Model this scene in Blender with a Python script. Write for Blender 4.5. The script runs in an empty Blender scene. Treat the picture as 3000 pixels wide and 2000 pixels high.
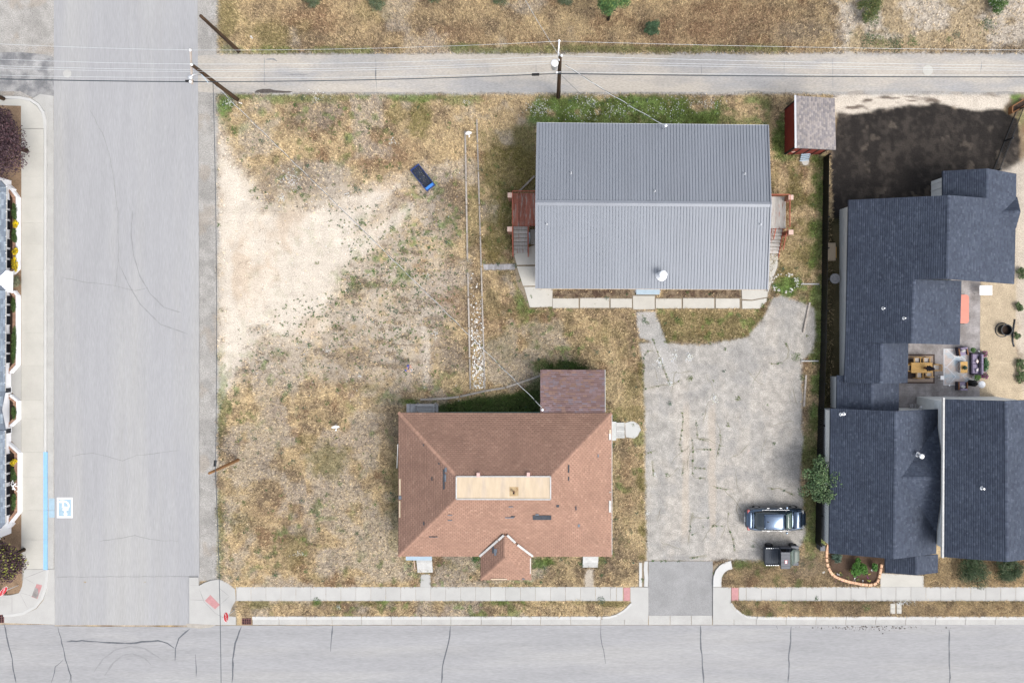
import bpy, math, random
import numpy as np
from mathutils import Vector, Matrix
random.seed(7); RNG = np.random.default_rng(11)
sc = bpy.context.scene
C = sc.collection
R = math.radians
# ------------------------------------------------------------------ camera, sky, sun, exposure
H = 55.56; S = 36.0; CX, CY = 1560.0, 950.0           # flying height, photo pixels per metre on the ground, point straight below
cam = bpy.data.cameras.new('camera'); cam.lens = 24; cam.sensor_width = 36; cam.clip_end = 600
cam.shift_x = (1500-CX)/3000; cam.shift_y = (CY-1000)/3000
camo = bpy.data.objects.new('camera', cam); camo.location = (0, 0, H); C.objects.link(camo); sc.camera = camo
SUN_EL, SUN_AZ = 52, -38                                # azimuth counted from +X, towards the lower right of the photo
w = bpy.data.worlds.new('World'); sc.world = w; w.use_nodes = True
nt = w.node_tree; bgn = nt.nodes['Background']
sky = nt.nodes.new('ShaderNodeTexSky'); sky.sky_type = 'NISHITA'; sky.sun_disc = False
sky.sun_elevation = R(SUN_EL); sky.sun_rotation = R(90-SUN_AZ); sky.dust_density = 3.0; sky.air_density = 1.0
hs = nt.nodes.new('ShaderNodeHueSaturation'); hs.inputs['Saturation'].default_value = 0.38
nt.links.new(sky.outputs[0], hs.inputs['Color']); nt.links.new(hs.outputs[0], bgn.inputs[0]); bgn.inputs[1].default_value = 0.15
sd = bpy.data.lights.new('sun', 'SUN'); sd.energy = 1.05; sd.angle = R(30); sd.color = (1.0, 0.965, 0.90)
so = bpy.data.objects.new('sun', sd); C.objects.link(so)
dirv = Vector((math.cos(R(SUN_AZ))*math.cos(R(SUN_EL)), math.sin(R(SUN_AZ))*math.cos(R(SUN_EL)), math.sin(R(SUN_EL))))
so.rotation_euler = dirv.to_track_quat('Z', 'Y').to_euler()
sc.view_settings.view_transform = 'Standard'; sc.view_settings.look = 'None'
sc.view_settings.exposure = 1.10; sc.view_settings.gamma = 1.0
# ------------------------------------------------------------------ helpers
def P(px, py, z=0.0):
    k = (H-z)/H/S
    return Vector(((px-CX)*k, (CY-py)*k, z))
def tile(ox, oy, f=3.136):
    return lambda x, y, z=0.0: P(ox+x/f, oy+y/f, z)
WL = {}
def setp(o, label=None, cat=None, group=None, kind=None):
    if label: o['label'] = label
    if cat: o['category'] = cat
    if group: o['group'] = group
    if kind: o['kind'] = kind
    return o
def empty(name, loc, label=None, cat=None, group=None, kind=None):
    o = bpy.data.objects.new(name, None); C.objects.link(o); o.location = loc; o.empty_display_size = 0.2
    WL[o] = Vector(loc); return setp(o, label, cat, group, kind)
def link(o, parent, loc):
    C.objects.link(o); WL[o] = Vector(loc)
    if parent is not None:
        o.parent = parent; o.location = Vector(loc)-WL[parent]
    else: o.location = loc
    return o
class MB:
    def __init__(s): s.v = []; s.f = []; s.c = []; s.M = None; s.col = (1, 1, 1); s.mi = []; s.m = 0
    def add(s, vs, fs):
        n = len(s.v)
        for p in vs:
            p = Vector(p)
            s.v.append(s.M @ p if s.M else p); s.c.append(s.col)
        for f in fs: s.f.append(tuple(i+n for i in f)); s.mi.append(s.m)
        return s
    def quad(s, a, b, c, d): return s.add([a, b, c, d], [(0, 1, 2, 3)])
    def box(s, lo, hi, rz=0, piv=None):
        x0, y0, z0 = lo; x1, y1, z1 = hi
        vs = [Vector(p) for p in ((x0,y0,z0),(x1,y0,z0),(x1,y1,z0),(x0,y1,z0),(x0,y0,z1),(x1,y0,z1),(x1,y1,z1),(x0,y1,z1))]
        if rz:
            m = Matrix.Rotation(rz, 3, 'Z'); c = Vector(piv) if piv else Vector(((x0+x1)/2, (y0+y1)/2, 0))
            vs = [m @ (p-c)+c for p in vs]
        return s.add(vs, [(3,2,1,0),(4,5,6,7),(0,1,5,4),(1,2,6,5),(2,3,7,6),(3,0,4,7)])
    def cbox(s, c, sz, rz=0):
        c = Vector(c); h = Vector(sz)/2
        return s.box(c-h, c+h, rz)
    def bev(s, lo, hi, b=.02):                       # box with chamfered top edges
        x0, y0, z0 = lo; x1, y1, z1 = hi
        vs = [(x0,y0,z0),(x1,y0,z0),(x1,y1,z0),(x0,y1,z0),(x0,y0,z1-b),(x1,y0,z1-b),(x1,y1,z1-b),(x0,y1,z1-b),
              (x0+b,y0+b,z1),(x1-b,y0+b,z1),(x1-b,y1-b,z1),(x0+b,y1-b,z1)]
        return s.add(vs, [(3,2,1,0),(0,1,5,4),(1,2,6,5),(2,3,7,6),(3,0,4,7),(4,5,9,8),(5,6,10,9),(6,7,11,10),(7,4,8,11),(8,9,10,11)])
    def beam(s, a, b, wd, ht):                        # bar from a to b
        a = Vector(a); b = Vector(b); d = (b-a).normalized()
        u = Vector((0, 0, 1)) if abs(d.z) < .95 else Vector((1, 0, 0))
        x = d.cross(u).normalized()*wd/2; y = x.cross(d).normalized()*ht/2
        vs = [a-x-y, a+x-y, a+x+y, a-x+y, b-x-y, b+x-y, b+x+y, b-x+y]
        return s.add(vs, [(3,2,1,0),(4,5,6,7),(0,1,5,4),(1,2,6,5),(2,3,7,6),(3,0,4,7)])
    def cone(s, a, b, r0, r1, n=10, cap=True):
        a = Vector(a); b = Vector(b); d = (b-a).normalized()
        u = Vector((0, 0, 1)) if abs(d.z) < .95 else Vector((1, 0, 0))
        x = d.cross(u).normalized(); y = d.cross(x).normalized()
        vs = []; fs = []
        for (p, r) in ((a, r0), (b, r1)):
            for i in range(n):
                t = 2*math.pi*i/n; vs.append(p+x*r*math.cos(t)+y*r*math.sin(t))
        for i in range(n): fs.append((i, n+i, n+(i+1) % n, (i+1) % n))
        if cap: fs.append(tuple(range(n))); fs.append(tuple(range(2*n-1, n-1, -1)))
        return s.add(vs, fs)
    def tube(s, pts, r, n=5):
        pts = [Vector(p) for p in pts]; vs = []; fs = []
        for k, p in enumerate(pts):
            d = (pts[min(k+1, len(pts)-1)]-pts[max(k-1, 0)]).normalized()
            u = Vector((0, 0, 1)) if abs(d.z) < .9 else Vector((1, 0, 0))
            x = d.cross(u).normalized(); y = d.cross(x).normalized(); rr = r[k] if isinstance(r, (list, tuple)) else r
            for i in range(n):
                t = 2*math.pi*i/n; vs.append(p+x*rr*math.cos(t)+y*rr*math.sin(t))
        for k in range(len(pts)-1):
            for i in range(n):
                fs.append((k*n+i, (k+1)*n+i, (k+1)*n+(i+1) % n, k*n+(i+1) % n))
        fs.append(tuple(range(n))); fs.append(tuple(range(len(vs)-1, len(vs)-n-1, -1)))
        return s.add(vs, fs)
    def lathe(s, c, prof, n=20):
        c = Vector(c); vs = []; fs = []
        for (r, z) in prof:
            for i in range(n):
                t = 2*math.pi*i/n; vs.append(c+Vector((r*math.cos(t), r*math.sin(t), z)))
        for k in range(len(prof)-1):
            for i in range(n): fs.append((k*n+i, k*n+(i+1) % n, (k+1)*n+(i+1) % n, (k+1)*n+i))
        if prof[-1][0] > 1e-4: fs.append(tuple((len(prof)-1)*n+i for i in range(n)))
        return s.add(vs, fs)
    def prism(s, pts, z0, z1):
        n = len(pts); a = sum(pts[i][0]*pts[(i+1) % n][1]-pts[(i+1) % n][0]*pts[i][1] for i in range(n))
        if a < 0: pts = pts[::-1]
        vs = [Vector((p[0], p[1], z0)) for p in pts]+[Vector((p[0], p[1], z1)) for p in pts]
        return s.add(vs, [tuple(range(n-1, -1, -1)), tuple(range(n, 2*n))]+[(i, (i+1) % n, n+(i+1) % n, n+i) for i in range(n)])
    def ell(s, c, r, nu=12, nv=8, flat=None):
        c = Vector(c); vs = []; fs = []
        for j in range(nv+1):
            a = math.pi*(j/nv-.5)
            for i in range(nu):
                t = 2*math.pi*i/nu; vs.append(c+Vector((r[0]*math.cos(a)*math.cos(t), r[1]*math.cos(a)*math.sin(t), r[2]*math.sin(a))))
        for j in range(nv):
            for i in range(nu): fs.append((j*nu+i, j*nu+(i+1) % nu, (j+1)*nu+(i+1) % nu, (j+1)*nu+i))
        return s.add(vs, fs)
    def mesh(s, name, mats, origin=None, smooth=False, col=False):
        me = bpy.data.meshes.new(name)
        o = Vector(origin) if origin is not None else Vector((0, 0, 0))
        me.from_pydata([tuple(p-o) for p in s.v], [], s.f)
        for m in (mats if isinstance(mats, (list, tuple)) else [mats]): me.materials.append(m)
        if any(s.mi): me.polygons.foreach_set('material_index', s.mi)
        if smooth: me.polygons.foreach_set('use_smooth', [True]*len(s.f))
        if col:
            at = me.attributes.new('Col', 'FLOAT_COLOR', 'POINT')
            at.data.foreach_set('color', np.array([(c[0], c[1], c[2], 1) for c in s.c], dtype=np.float32).ravel())
        return me
    def build(s, name, mats, parent=None, smooth=False, col=False, kind=None):
        a = np.array([tuple(p) for p in s.v]); lo = a.min(0); hi = a.max(0)
        org = Vector(((lo[0]+hi[0])/2, (lo[1]+hi[1])/2, lo[2]))
        o = bpy.data.objects.new(name, s.mesh(name, mats, org, smooth, col))
        link(o, parent, org)
        if kind: o['kind'] = kind
        return o
def npmesh(name, V, F, mat, parent=None, col=None, kind=None, smooth=False):
    """V (n,3), F (m,k) numpy arrays"""
    lo = V.min(0); hi = V.max(0); org = np.array([(lo[0]+hi[0])/2, (lo[1]+hi[1])/2, lo[2]])
    me = bpy.data.meshes.new(name); k = F.shape[1]; m = F.shape[0]
    me.vertices.add(len(V)); me.vertices.foreach_set('co', (V-org).astype(np.float32).ravel())
    me.loops.add(m*k); me.loops.foreach_set('vertex_index', F.astype(np.int32).ravel())
    me.polygons.add(m); me.polygons.foreach_set('loop_start', np.arange(0, m*k, k, dtype=np.int32))
    try: me.polygons.foreach_set('loop_total', np.full(m, k, dtype=np.int32))
    except Exception: pass
    if smooth: me.polygons.foreach_set('use_smooth', np.ones(m, dtype=bool))
    me.update(calc_edges=True)
    me.materials.append(mat)
    if col is not None:
        at = me.attributes.new('Col', 'FLOAT_COLOR', 'POINT')
        cc = np.ones((len(V), 4), dtype=np.float32); cc[:, :3] = col
        at.data.foreach_set('color', cc.ravel())
    o = bpy.data.objects.new(name, me); link(o, parent, Vector(org))
    if kind: o['kind'] = kind
    return o
def piece(me, name, parent, loc, rz=0.0, scale=None):
    o = bpy.data.objects.new(name, me); link(o, parent, loc); o.rotation_euler = (0, 0, rz)
    if scale: o.scale = scale
    return o
# ------------------------------------------------------------------ materials
def M(name, col=(.5, .5, .5), rough=.8, var=.15, scale=2.0, fine=0.0, fscale=30.0, bump=0.0, bscale=40.0, metal=0.0, spec=.3,
      attr=False, orand=0.0, stretch=(1, 1, 1), col2=None, mix=(.45, .62), mscale=.6, coat=0.0, trans=0.0, ior=1.45):
    m = bpy.data.materials.new(name); m.use_nodes = True; t = m.node_tree; N = t.nodes; L = t.links
    b = N['Principled BSDF']; b.inputs['Roughness'].default_value = rough; b.inputs['Metallic'].default_value = metal
    b.inputs['Specular IOR Level'].default_value = spec; b.inputs['Coat Weight'].default_value = coat; b.inputs['Coat Roughness'].default_value = .04
    b.inputs['Transmission Weight'].default_value = trans; b.inputs['IOR'].default_value = ior
    geo = N.new('ShaderNodeNewGeometry'); mp = N.new('ShaderNodeMapping'); mp.inputs['Scale'].default_value = stretch
    L.new(geo.outputs['Position'], mp.inputs['Vector'])
    if attr:
        a = N.new('ShaderNodeAttribute'); a.attribute_name = 'Col'; cur = a.outputs['Color']
        mm = N.new('ShaderNodeMix'); mm.data_type = 'RGBA'; mm.blend_type = 'MULTIPLY'; mm.inputs[0].default_value = 1
        L.new(cur, mm.inputs[6]); mm.inputs[7].default_value = (*col, 1); cur = mm.outputs[2]
    else:
        rgb = N.new('ShaderNodeRGB'); rgb.outputs[0].default_value = (*col, 1); cur = rgb.outputs[0]
    def noise(sc_, det=4, rg=.6):
        n = N.new('ShaderNodeTexNoise'); n.inputs['Scale'].default_value = sc_; n.inputs['Detail'].default_value = det
        n.inputs['Roughness'].default_value = rg; L.new(mp.outputs[0], n.inputs['Vector']); return n.outputs[0]
    def mul(cur, val):
        mm = N.new('ShaderNodeMix'); mm.data_type = 'RGBA'; mm.blend_type = 'MULTIPLY'; mm.inputs[0].default_value = 1
        L.new(cur, mm.inputs[6]); L.new(val, mm.inputs[7]); return mm.outputs[2]
    def rng(v, lo, hi, a=.3, c=.7):
        r_ = N.new('ShaderNodeMapRange'); L.new(v, r_.inputs[0]); r_.inputs[1].default_value = a; r_.inputs[2].default_value = c
        r_.inputs[3].default_value = lo; r_.inputs[4].default_value = hi; return r_.outputs[0]
    if col2 is not None:
        mm = N.new('ShaderNodeMix'); mm.data_type = 'RGBA'; L.new(rng(noise(mscale, 5), 0, 1, *mix), mm.inputs[0])
        L.new(cur, mm.inputs[6]); mm.inputs[7].default_value = (*col2, 1); cur = mm.outputs[2]
    if var: cur = mul(cur, rng(noise(scale), 1-var, 1+var))
    if fine: cur = mul(cur, rng(noise(fscale, 3), 1-fine, 1+fine))
    if orand:
        oi = N.new('ShaderNodeObjectInfo'); cur = mul(cur, rng(oi.outputs['Random'], 1-orand, 1+orand, 0, 1))
    L.new(cur, b.inputs['Base Color'])
    if bump:
        bp = N.new('ShaderNodeBump'); bp.inputs['Strength'].default_value = bump; bp.inputs['Distance'].default_value = .02
        L.new(noise(bscale, 4), bp.inputs['Height']); L.new(bp.outputs[0], b.inputs['Normal'])
    return m
mt = {}
mt['ground'] = M('ground', (1, 1, 1), .95, .12, 1.1, .30, 11, .6, 25, attr=True, spec=.1)
mt['grass'] = M('grass', (1, 1, 1), .9, 0, attr=True, spec=.15)
mt['leaf'] = M('leaf', (1, 1, 1), .6, 0, attr=True, spec=.25)
mt['shingle'] = M('shingle', (1, 1, 1), .92, .10, .5, .12, 40, .3, 60, attr=True, spec=.12)
mt['road'] = M('street_asphalt', (.272, .271, .277), .92, .05, 1.3, .10, 22, .25, 50, stretch=(1, .07, 1), spec=.2, col2=(.30, .296, .29), mix=(.46, .66), mscale=.35)
mt['road_s'] = M('south_street_asphalt', (.254, .252, .256), .92, .08, 1.1, .13, 22, .25, 50, stretch=(.10, 1, 1), spec=.2, col2=(.285, .28, .276), mix=(.48, .64), mscale=.5)
mt['alley'] = M('alley_asphalt', (.255, .25, .247), .93, .10, .5, .16, 14, .3, 45, stretch=(.3, 1, 1), col2=(.35, .32, .28), mix=(.40, .56), mscale=.30, spec=.2)
mt['asphalt_dk'] = M('driveway_asphalt', (.225, .223, .222), .92, .12, .8, .16, 16, .3, 45, spec=.2)
mt['patch'] = M('old_asphalt', (.15, .15, .155), .92, .2, 1.2, .2, 14, .3, 45, col2=(.27, .265, .26), mix=(.4, .6), mscale=.9)
mt['tar'] = M('tar', (.09, .095, .105), .6, .2, 3, .1, 30)
mt['crack'] = M('crack', (.195, .193, .193), .9, .2, 3)
mt['skid'] = M('skid', (.215, .214, .218), .9, .1, 3)
mt['concrete'] = M('concrete', (.36, .353, .338), .88, .06, .8, .06, 20, .1, 60, orand=.04, spec=.2)
mt['concrete_w'] = M('warm_concrete', (.405, .39, .355), .88, .06, .8, .05, 18, .1, 60, orand=.03, spec=.2)
mt['kerb'] = M('kerb_concrete', (.415, .41, .397), .85, .05, 1, .04, 20, orand=.03, spec=.2)
mt['gutter'] = M('gutter_concrete', (.345, .338, .322), .88, .08, 1, .08, 18, .1, 50, orand=.03)
mt['patio'] = M('patio_concrete', (.275, .255, .25), .9, .16, 1.2, .14, 9, .1, 40, col2=(.17, .155, .148), mix=(.42, .64), mscale=.9)
mt['redpad'] = M('red_pad', (.37, .19, .19), .8, .12, 4)
mt['bluepaint'] = M('blue_paint', (.22, .40, .60), .7, .06, 3, .1, 30)
mt['bluepale'] = M('pale_blue_paint', (.28, .38, .45), .8, .08, 3, .12, 30)
mt['whitepaint'] = M('white_paint', (.62, .62, .62), .7, .04, 3)
mt['white'] = M('white_wall', (.72, .72, .74), .6, .03, 2)
mt['siding'] = M('pale_siding', (.60, .62, .62), .7, .05, 2)
mt['tan'] = M('tan_wall', (.40, .33, .26), .8, .08, 2)
mt['teal'] = M('teal_wall', (.22, .36, .36), .8, .08, 2)
mt['glass'] = M('dark_glass', (.02, .022, .028), .08, 0, spec=.5)
mt['metalroof'] = M('metal_roof', (.186, .200, .226), .45, .06, .35, .04, 14, orand=.02, metal=.1, spec=.4, stretch=(1.5, .3, 1))
mt['metaltrim'] = M('metal_trim', (.185, .196, .220), .45, .05, 1, metal=.15, spec=.4)
mt['galv'] = M('galvanized', (.55, .56, .58), .35, .08, 5, metal=.6, spec=.5)
mt['whitecap'] = M('white_cap', (.8, .8, .8), .4, .02, 3)
mt['cream'] = M('cream_membrane', (.455, .365, .262), .8, .09, 1.4, .06, 6, stretch=(1, .2, 1), col2=(.40, .33, .26), mix=(.5, .66), mscale=1.2)
mt['pinkvent'] = M('pink_vent', (.48, .32, .29), .7, .05, 3)
mt['patchdk'] = M('dark_patch', (.045, .05, .06), .9, .25, 4, .2, 30)
mt['patchgy'] = M('grey_patch', (.13, .145, .17), .85, .2, 4)
mt['redwall'] = M('red_wall', (.12, .016, .012), .75, .12, 3, stretch=(6, 1, 1))
mt['redwall2'] = M('red_front_wall', (.17, .036, .026), .75, .12, 3)
mt['blacktrim'] = M('black_trim', (.010, .010, .011), .7, .1, 3)
mt['fence'] = M('black_fence', (.008, .008, .009), .55, .2, 3, orand=.3)
mt['fencemetal'] = M('black_metal', (.02, .022, .025), .3, .1, 5, metal=.3, spec=.5)
mt['deckred'] = M('red_deck', (.27, .105, .075), .85, .2, 3, .2, 18, orand=.22, stretch=(4, .6, 1), col2=(.30, .26, .235), mix=(.52, .66), mscale=1.6)
mt['deckgrey'] = M('grey_deck', (.34, .325, .305), .85, .15, 3, .15, 18, orand=.15, stretch=(4, .6, 1), col2=(.24, .13, .105), mix=(.56, .70), mscale=1.8)
mt['railred'] = M('red_rail', (.28, .085, .055), .8, .15, 4)
mt['pillar'] = M('pink_pillar', (.46, .33, .28), .8, .05, 3)
mt['pillarside'] = M('brown_pillar', (.24, .13, .09), .8, .1, 3)
mt['greywood'] = M('grey_wood', (.29, .28, .285), .85, .15, 4, .15, 22, orand=.2)
mt['whitewood'] = M('white_wood', (.40, .395, .382), .8, .12, 3, .12, 20, orand=.14)
mt['timber'] = M('timber', (.29, .26, .23), .9, .2, 3, .2, 20, orand=.15, bump=.3)
mt['pole'] = M('pole_wood', (.055, .032, .018), .85, .35, 3, .3, 14, stretch=(6, 6, .5), col2=(.015, .011, .008), mix=(.45, .6), mscale=.4)
mt['polelight'] = M('pole_wood_light', (.19, .10, .045), .85, .25, 3, .2, 14, stretch=(6, 6, .5))
mt['crossarm'] = M('crossarm', (.36, .31, .27), .85, .1, 4)
mt['wire'] = M('wire', (.50, .52, .53), .5, .1, 8, metal=.2)
mt['wiredk'] = M('dark_wire', (.035, .045, .055), .5, .2, 2)
mt['insul'] = M('insulator', (.75, .76, .78), .3, 0)
mt['stone'] = M('stone', (1, 1, 1), .85, .1, 6, attr=True)
mt['brick'] = M('brick', (.40, .245, .17), .85, .12, 4, orand=.2)
mt['coping'] = M('block', (.55, .34, .22), .85, .1, 4, orand=.12)
mt['bluebox'] = M('blue_metal', (.022, .045, .16), .45, .15, 4, spec=.4)
mt['bluebright'] = M('bright_blue', (.04, .17, .50), .4, .1, 4, spec=.4)
mt['bluedark'] = M('dark_blue_floor', (.018, .025, .045), .5, .2, 4, spec=.4, orand=.3)
mt['carpaint'] = M('car_paint', (.050, .080, .130), .22, 0, metal=.8, coat=1.0, spec=.5)
mt['carblack'] = M('car_trim', (.008, .008, .009), .4, 0)
mt['chrome'] = M('chrome', (.6, .6, .62), .15, 0, metal=1)
mt['carglass'] = M('car_glass', (.012, .02, .026), .03, 0, coat=.6, spec=.6)
mt['screen'] = M('windscreen', (.07, .10, .09), .06, 0, coat=.5)
mt['tyre'] = M('tyre', (.012, .012, .013), .8, 0)
mt['redlamp'] = M('red_lamp', (.25, .01, .012), .2, 0, coat=.5)
mt['headlamp'] = M('head_lamp', (.10, .11, .12), .3, 0)
mt['utv'] = M('utv_plastic', (.055, .06, .075), .45, .1, 4, spec=.4)
mt['utvhood'] = M('utv_hood', (.12, .14, .125), .4, .08, 4, spec=.4)
mt['bed'] = M('utv_bed', (.034, .042, .056), .55, .2, 12)
mt['red'] = M('red_sign', (.45, .018, .03), .4, .05, 4)
mt['lilac'] = M('lilac_fabric', (.235, .20, .28), .9, .1, 6)
mt['dkfabric'] = M('dark_fabric', (.04, .036, .05), .9, .1, 6)
mt['wood'] = M('honey_wood', (.50, .30, .10), .6, .15, 3, stretch=(1, 8, 1))
mt['wooddk'] = M('brown_wood', (.17, .075, .03), .6, .15, 4)
mt['cushion'] = M('cream_cushion', (.46, .425, .39), .9, .06, 6)
mt['rugbr'] = M('brown_rug', (.07, .05, .042), .95, .12, 6)
mt['rugtan'] = M('tan_rug_band', (.30, .235, .19), .95, .1, 6)
mt['rugpale'] = M('pale_rug', (.50, .43, .39), .95, .10, 2, .12, 10, col2=(.36, .43, .48), mix=(.45, .6), mscale=.9)
mt['rugwhite'] = M('white_rug_band', (.56, .56, .57), .95, .05, 4)
mt['hottub'] = M('salmon_cover', (.52, .21, .16), .7, .05, 3)
mt['soil'] = M('soil', (.04, .026, .019), .95, .3, 6, .3, 20)
mt['skin'] = M('skin', (.52, .30, .23), .6, .05, 8)
mt['shirt'] = M('blue_shirt', (.055, .075, .23), .85, .1, 8)
mt['navy'] = M('navy_shorts', (.012, .016, .035), .85, .1, 8)
mt['hair'] = M('hair', (.22, .16, .09), .8, .15, 30)
mt['person'] = M('person', (1, 1, 1), .8, .05, 8, attr=True)
mt['rust'] = M('rusty_grate', (.16, .075, .07), .8, .25, 8)
mt['dark'] = M('dark_void', (.01, .01, .011), .9, .1, 4)
mt['spool'] = M('spool_wood', (.24, .235, .24), .9, .15, 6)
mt['boxwood'] = M('box_wood', (.30, .24, .17), .85, .12, 4, stretch=(8, 1, 1))
mt['pipeblue'] = M('pale_blue_plastic', (.30, .38, .45), .5, .05, 4)
mt['purple'] = M('purple_flower', (.20, .025, .16), .7, .1, 8)
mt['green'] = M('green_hose', (.03, .13, .08), .5, .1, 6)
# ------------------------------------------------------------------ numpy noise and masks
def vnoise(x, y, seed):
    r = np.random.default_rng(seed).random((256, 256)).astype(np.float32)
    xi = np.floor(x).astype(int); yi = np.floor(y).astype(int); fx = x-xi; fy = y-yi
    fx = fx*fx*(3-2*fx); fy = fy*fy*(3-2*fy); a = xi & 255; b = yi & 255; a1 = (xi+1) & 255; b1 = (yi+1) & 255
    return (r[b, a]*(1-fx)+r[b, a1]*fx)*(1-fy)+(r[b1, a]*(1-fx)+r[b1, a1]*fx)*fy
def fbm(x, y, size, seed, o=4, g=.55):
    """noise over photo pixels, feature size in pixels, 0..1 around .5"""
    s = 0; a = 1; n = 0
    for k in range(o):
        s = s+a*vnoise(x/size*2**k+seed*7.3, y/size*2**k+seed*3.1, seed+k); n += a; a *= g
    return s/n
def sstep(a, b, x):
    t = np.clip((x-a)/(b-a), 0, 1); return t*t*(3-2*t)
def psdf(x, y, poly):
    """signed distance to polygon in pixels, negative inside"""
    d = np.full(x.shape, 1e9); ins = np.zeros(x.shape, bool); n = len(poly)
    for i in range(n):
        ax, ay = poly[i]; bx, by = poly[(i+1) % n]; ex, ey = bx-ax, by-ay
        t = np.clip(((x-ax)*ex+(y-ay)*ey)/(ex*ex+ey*ey+1e-9), 0, 1)
        d = np.minimum(d, (x-ax-t*ex)**2+(y-ay-t*ey)**2)
        c = ((ay > y) != (by > y)) & (x < (bx-ax)*(y-ay)/((by-ay) if by != ay else 1e-9)+ax); ins ^= c
    return np.where(ins, -1, 1)*np.sqrt(d)
# ------------------------------------------------------------------ ground
STRAW=np.array((.350,.268,.158)); BROWN=np.array((.165,.122,.080)); RUST=np.array((.195,.122,.070)); GSOIL=np.array((.335,.292,.242))
SAND=np.array((.450,.398,.335)); GREEN=np.array((.062,.108,.020)); DKGREEN=np.array((.030,.058,.012)); OLIVE=np.array((.112,.110,.032))
PARK=np.array((.286,.270,.248)); BLACK=np.array((.020,.0175,.016)); MULCH=np.array((.085,.058,.042)); PEBBLE=np.array((.355,.290,.205))
GRAVEL=np.array((.283,.270,.252)); PINE=np.array((.19,.13,.085)); DKSOIL=np.array((.05,.032,.022))
G_BLOB = [(660,305,34,48,1.0,0),(700,285,70,14,.75,0),(840,290,130,15,.6,0),(960,290,90,14,.45,0),(1062,283,34,11,.7,0),(1185,286,70,12,.8,0),
 (1255,288,60,14,.8,0),(1350,292,60,16,.55,0),(1232,345,36,52,.85,1),(1165,335,42,34,.55,1),(700,380,36,20,.35,0),(770,330,14,14,.6,0),
 (2285,395,22,70,1.0,0),(2300,460,30,14,.7,0),(1660,1078,66,26,1.25,2),(1590,1068,30,18,.8,1),(960,1350,64,52,.75,1),(905,1290,40,20,.4,1),
 (1592,1645,34,17,1.2,0),(1396,1636,10,10,1,0),(1205,1175,22,14,1,0),(640,1560,22,150,.45,0),(650,1180,18,120,.5,0),(2305,842,44,32,1.1,0),(2250,945,34,40,.7,1),
 (2168,1652,36,16,.75,0),(2240,1650,30,14,.6,0),(2372,1560,26,70,.7,0),(2365,1320,30,60,.6,0),(2380,1470,40,70,.75,0),(1530,890,22,60,.7,0),(1552,912,40,10,.8,0),
 (2560,40,60,50,.8,1),(2575,115,60,34,.6,0),(2500,110,30,30,.55,0),(2975,272,30,40,1.0,0),(2990,350,20,30,.4,0),(1000,150,130,12,.6,0),(800,150,60,10,.6,0),
 (670,60,40,60,.35,1),(690,150,40,14,.5,0),(800,110,60,45,.4,1),(1350,140,60,12,.7,0),(1480,150,160,12,.6,0),(1720,145,200,12,.55,0),(2050,145,200,10,.6,0),
 (2230,145,90,10,.5,0),(1100,30,60,40,.35,1),(700,1530,40,30,.4,1),(870,1600,40,60,.45,1),(930,1690,40,16,.3,1),(1130,1170,50,14,.4,1),(1080,1140,30,14,.45,1),
 (1650,960,40,20,.25,1),(1850,1130,26,50,.5,1),(1835,1210,60,26,.6,1),(1870,1280,20,26,.6,0),(1700,420,9,9,.4,0),(2330,760,40,60,.35,1),(1090,1270,9,9,.7,0),
 (1160,1500,22,120,.5,1),(1160,1380,20,60,.5,1),(1320,1655,30,16,.45,1),(760,1770,45,14,.9,1),(930,1765,14,8,.9,0),(1080,1768,40,8,.9,1),(1470,1764,30,8,.8,0),(1790,1768,40,9,.8,1)]
SANDP = [(634,340),(655,400),(680,460),(720,500),(745,560),(770,628),(880,610),(990,600),(1075,560),(1165,520),(1172,545),(1090,625),(1040,690),(1110,655),(1175,600),(1215,600),
 (1160,660),(1060,745),(1000,800),(985,850),(960,900),(890,955),(960,945),(930,985),(830,985),(760,965),(725,1030),(690,1090),(650,1140),(638,1155)]
SOILP = [(640,470),(760,520),(900,520),(1000,500),(1180,560),(1330,640),(1345,900),(1300,1010),(1275,1130),(1160,1140),(1040,1130),(900,1130),(740,1130),(650,1190),(635,1170),(632,480)]
PARKP = [(1872,1002),(1960,1003),(2050,1008),(2110,1000),(2190,985),(2235,930),(2262,870),(2290,865),(2340,880),(2385,900),(2390,980),(2380,1030),(2350,1060),(2348,1172),
 (2352,1287),(2342,1400),(2352,1478),(2360,1560),(2345,1600),(2300,1641),(2145,1641),(1893,1645),(1889,1255),(1883,1057)]
PATHP = [(1862,912),(1919,912),(1936,955),(1953,1000),(1993,1095),(1990,1118),(1963,1116),(1930,1040),(1905,1000),(1872,990),(1866,950)]
BLKP = [(2450,332),(2500,331),(2600,318),(2680,310),(2740,303),(2850,322),(2930,318),(2985,350),(2990,520),(2985,600),(2480,660),(2440,660),(2430,470)]
NSANDP = [(2436,268),(2960,262),(2960,300),(2930,330),(2850,335),(2740,312),(2600,330),(2500,345),(2446,345)]
TSANDP = [(2450,-60),(3200,-60),(3200,150),(2950,148),(2430,165),(2440,90)]
PEBP = [(2868,815),(2975,815),(2972,1000),(2998,1180),(2868,1180)]
ESANDP = [(2930,500),(3300,300),(3300,1240),(2998,1190),(2972,1000),(2965,820)]
MULP = [(2425,1600),(2600,1600),(2590,1690),(2575,1708),(2530,1711),(2470,1700),(2436,1680),(2424,1650)]
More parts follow.
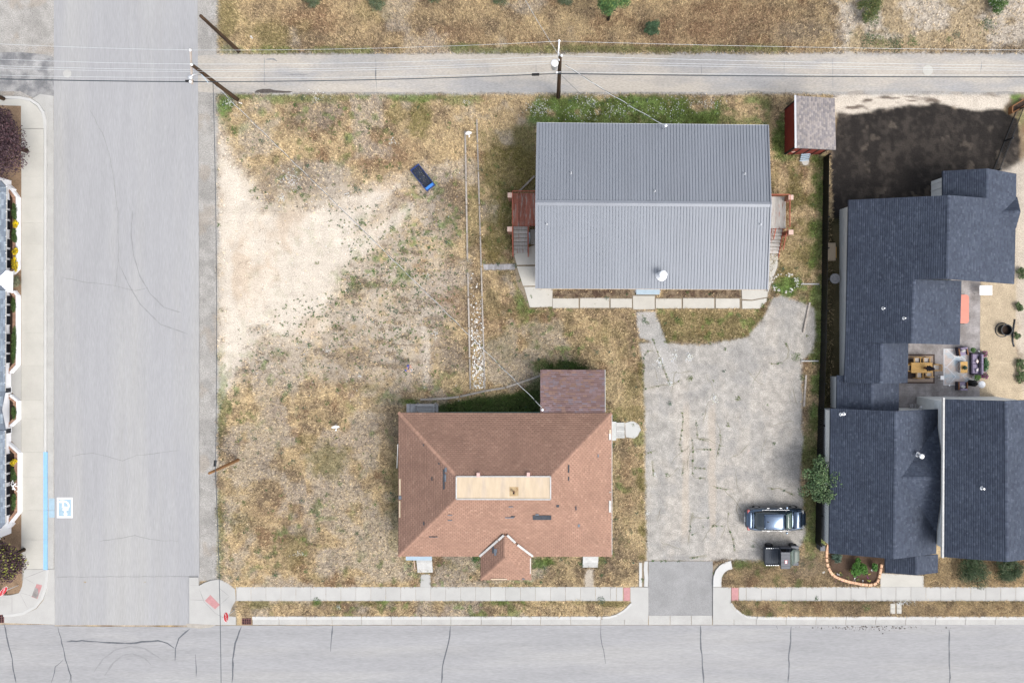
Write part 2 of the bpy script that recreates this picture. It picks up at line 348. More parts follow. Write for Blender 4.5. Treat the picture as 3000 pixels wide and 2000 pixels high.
CRK = [[(1650,880),(1662,1000),(1658,1220),(1690,1250),(1770,1255)],[(1560,640),(1572,720),(1540,940),(1560,1010)],[(1880,740),(1910,800),(1915,930),(1880,1060)],
 [(1670,990),(1830,990)],[(1680,1160),(1790,1165)],[(1690,720),(1700,890),(1790,910)],[(1220,440),(1370,400),(1500,385),(1550,350)],
 [(1290,-30),(1340,110),(1380,220),(1430,340),(1440,380)],[(1240,1025),(1320,1000),(1330,960)],[(1290,1100),(1300,1230)],[(1580,1100),(1560,1240)],
 [(1850,1330),(1950,1355),(2020,1355),(2040,1400)],[(1200,150),(1240,90),(1300,80)],[(1210,150),(1205,420)]]
CRK = [[(1500+x/3.136, 1000+y/3.136) for x, y in c] for c in CRK]
CRK += [[(1500+x/3.136, 1500+y/3.136) for x, y in c] for c in ([(1660,0),(1640,100),(1620,270)],[(1660,45),(1810,50)],[(1640,210),(1700,180)],[(1250,443),(1600,443)],
 [(1620,415),(1780,400)],[(1840,120),(1940,125)],[(1990,0),(1980,120),(2030,250),(2045,350)])]
CRK += [[(2250+x/3.136, 1000+y/3.136) for x, y in c] for c in ([(0,200),(60,210),(130,190),(180,150),(190,80),(150,0)],[(0,1345),(110,1350),(240,1410)])]
GB_=(.195,.162,.130); RU_=(.200,.128,.078); ST_=(.350,.275,.165); OV_=(.135,.118,.05)
CBLOB = [(750,360,120,90,ST_,.8),(940,340,95,55,GB_,.75),(890,520,120,60,GB_,.8),(1300,600,55,110,GB_,.6),(1240,900,110,60,GB_,.6),(790,1045,110,50,GB_,.6),(1010,1085,130,50,GB_,.5),(1310,850,45,80,RU_,.7),
 (1130,465,120,50,RU_,.75),(1105,415,60,40,RU_,.6),(900,60,130,50,RU_,.7),(1330,110,120,45,RU_,.5),(2120,60,220,60,RU_,.6),(2040,110,200,50,RU_,.5),(1000,1300,110,50,RU_,.4),(1330,1060,40,60,GB_,.7),(1500,930,120,60,RU_,.45),
 (760,1260,90,60,ST_,.7),(700,1420,80,90,ST_,.6),(1330,1120,30,30,ST_,.9),(1800,1110,60,90,ST_,.7),(1860,1450,16,150,ST_,.7),(1840,1400,40,120,RU_,.5),(1100,1600,120,70,ST_,.5),(860,1480,120,60,RU_,.35),(650,60,50,80,OV_,.5),
 (820,100,110,60,OV_,.45),(1490,440,60,60,OV_,.6),(1470,600,40,90,OV_,.6),(1130,1250,60,80,GB_,.5),(2360,1660,60,40,GB_,.5),(1100,30,120,30,ST_,.5),(1600,90,160,50,ST_,.5),(2350,100,90,40,GB_,.5)]
NOG = [[(1764,1800),(1800,1797),(1830,1780),(1846,1760),(1846,1716),(1900,1716),(1900,1830),(1764,1830)],[(2086,1716),(2142,1716),(2142,1760),(2152,1776),(2182,1797),(2217,1801),(2217,1830),(2086,1830)],[(2576,1676),(2706,1676),(2706,1718),(2576,1718)],
 [(1230,1678),(1264,1678),(1264,1718),(1230,1718)],[(1829,1236),(1850,1231),(1870,1239),(1879,1259),(1868,1280),(1845,1284),(1829,1281)],[(554,1687),(584,1687),(590,1708),(645,1693),(670,1703),(692,1722),(694,1830),(554,1830)],
 [(1502,745),(1574,710),(1574,848),(1618,846),(1620,902),(1550,904),(1512,830)],[(1618,872),(2170,872),(2170,904),(1618,904)],[(2168,846),(2250,846),(2280,748),(2280,785),(2255,860),(2225,906),(2168,906)],[(1850,846),(1922,846),(1922,908),(1850,908)],
 [(2602,1762),(2644,1762),(2644,1798),(2602,1798)],[(1868,1642),(1902,1642),(1902,1718),(1868,1718)],[(2086,1660),(2100,1650),(2144,1640),(2144,1666),(2114,1690),(2114,1718),(2086,1718)],[(1415,770),(1512,770),(1512,794),(1415,794)],[(2343,466),(2371,466),(2371,487),(2343,487)]]
def gz(x, y):
    """ground height: the lot and verges stand a little above the streets"""
    lot = sstep(600, 660, x)*sstep(262, 300, y)*(1-sstep(1806, 1811, y))
    drv = sstep(1885, 1897, x)*(1-sstep(2090, 2102, x))*sstep(1630, 1720, y)
    left = (1-sstep(66, 72, x))*sstep(288, 300, y)*(1-sstep(1733, 1741, y))
    north = (1-sstep(120, 160, y))*sstep(590, 650, x)
    return .085*lot*(1-drv)+.10*left+.05*north
def lerp(a, b, t): return a+(b-a)*t[..., None]
def gfields(x, y):
    n1 = fbm(x, y, 150, 1); n2 = fbm(x, y, 42, 2); n3 = fbm(x, y, 13, 3, 3); n4 = fbm(x, y, 80, 4); n5 = fbm(x, y, 26, 5, 3)
    wob = (n2-.5)*46+(n3-.5)*26
    dry = lerp(np.broadcast_to(STRAW, x.shape+(3,)), BROWN, sstep(.36, .66, .45*n1+.35*n2+.2*n3+(n5-.5)*.3))
    dry = lerp(dry, RUST, .65*sstep(.56, .68, .6*n4+.4*n5))
    dry = lerp(dry, STRAW*1.18, .7*sstep(.56, .68, fbm(x, y, 60, 9)))
    for (a, b, rx, ry, c_, st) in CBLOB:
        dry = lerp(dry, np.array(c_)*(.85+.3*n3)[..., None], st*(1-sstep(.45, 1.2, np.hypot((x-a)/rx, (y-b)/ry)+(n2-.5)*1.3+(n3-.5)*.5)))
    inlot = sstep(610, 650, x)*(1-sstep(2400, 2440, x))*sstep(270, 290, y)
    dry = lerp(dry, GSOIL, .6*sstep(.52, .64, fbm(x, y, 95, 6))*(1-sstep(1650, 1700, x)))
    # mown rows in the south-west part
    rows = np.sin(y/14*2*np.pi+(n1-.5)*8)
    dry = dry*(1+.07*rows*sstep(1180, 1260, y)*(1-sstep(1700, 1740, y))*(1-sstep(1100, 1180, x)))[..., None]
    soil = 1-sstep(-70, 45, psdf(x, y, SOILP)+wob*2)
    col = lerp(dry, GSOIL*1.02, .72*soil*sstep(.30, .56, n3*.5+n2*.5))
    weed = soil*sstep(.54, .62, n3*.35+fbm(x*.35, y*1.5, 26, 13, 3)*.45+fbm(x, y, 60, 12)*.2)*(1-sstep(1500, 1600, y))
    col = lerp(col, BROWN*.82, .6*weed)
    sd_ = psdf(x, y, SANDP)+wob*.9-8
    sand = 1-sstep(-42, 30, sd_)
    sn = fbm(x, y*.6, 90, 14)
    scol = lerp(np.broadcast_to(SAND, x.shape+(3,)), np.array((.385, .305, .228)), .65*sstep(.46, .62, sn))
    scol = lerp(scol, SAND*1.10, .6*sstep(.52, .66, fbm(x+y, y*2-x, 120, 15)))
    col = lerp(col, scol, sand)
    # wheel tracks across the sand and the soil
    for tr in ([(640,1140),(720,1010),(775,960)],[(642,800),(690,720),(720,600)],[(1000,690),(1100,590),(1170,545)],[(1060,745),(1150,660),(1210,600)],[(640,1190),(700,1060),(770,960)],
               [(1245,1130),(1255,1020),(1240,960)]):
        d = np.full(x.shape, 1e9)
        for (a, b), (c, e) in zip(tr, tr[1:]):
            t = np.clip(((x-a)*(c-a)+(y-b)*(e-b))/((c-a)**2+(e-b)**2), 0, 1); d = np.minimum(d, np.hypot(x-a-t*(c-a), y-b-t*(e-b)))
        col = lerp(col, SAND*.94, .6*(1-sstep(5, 12, d+wob*.12)))
    # green patches
    gsum = np.zeros(x.shape); ol = np.zeros(x.shape); dk = np.zeros(x.shape)
    for (a, b, rx, ry, s, kind) in G_BLOB:
        d = np.hypot((x-a)/rx, (y-b)/ry); v = s*(1-sstep(.55, 1.25, d+(n3-.5)*1.1+(n2-.5)*.9))
        if kind == 0: gsum = np.maximum(gsum, v)
        elif kind == 1: ol = np.maximum(ol, v)
        else: dk = np.maximum(dk, v)
    band = lambda x0, x1, y0, y1, f=14: sstep(x0-f, x0+f, x+wob*.5)*(1-sstep(x1-f, x1+f, x+wob*.5))*sstep(y0-f, y0+f, y+wob*.5)*(1-sstep(y1-f, y1+f, y+wob*.5))
    gsum = np.maximum(gsum, 1.1*band(1550, 2110, 286, 372)*sstep(.30, .46, n2*.6+n4*.4)); gsum = np.maximum(gsum, .7*band(2060, 2260, 288, 372)*sstep(.42, .58, n2))
    ol = np.maximum(ol, 1.0*band(1500, 1578, 370, 560)); ol = np.maximum(ol, .75*band(1412, 1578, 380, 780)*sstep(.34, .54, n2))
    ol = np.maximum(ol, .75*band(2255, 2395, 440, 860)*sstep(.34, .56, n2)); gsum = np.maximum(gsum, .85*band(2372, 2420, 460, 1600, 10)*sstep(.28, .50, n2))
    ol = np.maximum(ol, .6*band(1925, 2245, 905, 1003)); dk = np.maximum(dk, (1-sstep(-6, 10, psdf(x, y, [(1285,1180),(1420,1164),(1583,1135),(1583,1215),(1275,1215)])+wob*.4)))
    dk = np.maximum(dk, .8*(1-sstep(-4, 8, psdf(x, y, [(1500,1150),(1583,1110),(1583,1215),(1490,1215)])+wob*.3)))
    ol = np.maximum(ol, .85*band(1870, 1896, 1000, 1640, 8)*sstep(.35, .55, n2)); ol = np.maximum(ol, .7*band(700, 1850, 1757, 1768, 5)*sstep(.3, .5, n2)); ol = np.maximum(ol, .5*band(2150, 3100, 1757, 1766, 5)*sstep(.35, .55, n2))
    ol = np.maximum(ol, .35*band(1412, 1860, 780, 1070)*sstep(.45, .62, n2)); ol = np.maximum(ol, .4*band(1368, 1404, 540, 720, 8))
    speck = sstep(.63, .70, fbm(x, y, 20, 21, 2))*sstep(.42, .6, fbm(x, y, 200, 22))*(1-sand*.8)*inlot
    gsum = np.maximum(gsum, .6*speck)
    gt = lerp(np.broadcast_to(GREEN, x.shape+(3,)), GREEN*1.7+.02, sstep(.4, .7, n5))
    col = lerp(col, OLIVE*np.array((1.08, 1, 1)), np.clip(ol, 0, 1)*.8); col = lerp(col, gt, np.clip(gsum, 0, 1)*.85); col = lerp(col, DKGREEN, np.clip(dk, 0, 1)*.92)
    cover = 1-sand*.985-.78*soil*(1-sand)*(1-weed)
    # hard or bare areas
    def put(col, cover, poly, c, soft=6, wb=.15, amt=1.0, left=0.0):
        m = amt*(1-sstep(-soft, soft, psdf(x, y, poly)+wob*wb)); return lerp(col, c, m), cover*(1-m*(1-left)), m
    pk = lerp(np.broadcast_to(PARK, x.shape+(3,)), np.array((.325, .300, .268)), .75*sstep(.48, .64, fbm(x*1.6, y*.6, 70, 31)))
    pk = pk*(1+.5*(fbm(x, y, 9, 34, 2)-.5))[..., None]
    pk = lerp(pk, np.array((.20, .197, .195)), .38*sstep(.52, .70, fbm(x, y, 40, 32)))
    for tx in (2008, 2086): pk = lerp(pk, np.array((.36, .31, .255)), .6*(1-sstep(6, 14, np.abs(x-tx+(n2-.5)*16)))*sstep(1150, 1220, y)*(1-sstep(1540, 1600, y)))
    col, cover, mp_ = put(col, cover, PARKP, pk, 5, .22)
    pth = lerp(np.broadcast_to(np.array((.315, .302, .285)), x.shape+(3,)), np.array((.27, .263, .25)), sstep(.4, .65, n2))
    col, cover, m2 = put(col, cover, PATHP, pth, 3, .12)
    d = np.full(x.shape, 1e9)
    for pl in CRK:
        for (a, b), (c, e) in zip(pl, pl[1:]):
            t = np.clip(((x-a)*(c-a)+(y-b)*(e-b))/((c-a)**2+(e-b)**2), 0, 1); d = np.minimum(d, np.hypot(x-a-t*(c-a), y-b-t*(e-b)))
    ck = .4*(1-sstep(.8, 3.4, d+(n3-.5)*5))*np.maximum(mp_, m2)
    col = lerp(col, np.array((.12, .115, .05)), .8*ck*sstep(.32, .5, fbm(x, y, 30, 33)))
    col, cover, _ = put(col, cover, TSANDP, lerp(np.broadcast_to(SAND*.84, x.shape+(3,)), STRAW*.85, .8*sstep(.46, .60, n4)), 30, 1.8, .9, .10)
    ns = lerp(np.broadcast_to(SAND*.98, x.shape+(3,)), np.array((.13, .105, .085)), sstep(.54, .64, fbm(x*.45, y*2, 46, 35)))
    col, cover, _ = put(col, cover, NSANDP, ns, 7, .3)
    bk = lerp(np.broadcast_to(BLACK, x.shape+(3,)), np.array((.050, .042, .036)), .6*sstep(.42, .68, .45*fbm(x*1.9, y*.5, 60, 36)+.55*n3))
    bk = lerp(bk, np.array((.10, .082, .066)), .5*sstep(.60, .70, n5)*sstep(.5, .6, n1))
    col, cover, _ = put(col, cover, BLKP, bk, 6, .3)
    col, cover, _ = put(col, cover, ESANDP, SAND*.86, 20, .8, .85, .2)
    col, cover, _ = put(col, cover, PEBP, PEBBLE*(1+.25*(n3-.5))[..., None], 3, .08)
    col, cover, _ = put(col, cover, MULP, lerp(np.broadcast_to(DKSOIL, x.shape+(3,)), np.array((.075, .05, .036)), sstep(.4, .65, n2)), 3, .1)
    fl = lerp(np.broadcast_to(MULCH, x.shape+(3,)), np.array((.17, .13, .09)), sstep(.4, .6, n3))
    for pl in ([(1618,848),(1852,848),(1852,872),(1618,871)],[(1940,848),(2168,848),(2168,873),(1940,873)]): col, cover, _ = put(col, cover, pl, fl, 3, .12, 1, .3)
    col, cover, _ = put(col, cover, [(1713,1664),(1740,1664),(1738,1720),(1712,1720)], GSOIL, 4, .2)
    for pl in NOG: col, cover, _ = put(col, cover, pl, np.array((.20, .165, .12)), 1.5, 0)
    # house-side strip behind the black fence, left verge with bark, shoulder of the street, far left lots
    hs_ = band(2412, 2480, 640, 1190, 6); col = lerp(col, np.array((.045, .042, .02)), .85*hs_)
    lv = (1-sstep(66, 70, x))*sstep(290, 300, y)*(1-sstep(1745, 1760, y)); col = lerp(col, PINE*(.8+.5*n3)[..., None], lv); cover = cover*(1-lv)
    gr = lerp(np.broadcast_to(GRAVEL, x.shape+(3,)), GRAVEL*.84, sstep(.45, .6, n2))
    gr = lerp(gr, np.array((.25, .205, .16)), .4*sstep(.56, .68, fbm(x, y*.7, 50, 40)))
    m = np.maximum((1-sstep(632, 648, x+wob*.35))*(y < 1700), (1-sstep(600, 618, x+wob*.6))*(y < 300)); m = m*(x > 66)
    al = sstep(152, 160, y-8*sstep(700, 2400, -x+2400)*0+wob*.16)*(1-sstep(272, 284, y+wob*.16))*(x > 560); m = np.maximum(m, al)
    m = np.maximum(m, 1-sstep(158, 162, x)) if False else m
    col = lerp(col, gr, m); cover = cover*(1-m)
    m = ((x < 160) & (y < 290)).astype(float); col = lerp(col, gr*1.02, m); cover = cover*(1-m)
    cover = cover*(1-((x < 690)*(y > 1715))); cover = cover*(1-sstep(1800, 1803, y))
    return np.clip(col, 0, 1), np.clip(cover, 0, 1), np.clip(np.maximum(np.maximum(gsum, ol*.6), dk), 0, 1)
fx = np.concatenate([[-9000, -4000, -2000, -1000, -500, -250, -120], np.arange(-60, 3061, 4.3), [3120, 3250, 3500, 4000, 5000, 7000, 11000]])
fy = np.concatenate([[-9000, -4000, -2000, -1000, -500, -250, -120], np.arange(-60, 2061, 4.3), [2120, 2250, 2500, 3000, 4000, 6000, 11000]])
GX, GY = np.meshgrid(fx, fy); gc, gcov, ggr = gfields(GX, GY)
GZ = gz(GX, GY)+(fbm(GX, GY, 50, 50)-.5)*.03*gcov+(fbm(GX, GY, 11, 51, 2)-.5)*.03*gcov
V = np.stack([(GX-CX)/S, (CY-GY)/S, GZ], -1).reshape(-1, 3)
nx, ny = len(fx), len(fy); idx = np.arange(nx*ny).reshape(ny, nx)
F = np.stack([idx[:-1, :-1], idx[1:, :-1], idx[1:, 1:], idx[:-1, 1:]], -1).reshape(-1, 4)
go = npmesh('ground', V, F, mt['ground'], col=gc.reshape(-1, 3), kind='structure', smooth=True)
del V, F, GX, GY
# ------------------------------------------------------------------ grass tufts, weeds and wild flowers
SHADE = [[(1574,372),(2240,372),(2240,840),(1574,840)],[(1180,1215),(1785,1215),(1785,1620),(1180,1620)],[(1590,1090),(1765,1090),(1765,1215),(1590,1215)],
         [(2440,1215),(3100,1180),(3100,1625),(2440,1610)],[(2490,600),(2960,600),(2960,840),(2660,1110),(2490,1190)],[(2415,1615),(2415,1615),(2416,1616)]]
def blades(n, box, nb, lmin, lmax, wd, colf, name, dens=1.0, jit=(.6, 1.4), tilt=(.5, 1.25), label=None, cat='grass'):
    x = RNG.uniform(box[0], box[1], n); y = RNG.uniform(box[2], box[3], n)
    c, cov, g = gfields(x, y); keep = RNG.random(n) < cov*dens
    for pl in SHADE: keep &= psdf(x, y, pl) > 0
    keep &= ~((x > 2640) & (x < 2875) & (y > 815) & (y < 1210)); keep &= ~((y > 1715) & (y < 1760)); keep &= ~((x > 1895) & (x < 2090) & (y > 1640))
    x, y, c, g = x[keep], y[keep], c[keep], g[keep]; n = len(x)
    c = colf(c, g, n)
    bx = np.repeat((x-CX)/S, nb); by = np.repeat((CY-y)/S, nb); bz = np.repeat(gz(x, y)-.01, nb); m = n*nb
    bx = bx+RNG.normal(0, .05, m); by = by+RNG.normal(0, .05, m)
    a = RNG.uniform(0, 2*np.pi, m); t = RNG.uniform(tilt[0], tilt[1], m); l = RNG.uniform(lmin, lmax, m); ww = wd*RNG.uniform(.6, 1.4, m)
    px, py = -np.sin(a)*ww/2, np.cos(a)*ww/2; V = np.empty((m, 3, 3))
    V[:, 0] = np.stack([bx-px, by-py, bz], -1); V[:, 1] = np.stack([bx+px, by+py, bz], -1)
    V[:, 2] = np.stack([bx+np.cos(a)*l*np.sin(t), by+np.sin(a)*l*np.sin(t), bz+l*np.cos(t)+.01], -1)
    cc = np.repeat(c, nb, 0)*RNG.uniform(jit[0], jit[1], (m, 1)); cc = np.repeat(np.clip(cc, 0, 1), 3, 0)
    o = npmesh(name, V.reshape(-1, 3), np.arange(3*m).reshape(-1, 3), mt['grass'], col=cc)
    return setp(o, label, cat, kind='stuff')
def colgrass(c, g, n):
    r = RNG.random((n, 1)); out = c*1.52
    out = np.where(r < .26, c*.66, out); out = np.where(r > .86, STRAW*1.45*(.10+.90*(1-g[:, None]))+c*.5, out); return out
blades(250000, (615, 2440, 262, 1805), 3, .10, .26, .045, colgrass, 'dry_grass', label='short dry straw and green grass covering the vacant lot', jit=(.55, 1.35))
blades(110000, (580, 3040, -50, 160), 3, .12, .32, .05, colgrass, 'field_grass', label='brown dry grass of the field north of the alley', jit=(.55, 1.35))
blades(60000, (2110, 3040, 1636, 1805), 3, .10, .24, .045, colgrass, 'verge_grass', label='dry grass of the verges in front of the dark-roofed houses')
def weedcol(c, g, n):
    b = np.array([(.035, .085, .03), (.05, .10, .02), (.075, .12, .035), (.05, .085, .055)])[RNG.integers(0, 4, n)]; return b
def clumps(pts, nb, rad, ht, cols, name, label, cat, leaf=(.08, .05), matn='leaf', kind='stuff', zoff=0.0, spread=1.0):
    """rosettes of small leaves: pts = (px, py, radius in metres, colour index or None)"""
    Vs = []; Cs = []
    for (px, py, r, ci) in pts:
        k = max(6, int(nb*(r/.2)**1.6)); q = RNG.random(k)**.6; a = RNG.uniform(0, 2*np.pi, k)
        X = (px-CX)/S+np.cos(a)*q*r*spread; Y = (CY-py)/S+np.sin(a)*q*r; Z = gz(np.array([px]), np.array([py]))[0]+zoff+ht*r*(1-q**2)*RNG.uniform(.3, 1.1, k)+.02
        ang = RNG.uniform(0, 2*np.pi, k); ll = leaf[0]*RNG.uniform(.6, 1.4, k); wd = leaf[1]*RNG.uniform(.6, 1.4, k); tz = RNG.uniform(-.5, .5, k)
        dx, dy = np.cos(ang), np.sin(ang); v = np.empty((k, 4, 3))
        v[:, 0] = np.stack([X, Y, Z], -1); v[:, 1] = np.stack([X+dx*ll*.5-dy*wd*.5, Y+dy*ll*.5+dx*wd*.5, Z+ll*tz*.5+.01], -1)
        v[:, 2] = np.stack([X+dx*ll, Y+dy*ll, Z+ll*tz], -1); v[:, 3] = np.stack([X+dx*ll*.5+dy*wd*.5, Y+dy*ll*.5-dx*wd*.5, Z+ll*tz*.5+.01], -1)
        base = np.array(cols[RNG.integers(0, len(cols)) if ci is None else ci]); Vs.append(v.reshape(-1, 3))
        Cs.append(np.repeat(base[None]*RNG.uniform(.55, 1.5, (k, 1)), 4, 0))
    V = np.concatenate(Vs); Cc = np.clip(np.concatenate(Cs), 0, 1)
    o = npmesh(name, V, np.arange(len(V)).reshape(-1, 4), mt[matn], col=Cc); return setp(o, label, cat, kind=kind)
WG = [(.030, .075, .028), (.045, .095, .02), (.065, .11, .03), (.045, .08, .05), (.09, .115, .03)]
wp = []
while len(wp) < 620:
    x, y = random.uniform(640, 2395), random.uniform(285, 1705)
    if any(psdf(np.array([x]), np.array([y]), pl)[0] < 6 for pl in SHADE): continue
    inp = psdf(np.array([x]), np.array([y]), PARKP)[0] < 0; ins = psdf(np.array([x]), np.array([y]), SANDP)[0] < -10
    if (inp and random.random() < .88) or (ins and random.random() < .93) or (x > 1900 and y > 1640 and x < 2090): continue
    wp.append((x, y, random.choice((.07, .09, .12, .16, .22)), None))
for (x0, y0, x1, y1, n) in ((1000,640,1330,920,150),(800,880,1000,960,40),(960,600,1100,680,30),(1100,700,1340,1000,120),(2470,90,2640,150,26),(1000,640,1340,1000,330),(860,860,1000,960,50),(700,960,1250,1120,160),(720,330,1000,470,60),(2640,120,2800,140,8),(2860,60,2920,110,14),(640,1140,670,1690,30)):
    for _ in range(n): wp.append((random.uniform(x0, x1), random.uniform(y0, y1), random.choice((.03, .04, .05, .06, .09)), None))
for a, b, r in ((890,356,.22),(1112,525,.3),(1044,555,.3),(1042,759,.22),(1249,813,.25),(756,1612,.28),(808,1680,.3),(938,1467,.3),(1180,838,.22),(2536,1776,.4),(1759,1757,.35),(930,1757,.3),(1390,1637,.35),(2395,840,.2),(2390,1750,.2),
                (1793,1222,.45),(1805,1232,.3),(1704,1650,.3),(2575,125,.6),(2540,120,.6),(2620,130,.7),(2670,122,.5),(2555,60,.6),(2800,102,.35),(2775,120,.3),(2890,70,.5),(2350,1105,.25),(2331,1045,.4),(1961,1180,.2),(2020,1108,.25)):
    wp.append((a, b, r, None))
for c in CRK:
    for (a, b), (d, e) in zip(c, c[1:]):
        L_ = math.hypot(d-a, e-b)
        for k in range(int(L_/7)):
            if random.random() < .45: t = random.random(); wp.append((a+(d-a)*t, b+(e-b)*t, random.choice((.04, .05, .08)), None))
clumps(wp, 30, .2, .5, WG, 'weeds', 'small dark green weeds dotted over the lot and pavement cracks', 'weeds')
fp = []
def flo(x, y, rx, ry, n):
    for _ in range(n): fp.append((random.gauss(x, rx/2), random.gauss(y, ry/2), random.uniform(.03, .06), None))
for a in ((670,303,16,16,46),(930,285,24,18,40),(1368,300,14,6,14),(1150,415,20,12,26),(855,525,34,34,120),(825,580,14,10,30),(1580,320,40,30,120),(1720,300,40,20,80),(1800,320,60,30,90),(1960,320,80,30,90),
          (2060,300,60,20,60),(1700,340,80,20,60),(1933,1060,14,16,60),(1975,1040,10,16,40),(2018,1045,10,12,60),(1965,1122,12,8,30),(2092,1166,12,14,50),(1253,810,10,10,20),(1918,1387,5,5,12),
          (1895,1505,5,14,20),(958,1030,10,10,14),(1056,1102,6,6,14),(1020,570,12,8,16),(2650,1764,34,7,90),(2340,830,10,16,12),(880,1620,20,10,20),(1275,975,12,20,24),(995,1775,6,6,16)): flo(*a)
for _ in range(260): fp.append((random.uniform(660, 1380), random.uniform(480, 1180), random.uniform(.02, .04), None))
clumps(fp, 7, .2, 1.6, [(.62, .62, .60), (.60, .62, .66), (.55, .55, .45)], 'wild_flowers', 'tiny white wild flowers dotted through the lot grass', 'flowers', leaf=(.036, .032))
# ------------------------------------------------------------------ streets, kerbs, pavements
def sheet(name, pts, z, m, parent=None, kind=None, th=.05):
    mb = MB(); mb.prism([P(*p)[:2] for p in pts], z-th, z); return mb.build(name, m, parent, kind=kind)
road = sheet('street', [(158,-300),(577,-300),(582,500),(584,1830),(160,1830),(158,1000)], .012, mt['road'], kind='structure')
alley_n = [(577+ i*44, 160-12*min(1, max(0, (i-8)/40))+random.uniform(-3, 3)) for i in range(60)]
alley_s = [(577+ i*44, 272+random.uniform(-3.5, 3.5)-4*(i > 35)) for i in range(60)]
alley = sheet('alley', [(572,165)]+alley_n[1:]+[(3300,143),(3300,266)]+alley_s[::-1][:-1]+[(572,268)], .010, mt['alley'], kind='structure')
sstreet = sheet('south_street', [(-300,1829),(160,1829),(161,1833),(560,1836),(600,1831),(3300,1829),(3300,2500),(-300,2500)], .016, mt['road_s'], kind='structure')
sheet('alley_mouth', [(-300,158),(60,153),(130,160),(157,168),(158,282),(112,295),(90,284),(60,268),(-300,268)], .008, mt['patch'], kind='structure')
def ribbon(name, pl, wd, z, m, parent, jit=1.2, step=14):
    pts = []
    for (a, b), (c, d) in zip(pl, pl[1:]):
        n = max(1, int(math.hypot(c-a, d-b)/step))
        for k in range(n): pts.append((a+(c-a)*k/n, b+(d-b)*k/n))
    pts.append(pl[-1]); vs = []
    pts = [(x+random.uniform(-jit, jit), y+random.uniform(-jit, jit)) for x, y in pts]
    for i, (x, y) in enumerate(pts):
        x0, y0 = pts[max(0, i-1)]; x1, y1 = pts[min(len(pts)-1, i+1)]; L_ = math.hypot(x1-x0, y1-y0) or 1
        e = wd*random.uniform(.55, 1.25)*(.35 if i in (0, len(pts)-1) else 1)/2; nx_, ny_ = -(y1-y0)/L_*e, (x1-x0)/L_*e
        vs += [P(x+nx_, y+ny_, z), P(x-nx_, y-ny_, z)]
    mb = MB(); mb.add(vs, [(2*i, 2*i+1, 2*i+3, 2*i+2) for i in range(len(pts)-1)]); return mb.build(name, m, parent)
b0 = lambda x, y: (x/3.136, 1500+y/3.136)
b1 = lambda x, y: (750+x/3.136, 1500+y/3.136)
b2 = lambda x, y: (1500+x/3.136, 1500+y/3.136)
b3 = lambda x, y: (2250+x/3.136, 1500+y/3.136)
for pl, wd in (([b0(40,1025),b0(70,1180),b0(110,1350),b0(145,1568)],4.5),([b0(530,1050),b0(570,1200),b0(600,1350),b0(650,1500),b0(655,1568)],4),([b0(660,1490),b0(630,1568)],3),
    ([b0(610,1185),b0(750,1180),b0(950,1195),b0(1200,1205),b0(1300,1190),b0(1450,1180),b0(1540,1200),b0(1600,1250)],5),([b0(1740,1070),b0(1640,1160),b0(1610,1250),b0(1610,1360)],5.5),
    ([b0(2215,1045),b0(2160,1200),b0(2140,1350),b0(2140,1500),b0(2130,1568)],6),([b0(1795,1300),b0(1805,1420),b0(1805,1510)],3),([b0(580,1350),b0(510,1420),b0(470,1568)],3),
    ([b1(700,1040),b1(690,1160),b1(685,1275)],4),([b1(1790,1045),b1(1770,1180),b1(1740,1300),b1(1715,1420),b1(1705,1568)],5),
    ([b2(815,1040),b2(820,1160),b2(840,1270),b2(858,1390)],2.6),([b2(1733,1040),b2(1735,1200),b2(1750,1400),b2(1762,1568)],5),([b3(213,1045),b3(208,1180),b3(195,1300),b3(185,1568)],5),
    ([b3(1663,1070),b3(1665,1250),b3(1670,1400),b3(1670,1568)],5),([b3(80,1040),b3(90,1075)],5)):
    ribbon('crack_seal', pl, wd*.8, .021, mt['tar'], sstreet)
for pl, wd in (([b0(860,1470),b0(950,1340),b0(1060,1260),b0(1200,1230),b0(1330,1250),b0(1500,1360)],4),([b0(960,1500),b0(1040,1380),b0(1130,1310),b0(1220,1300),b0(1330,1340),b0(1390,1400)],5)):
    ribbon('tyre_mark', pl, wd, .0205, mt['skid'], sstreet, .5)
for pl, wd in (([(388,617),(384,690),(392,750),(410,810),(440,860),(480,900),(532,916)],3.4),([(352,780),(375,830),(410,890),(470,950),(550,978)],3)):
    ribbon('tyre_mark', pl, wd, .0165, mt['skid'], road, .3)
for pl in ([(180,812),(240,825),(330,835),(395,852),(435,842)],[(210,1335),(270,1325),(310,1335),(360,1348),(400,1332),(440,1330),(530,1318)],[(165,1690),(350,1688),(580,1688)],[(290,1585),(350,1575),(395,1567),(440,1580),(520,1585)],
           [(262,320),(300,390),(325,470),(345,620),(347,750),(338,840)],[(580,300),(583,700),(584,1100),(584,1680)]):
    ribbon('hairline_crack', pl, 1.3, .0166, mt['crack'], road, 1.4)
for pl, wd in (([(774,165),(775,250)],2.4),([(1100,170),(1102,232),(1103,268)],2),([(1100,200),(1100,232)],4),([(2297,170),(2297,216)],1.5),([(2440,165),(2440,262)],1.5),([(2876,180),(2873,212)],2.5),([(1570,190),(1570,212)],3),([(1972,195),(1972,214)],3),([(2054,190),(2055,218)],4),([(832,220),(905,219)],3),([(780,175),(800,173),(812,180)],7)):
    ribbon('crack', pl, wd, .0145, mt['crack'], alley, 1)
# manholes
def manhole(px, py, r, label, dome):
    mb = MB(); c = P(px, py, .012); mb.lathe(c, [(r, 0), (r, .012), (r*.86, .014), (r*.82, .008), (r*.4, .011), (0.001, .012)], 24)
    setp(mb.build('manhole_cover', mt['gutter'] if not dome else mt['concrete_w']), label, 'manhole', 'manhole covers in the streets')
manhole(197, 216, .34, 'round grey manhole cover in the wide street beneath the power lines', 0)
manhole(2718, 206, .42, 'round pale manhole cover in the alley near the dark yard', 1)
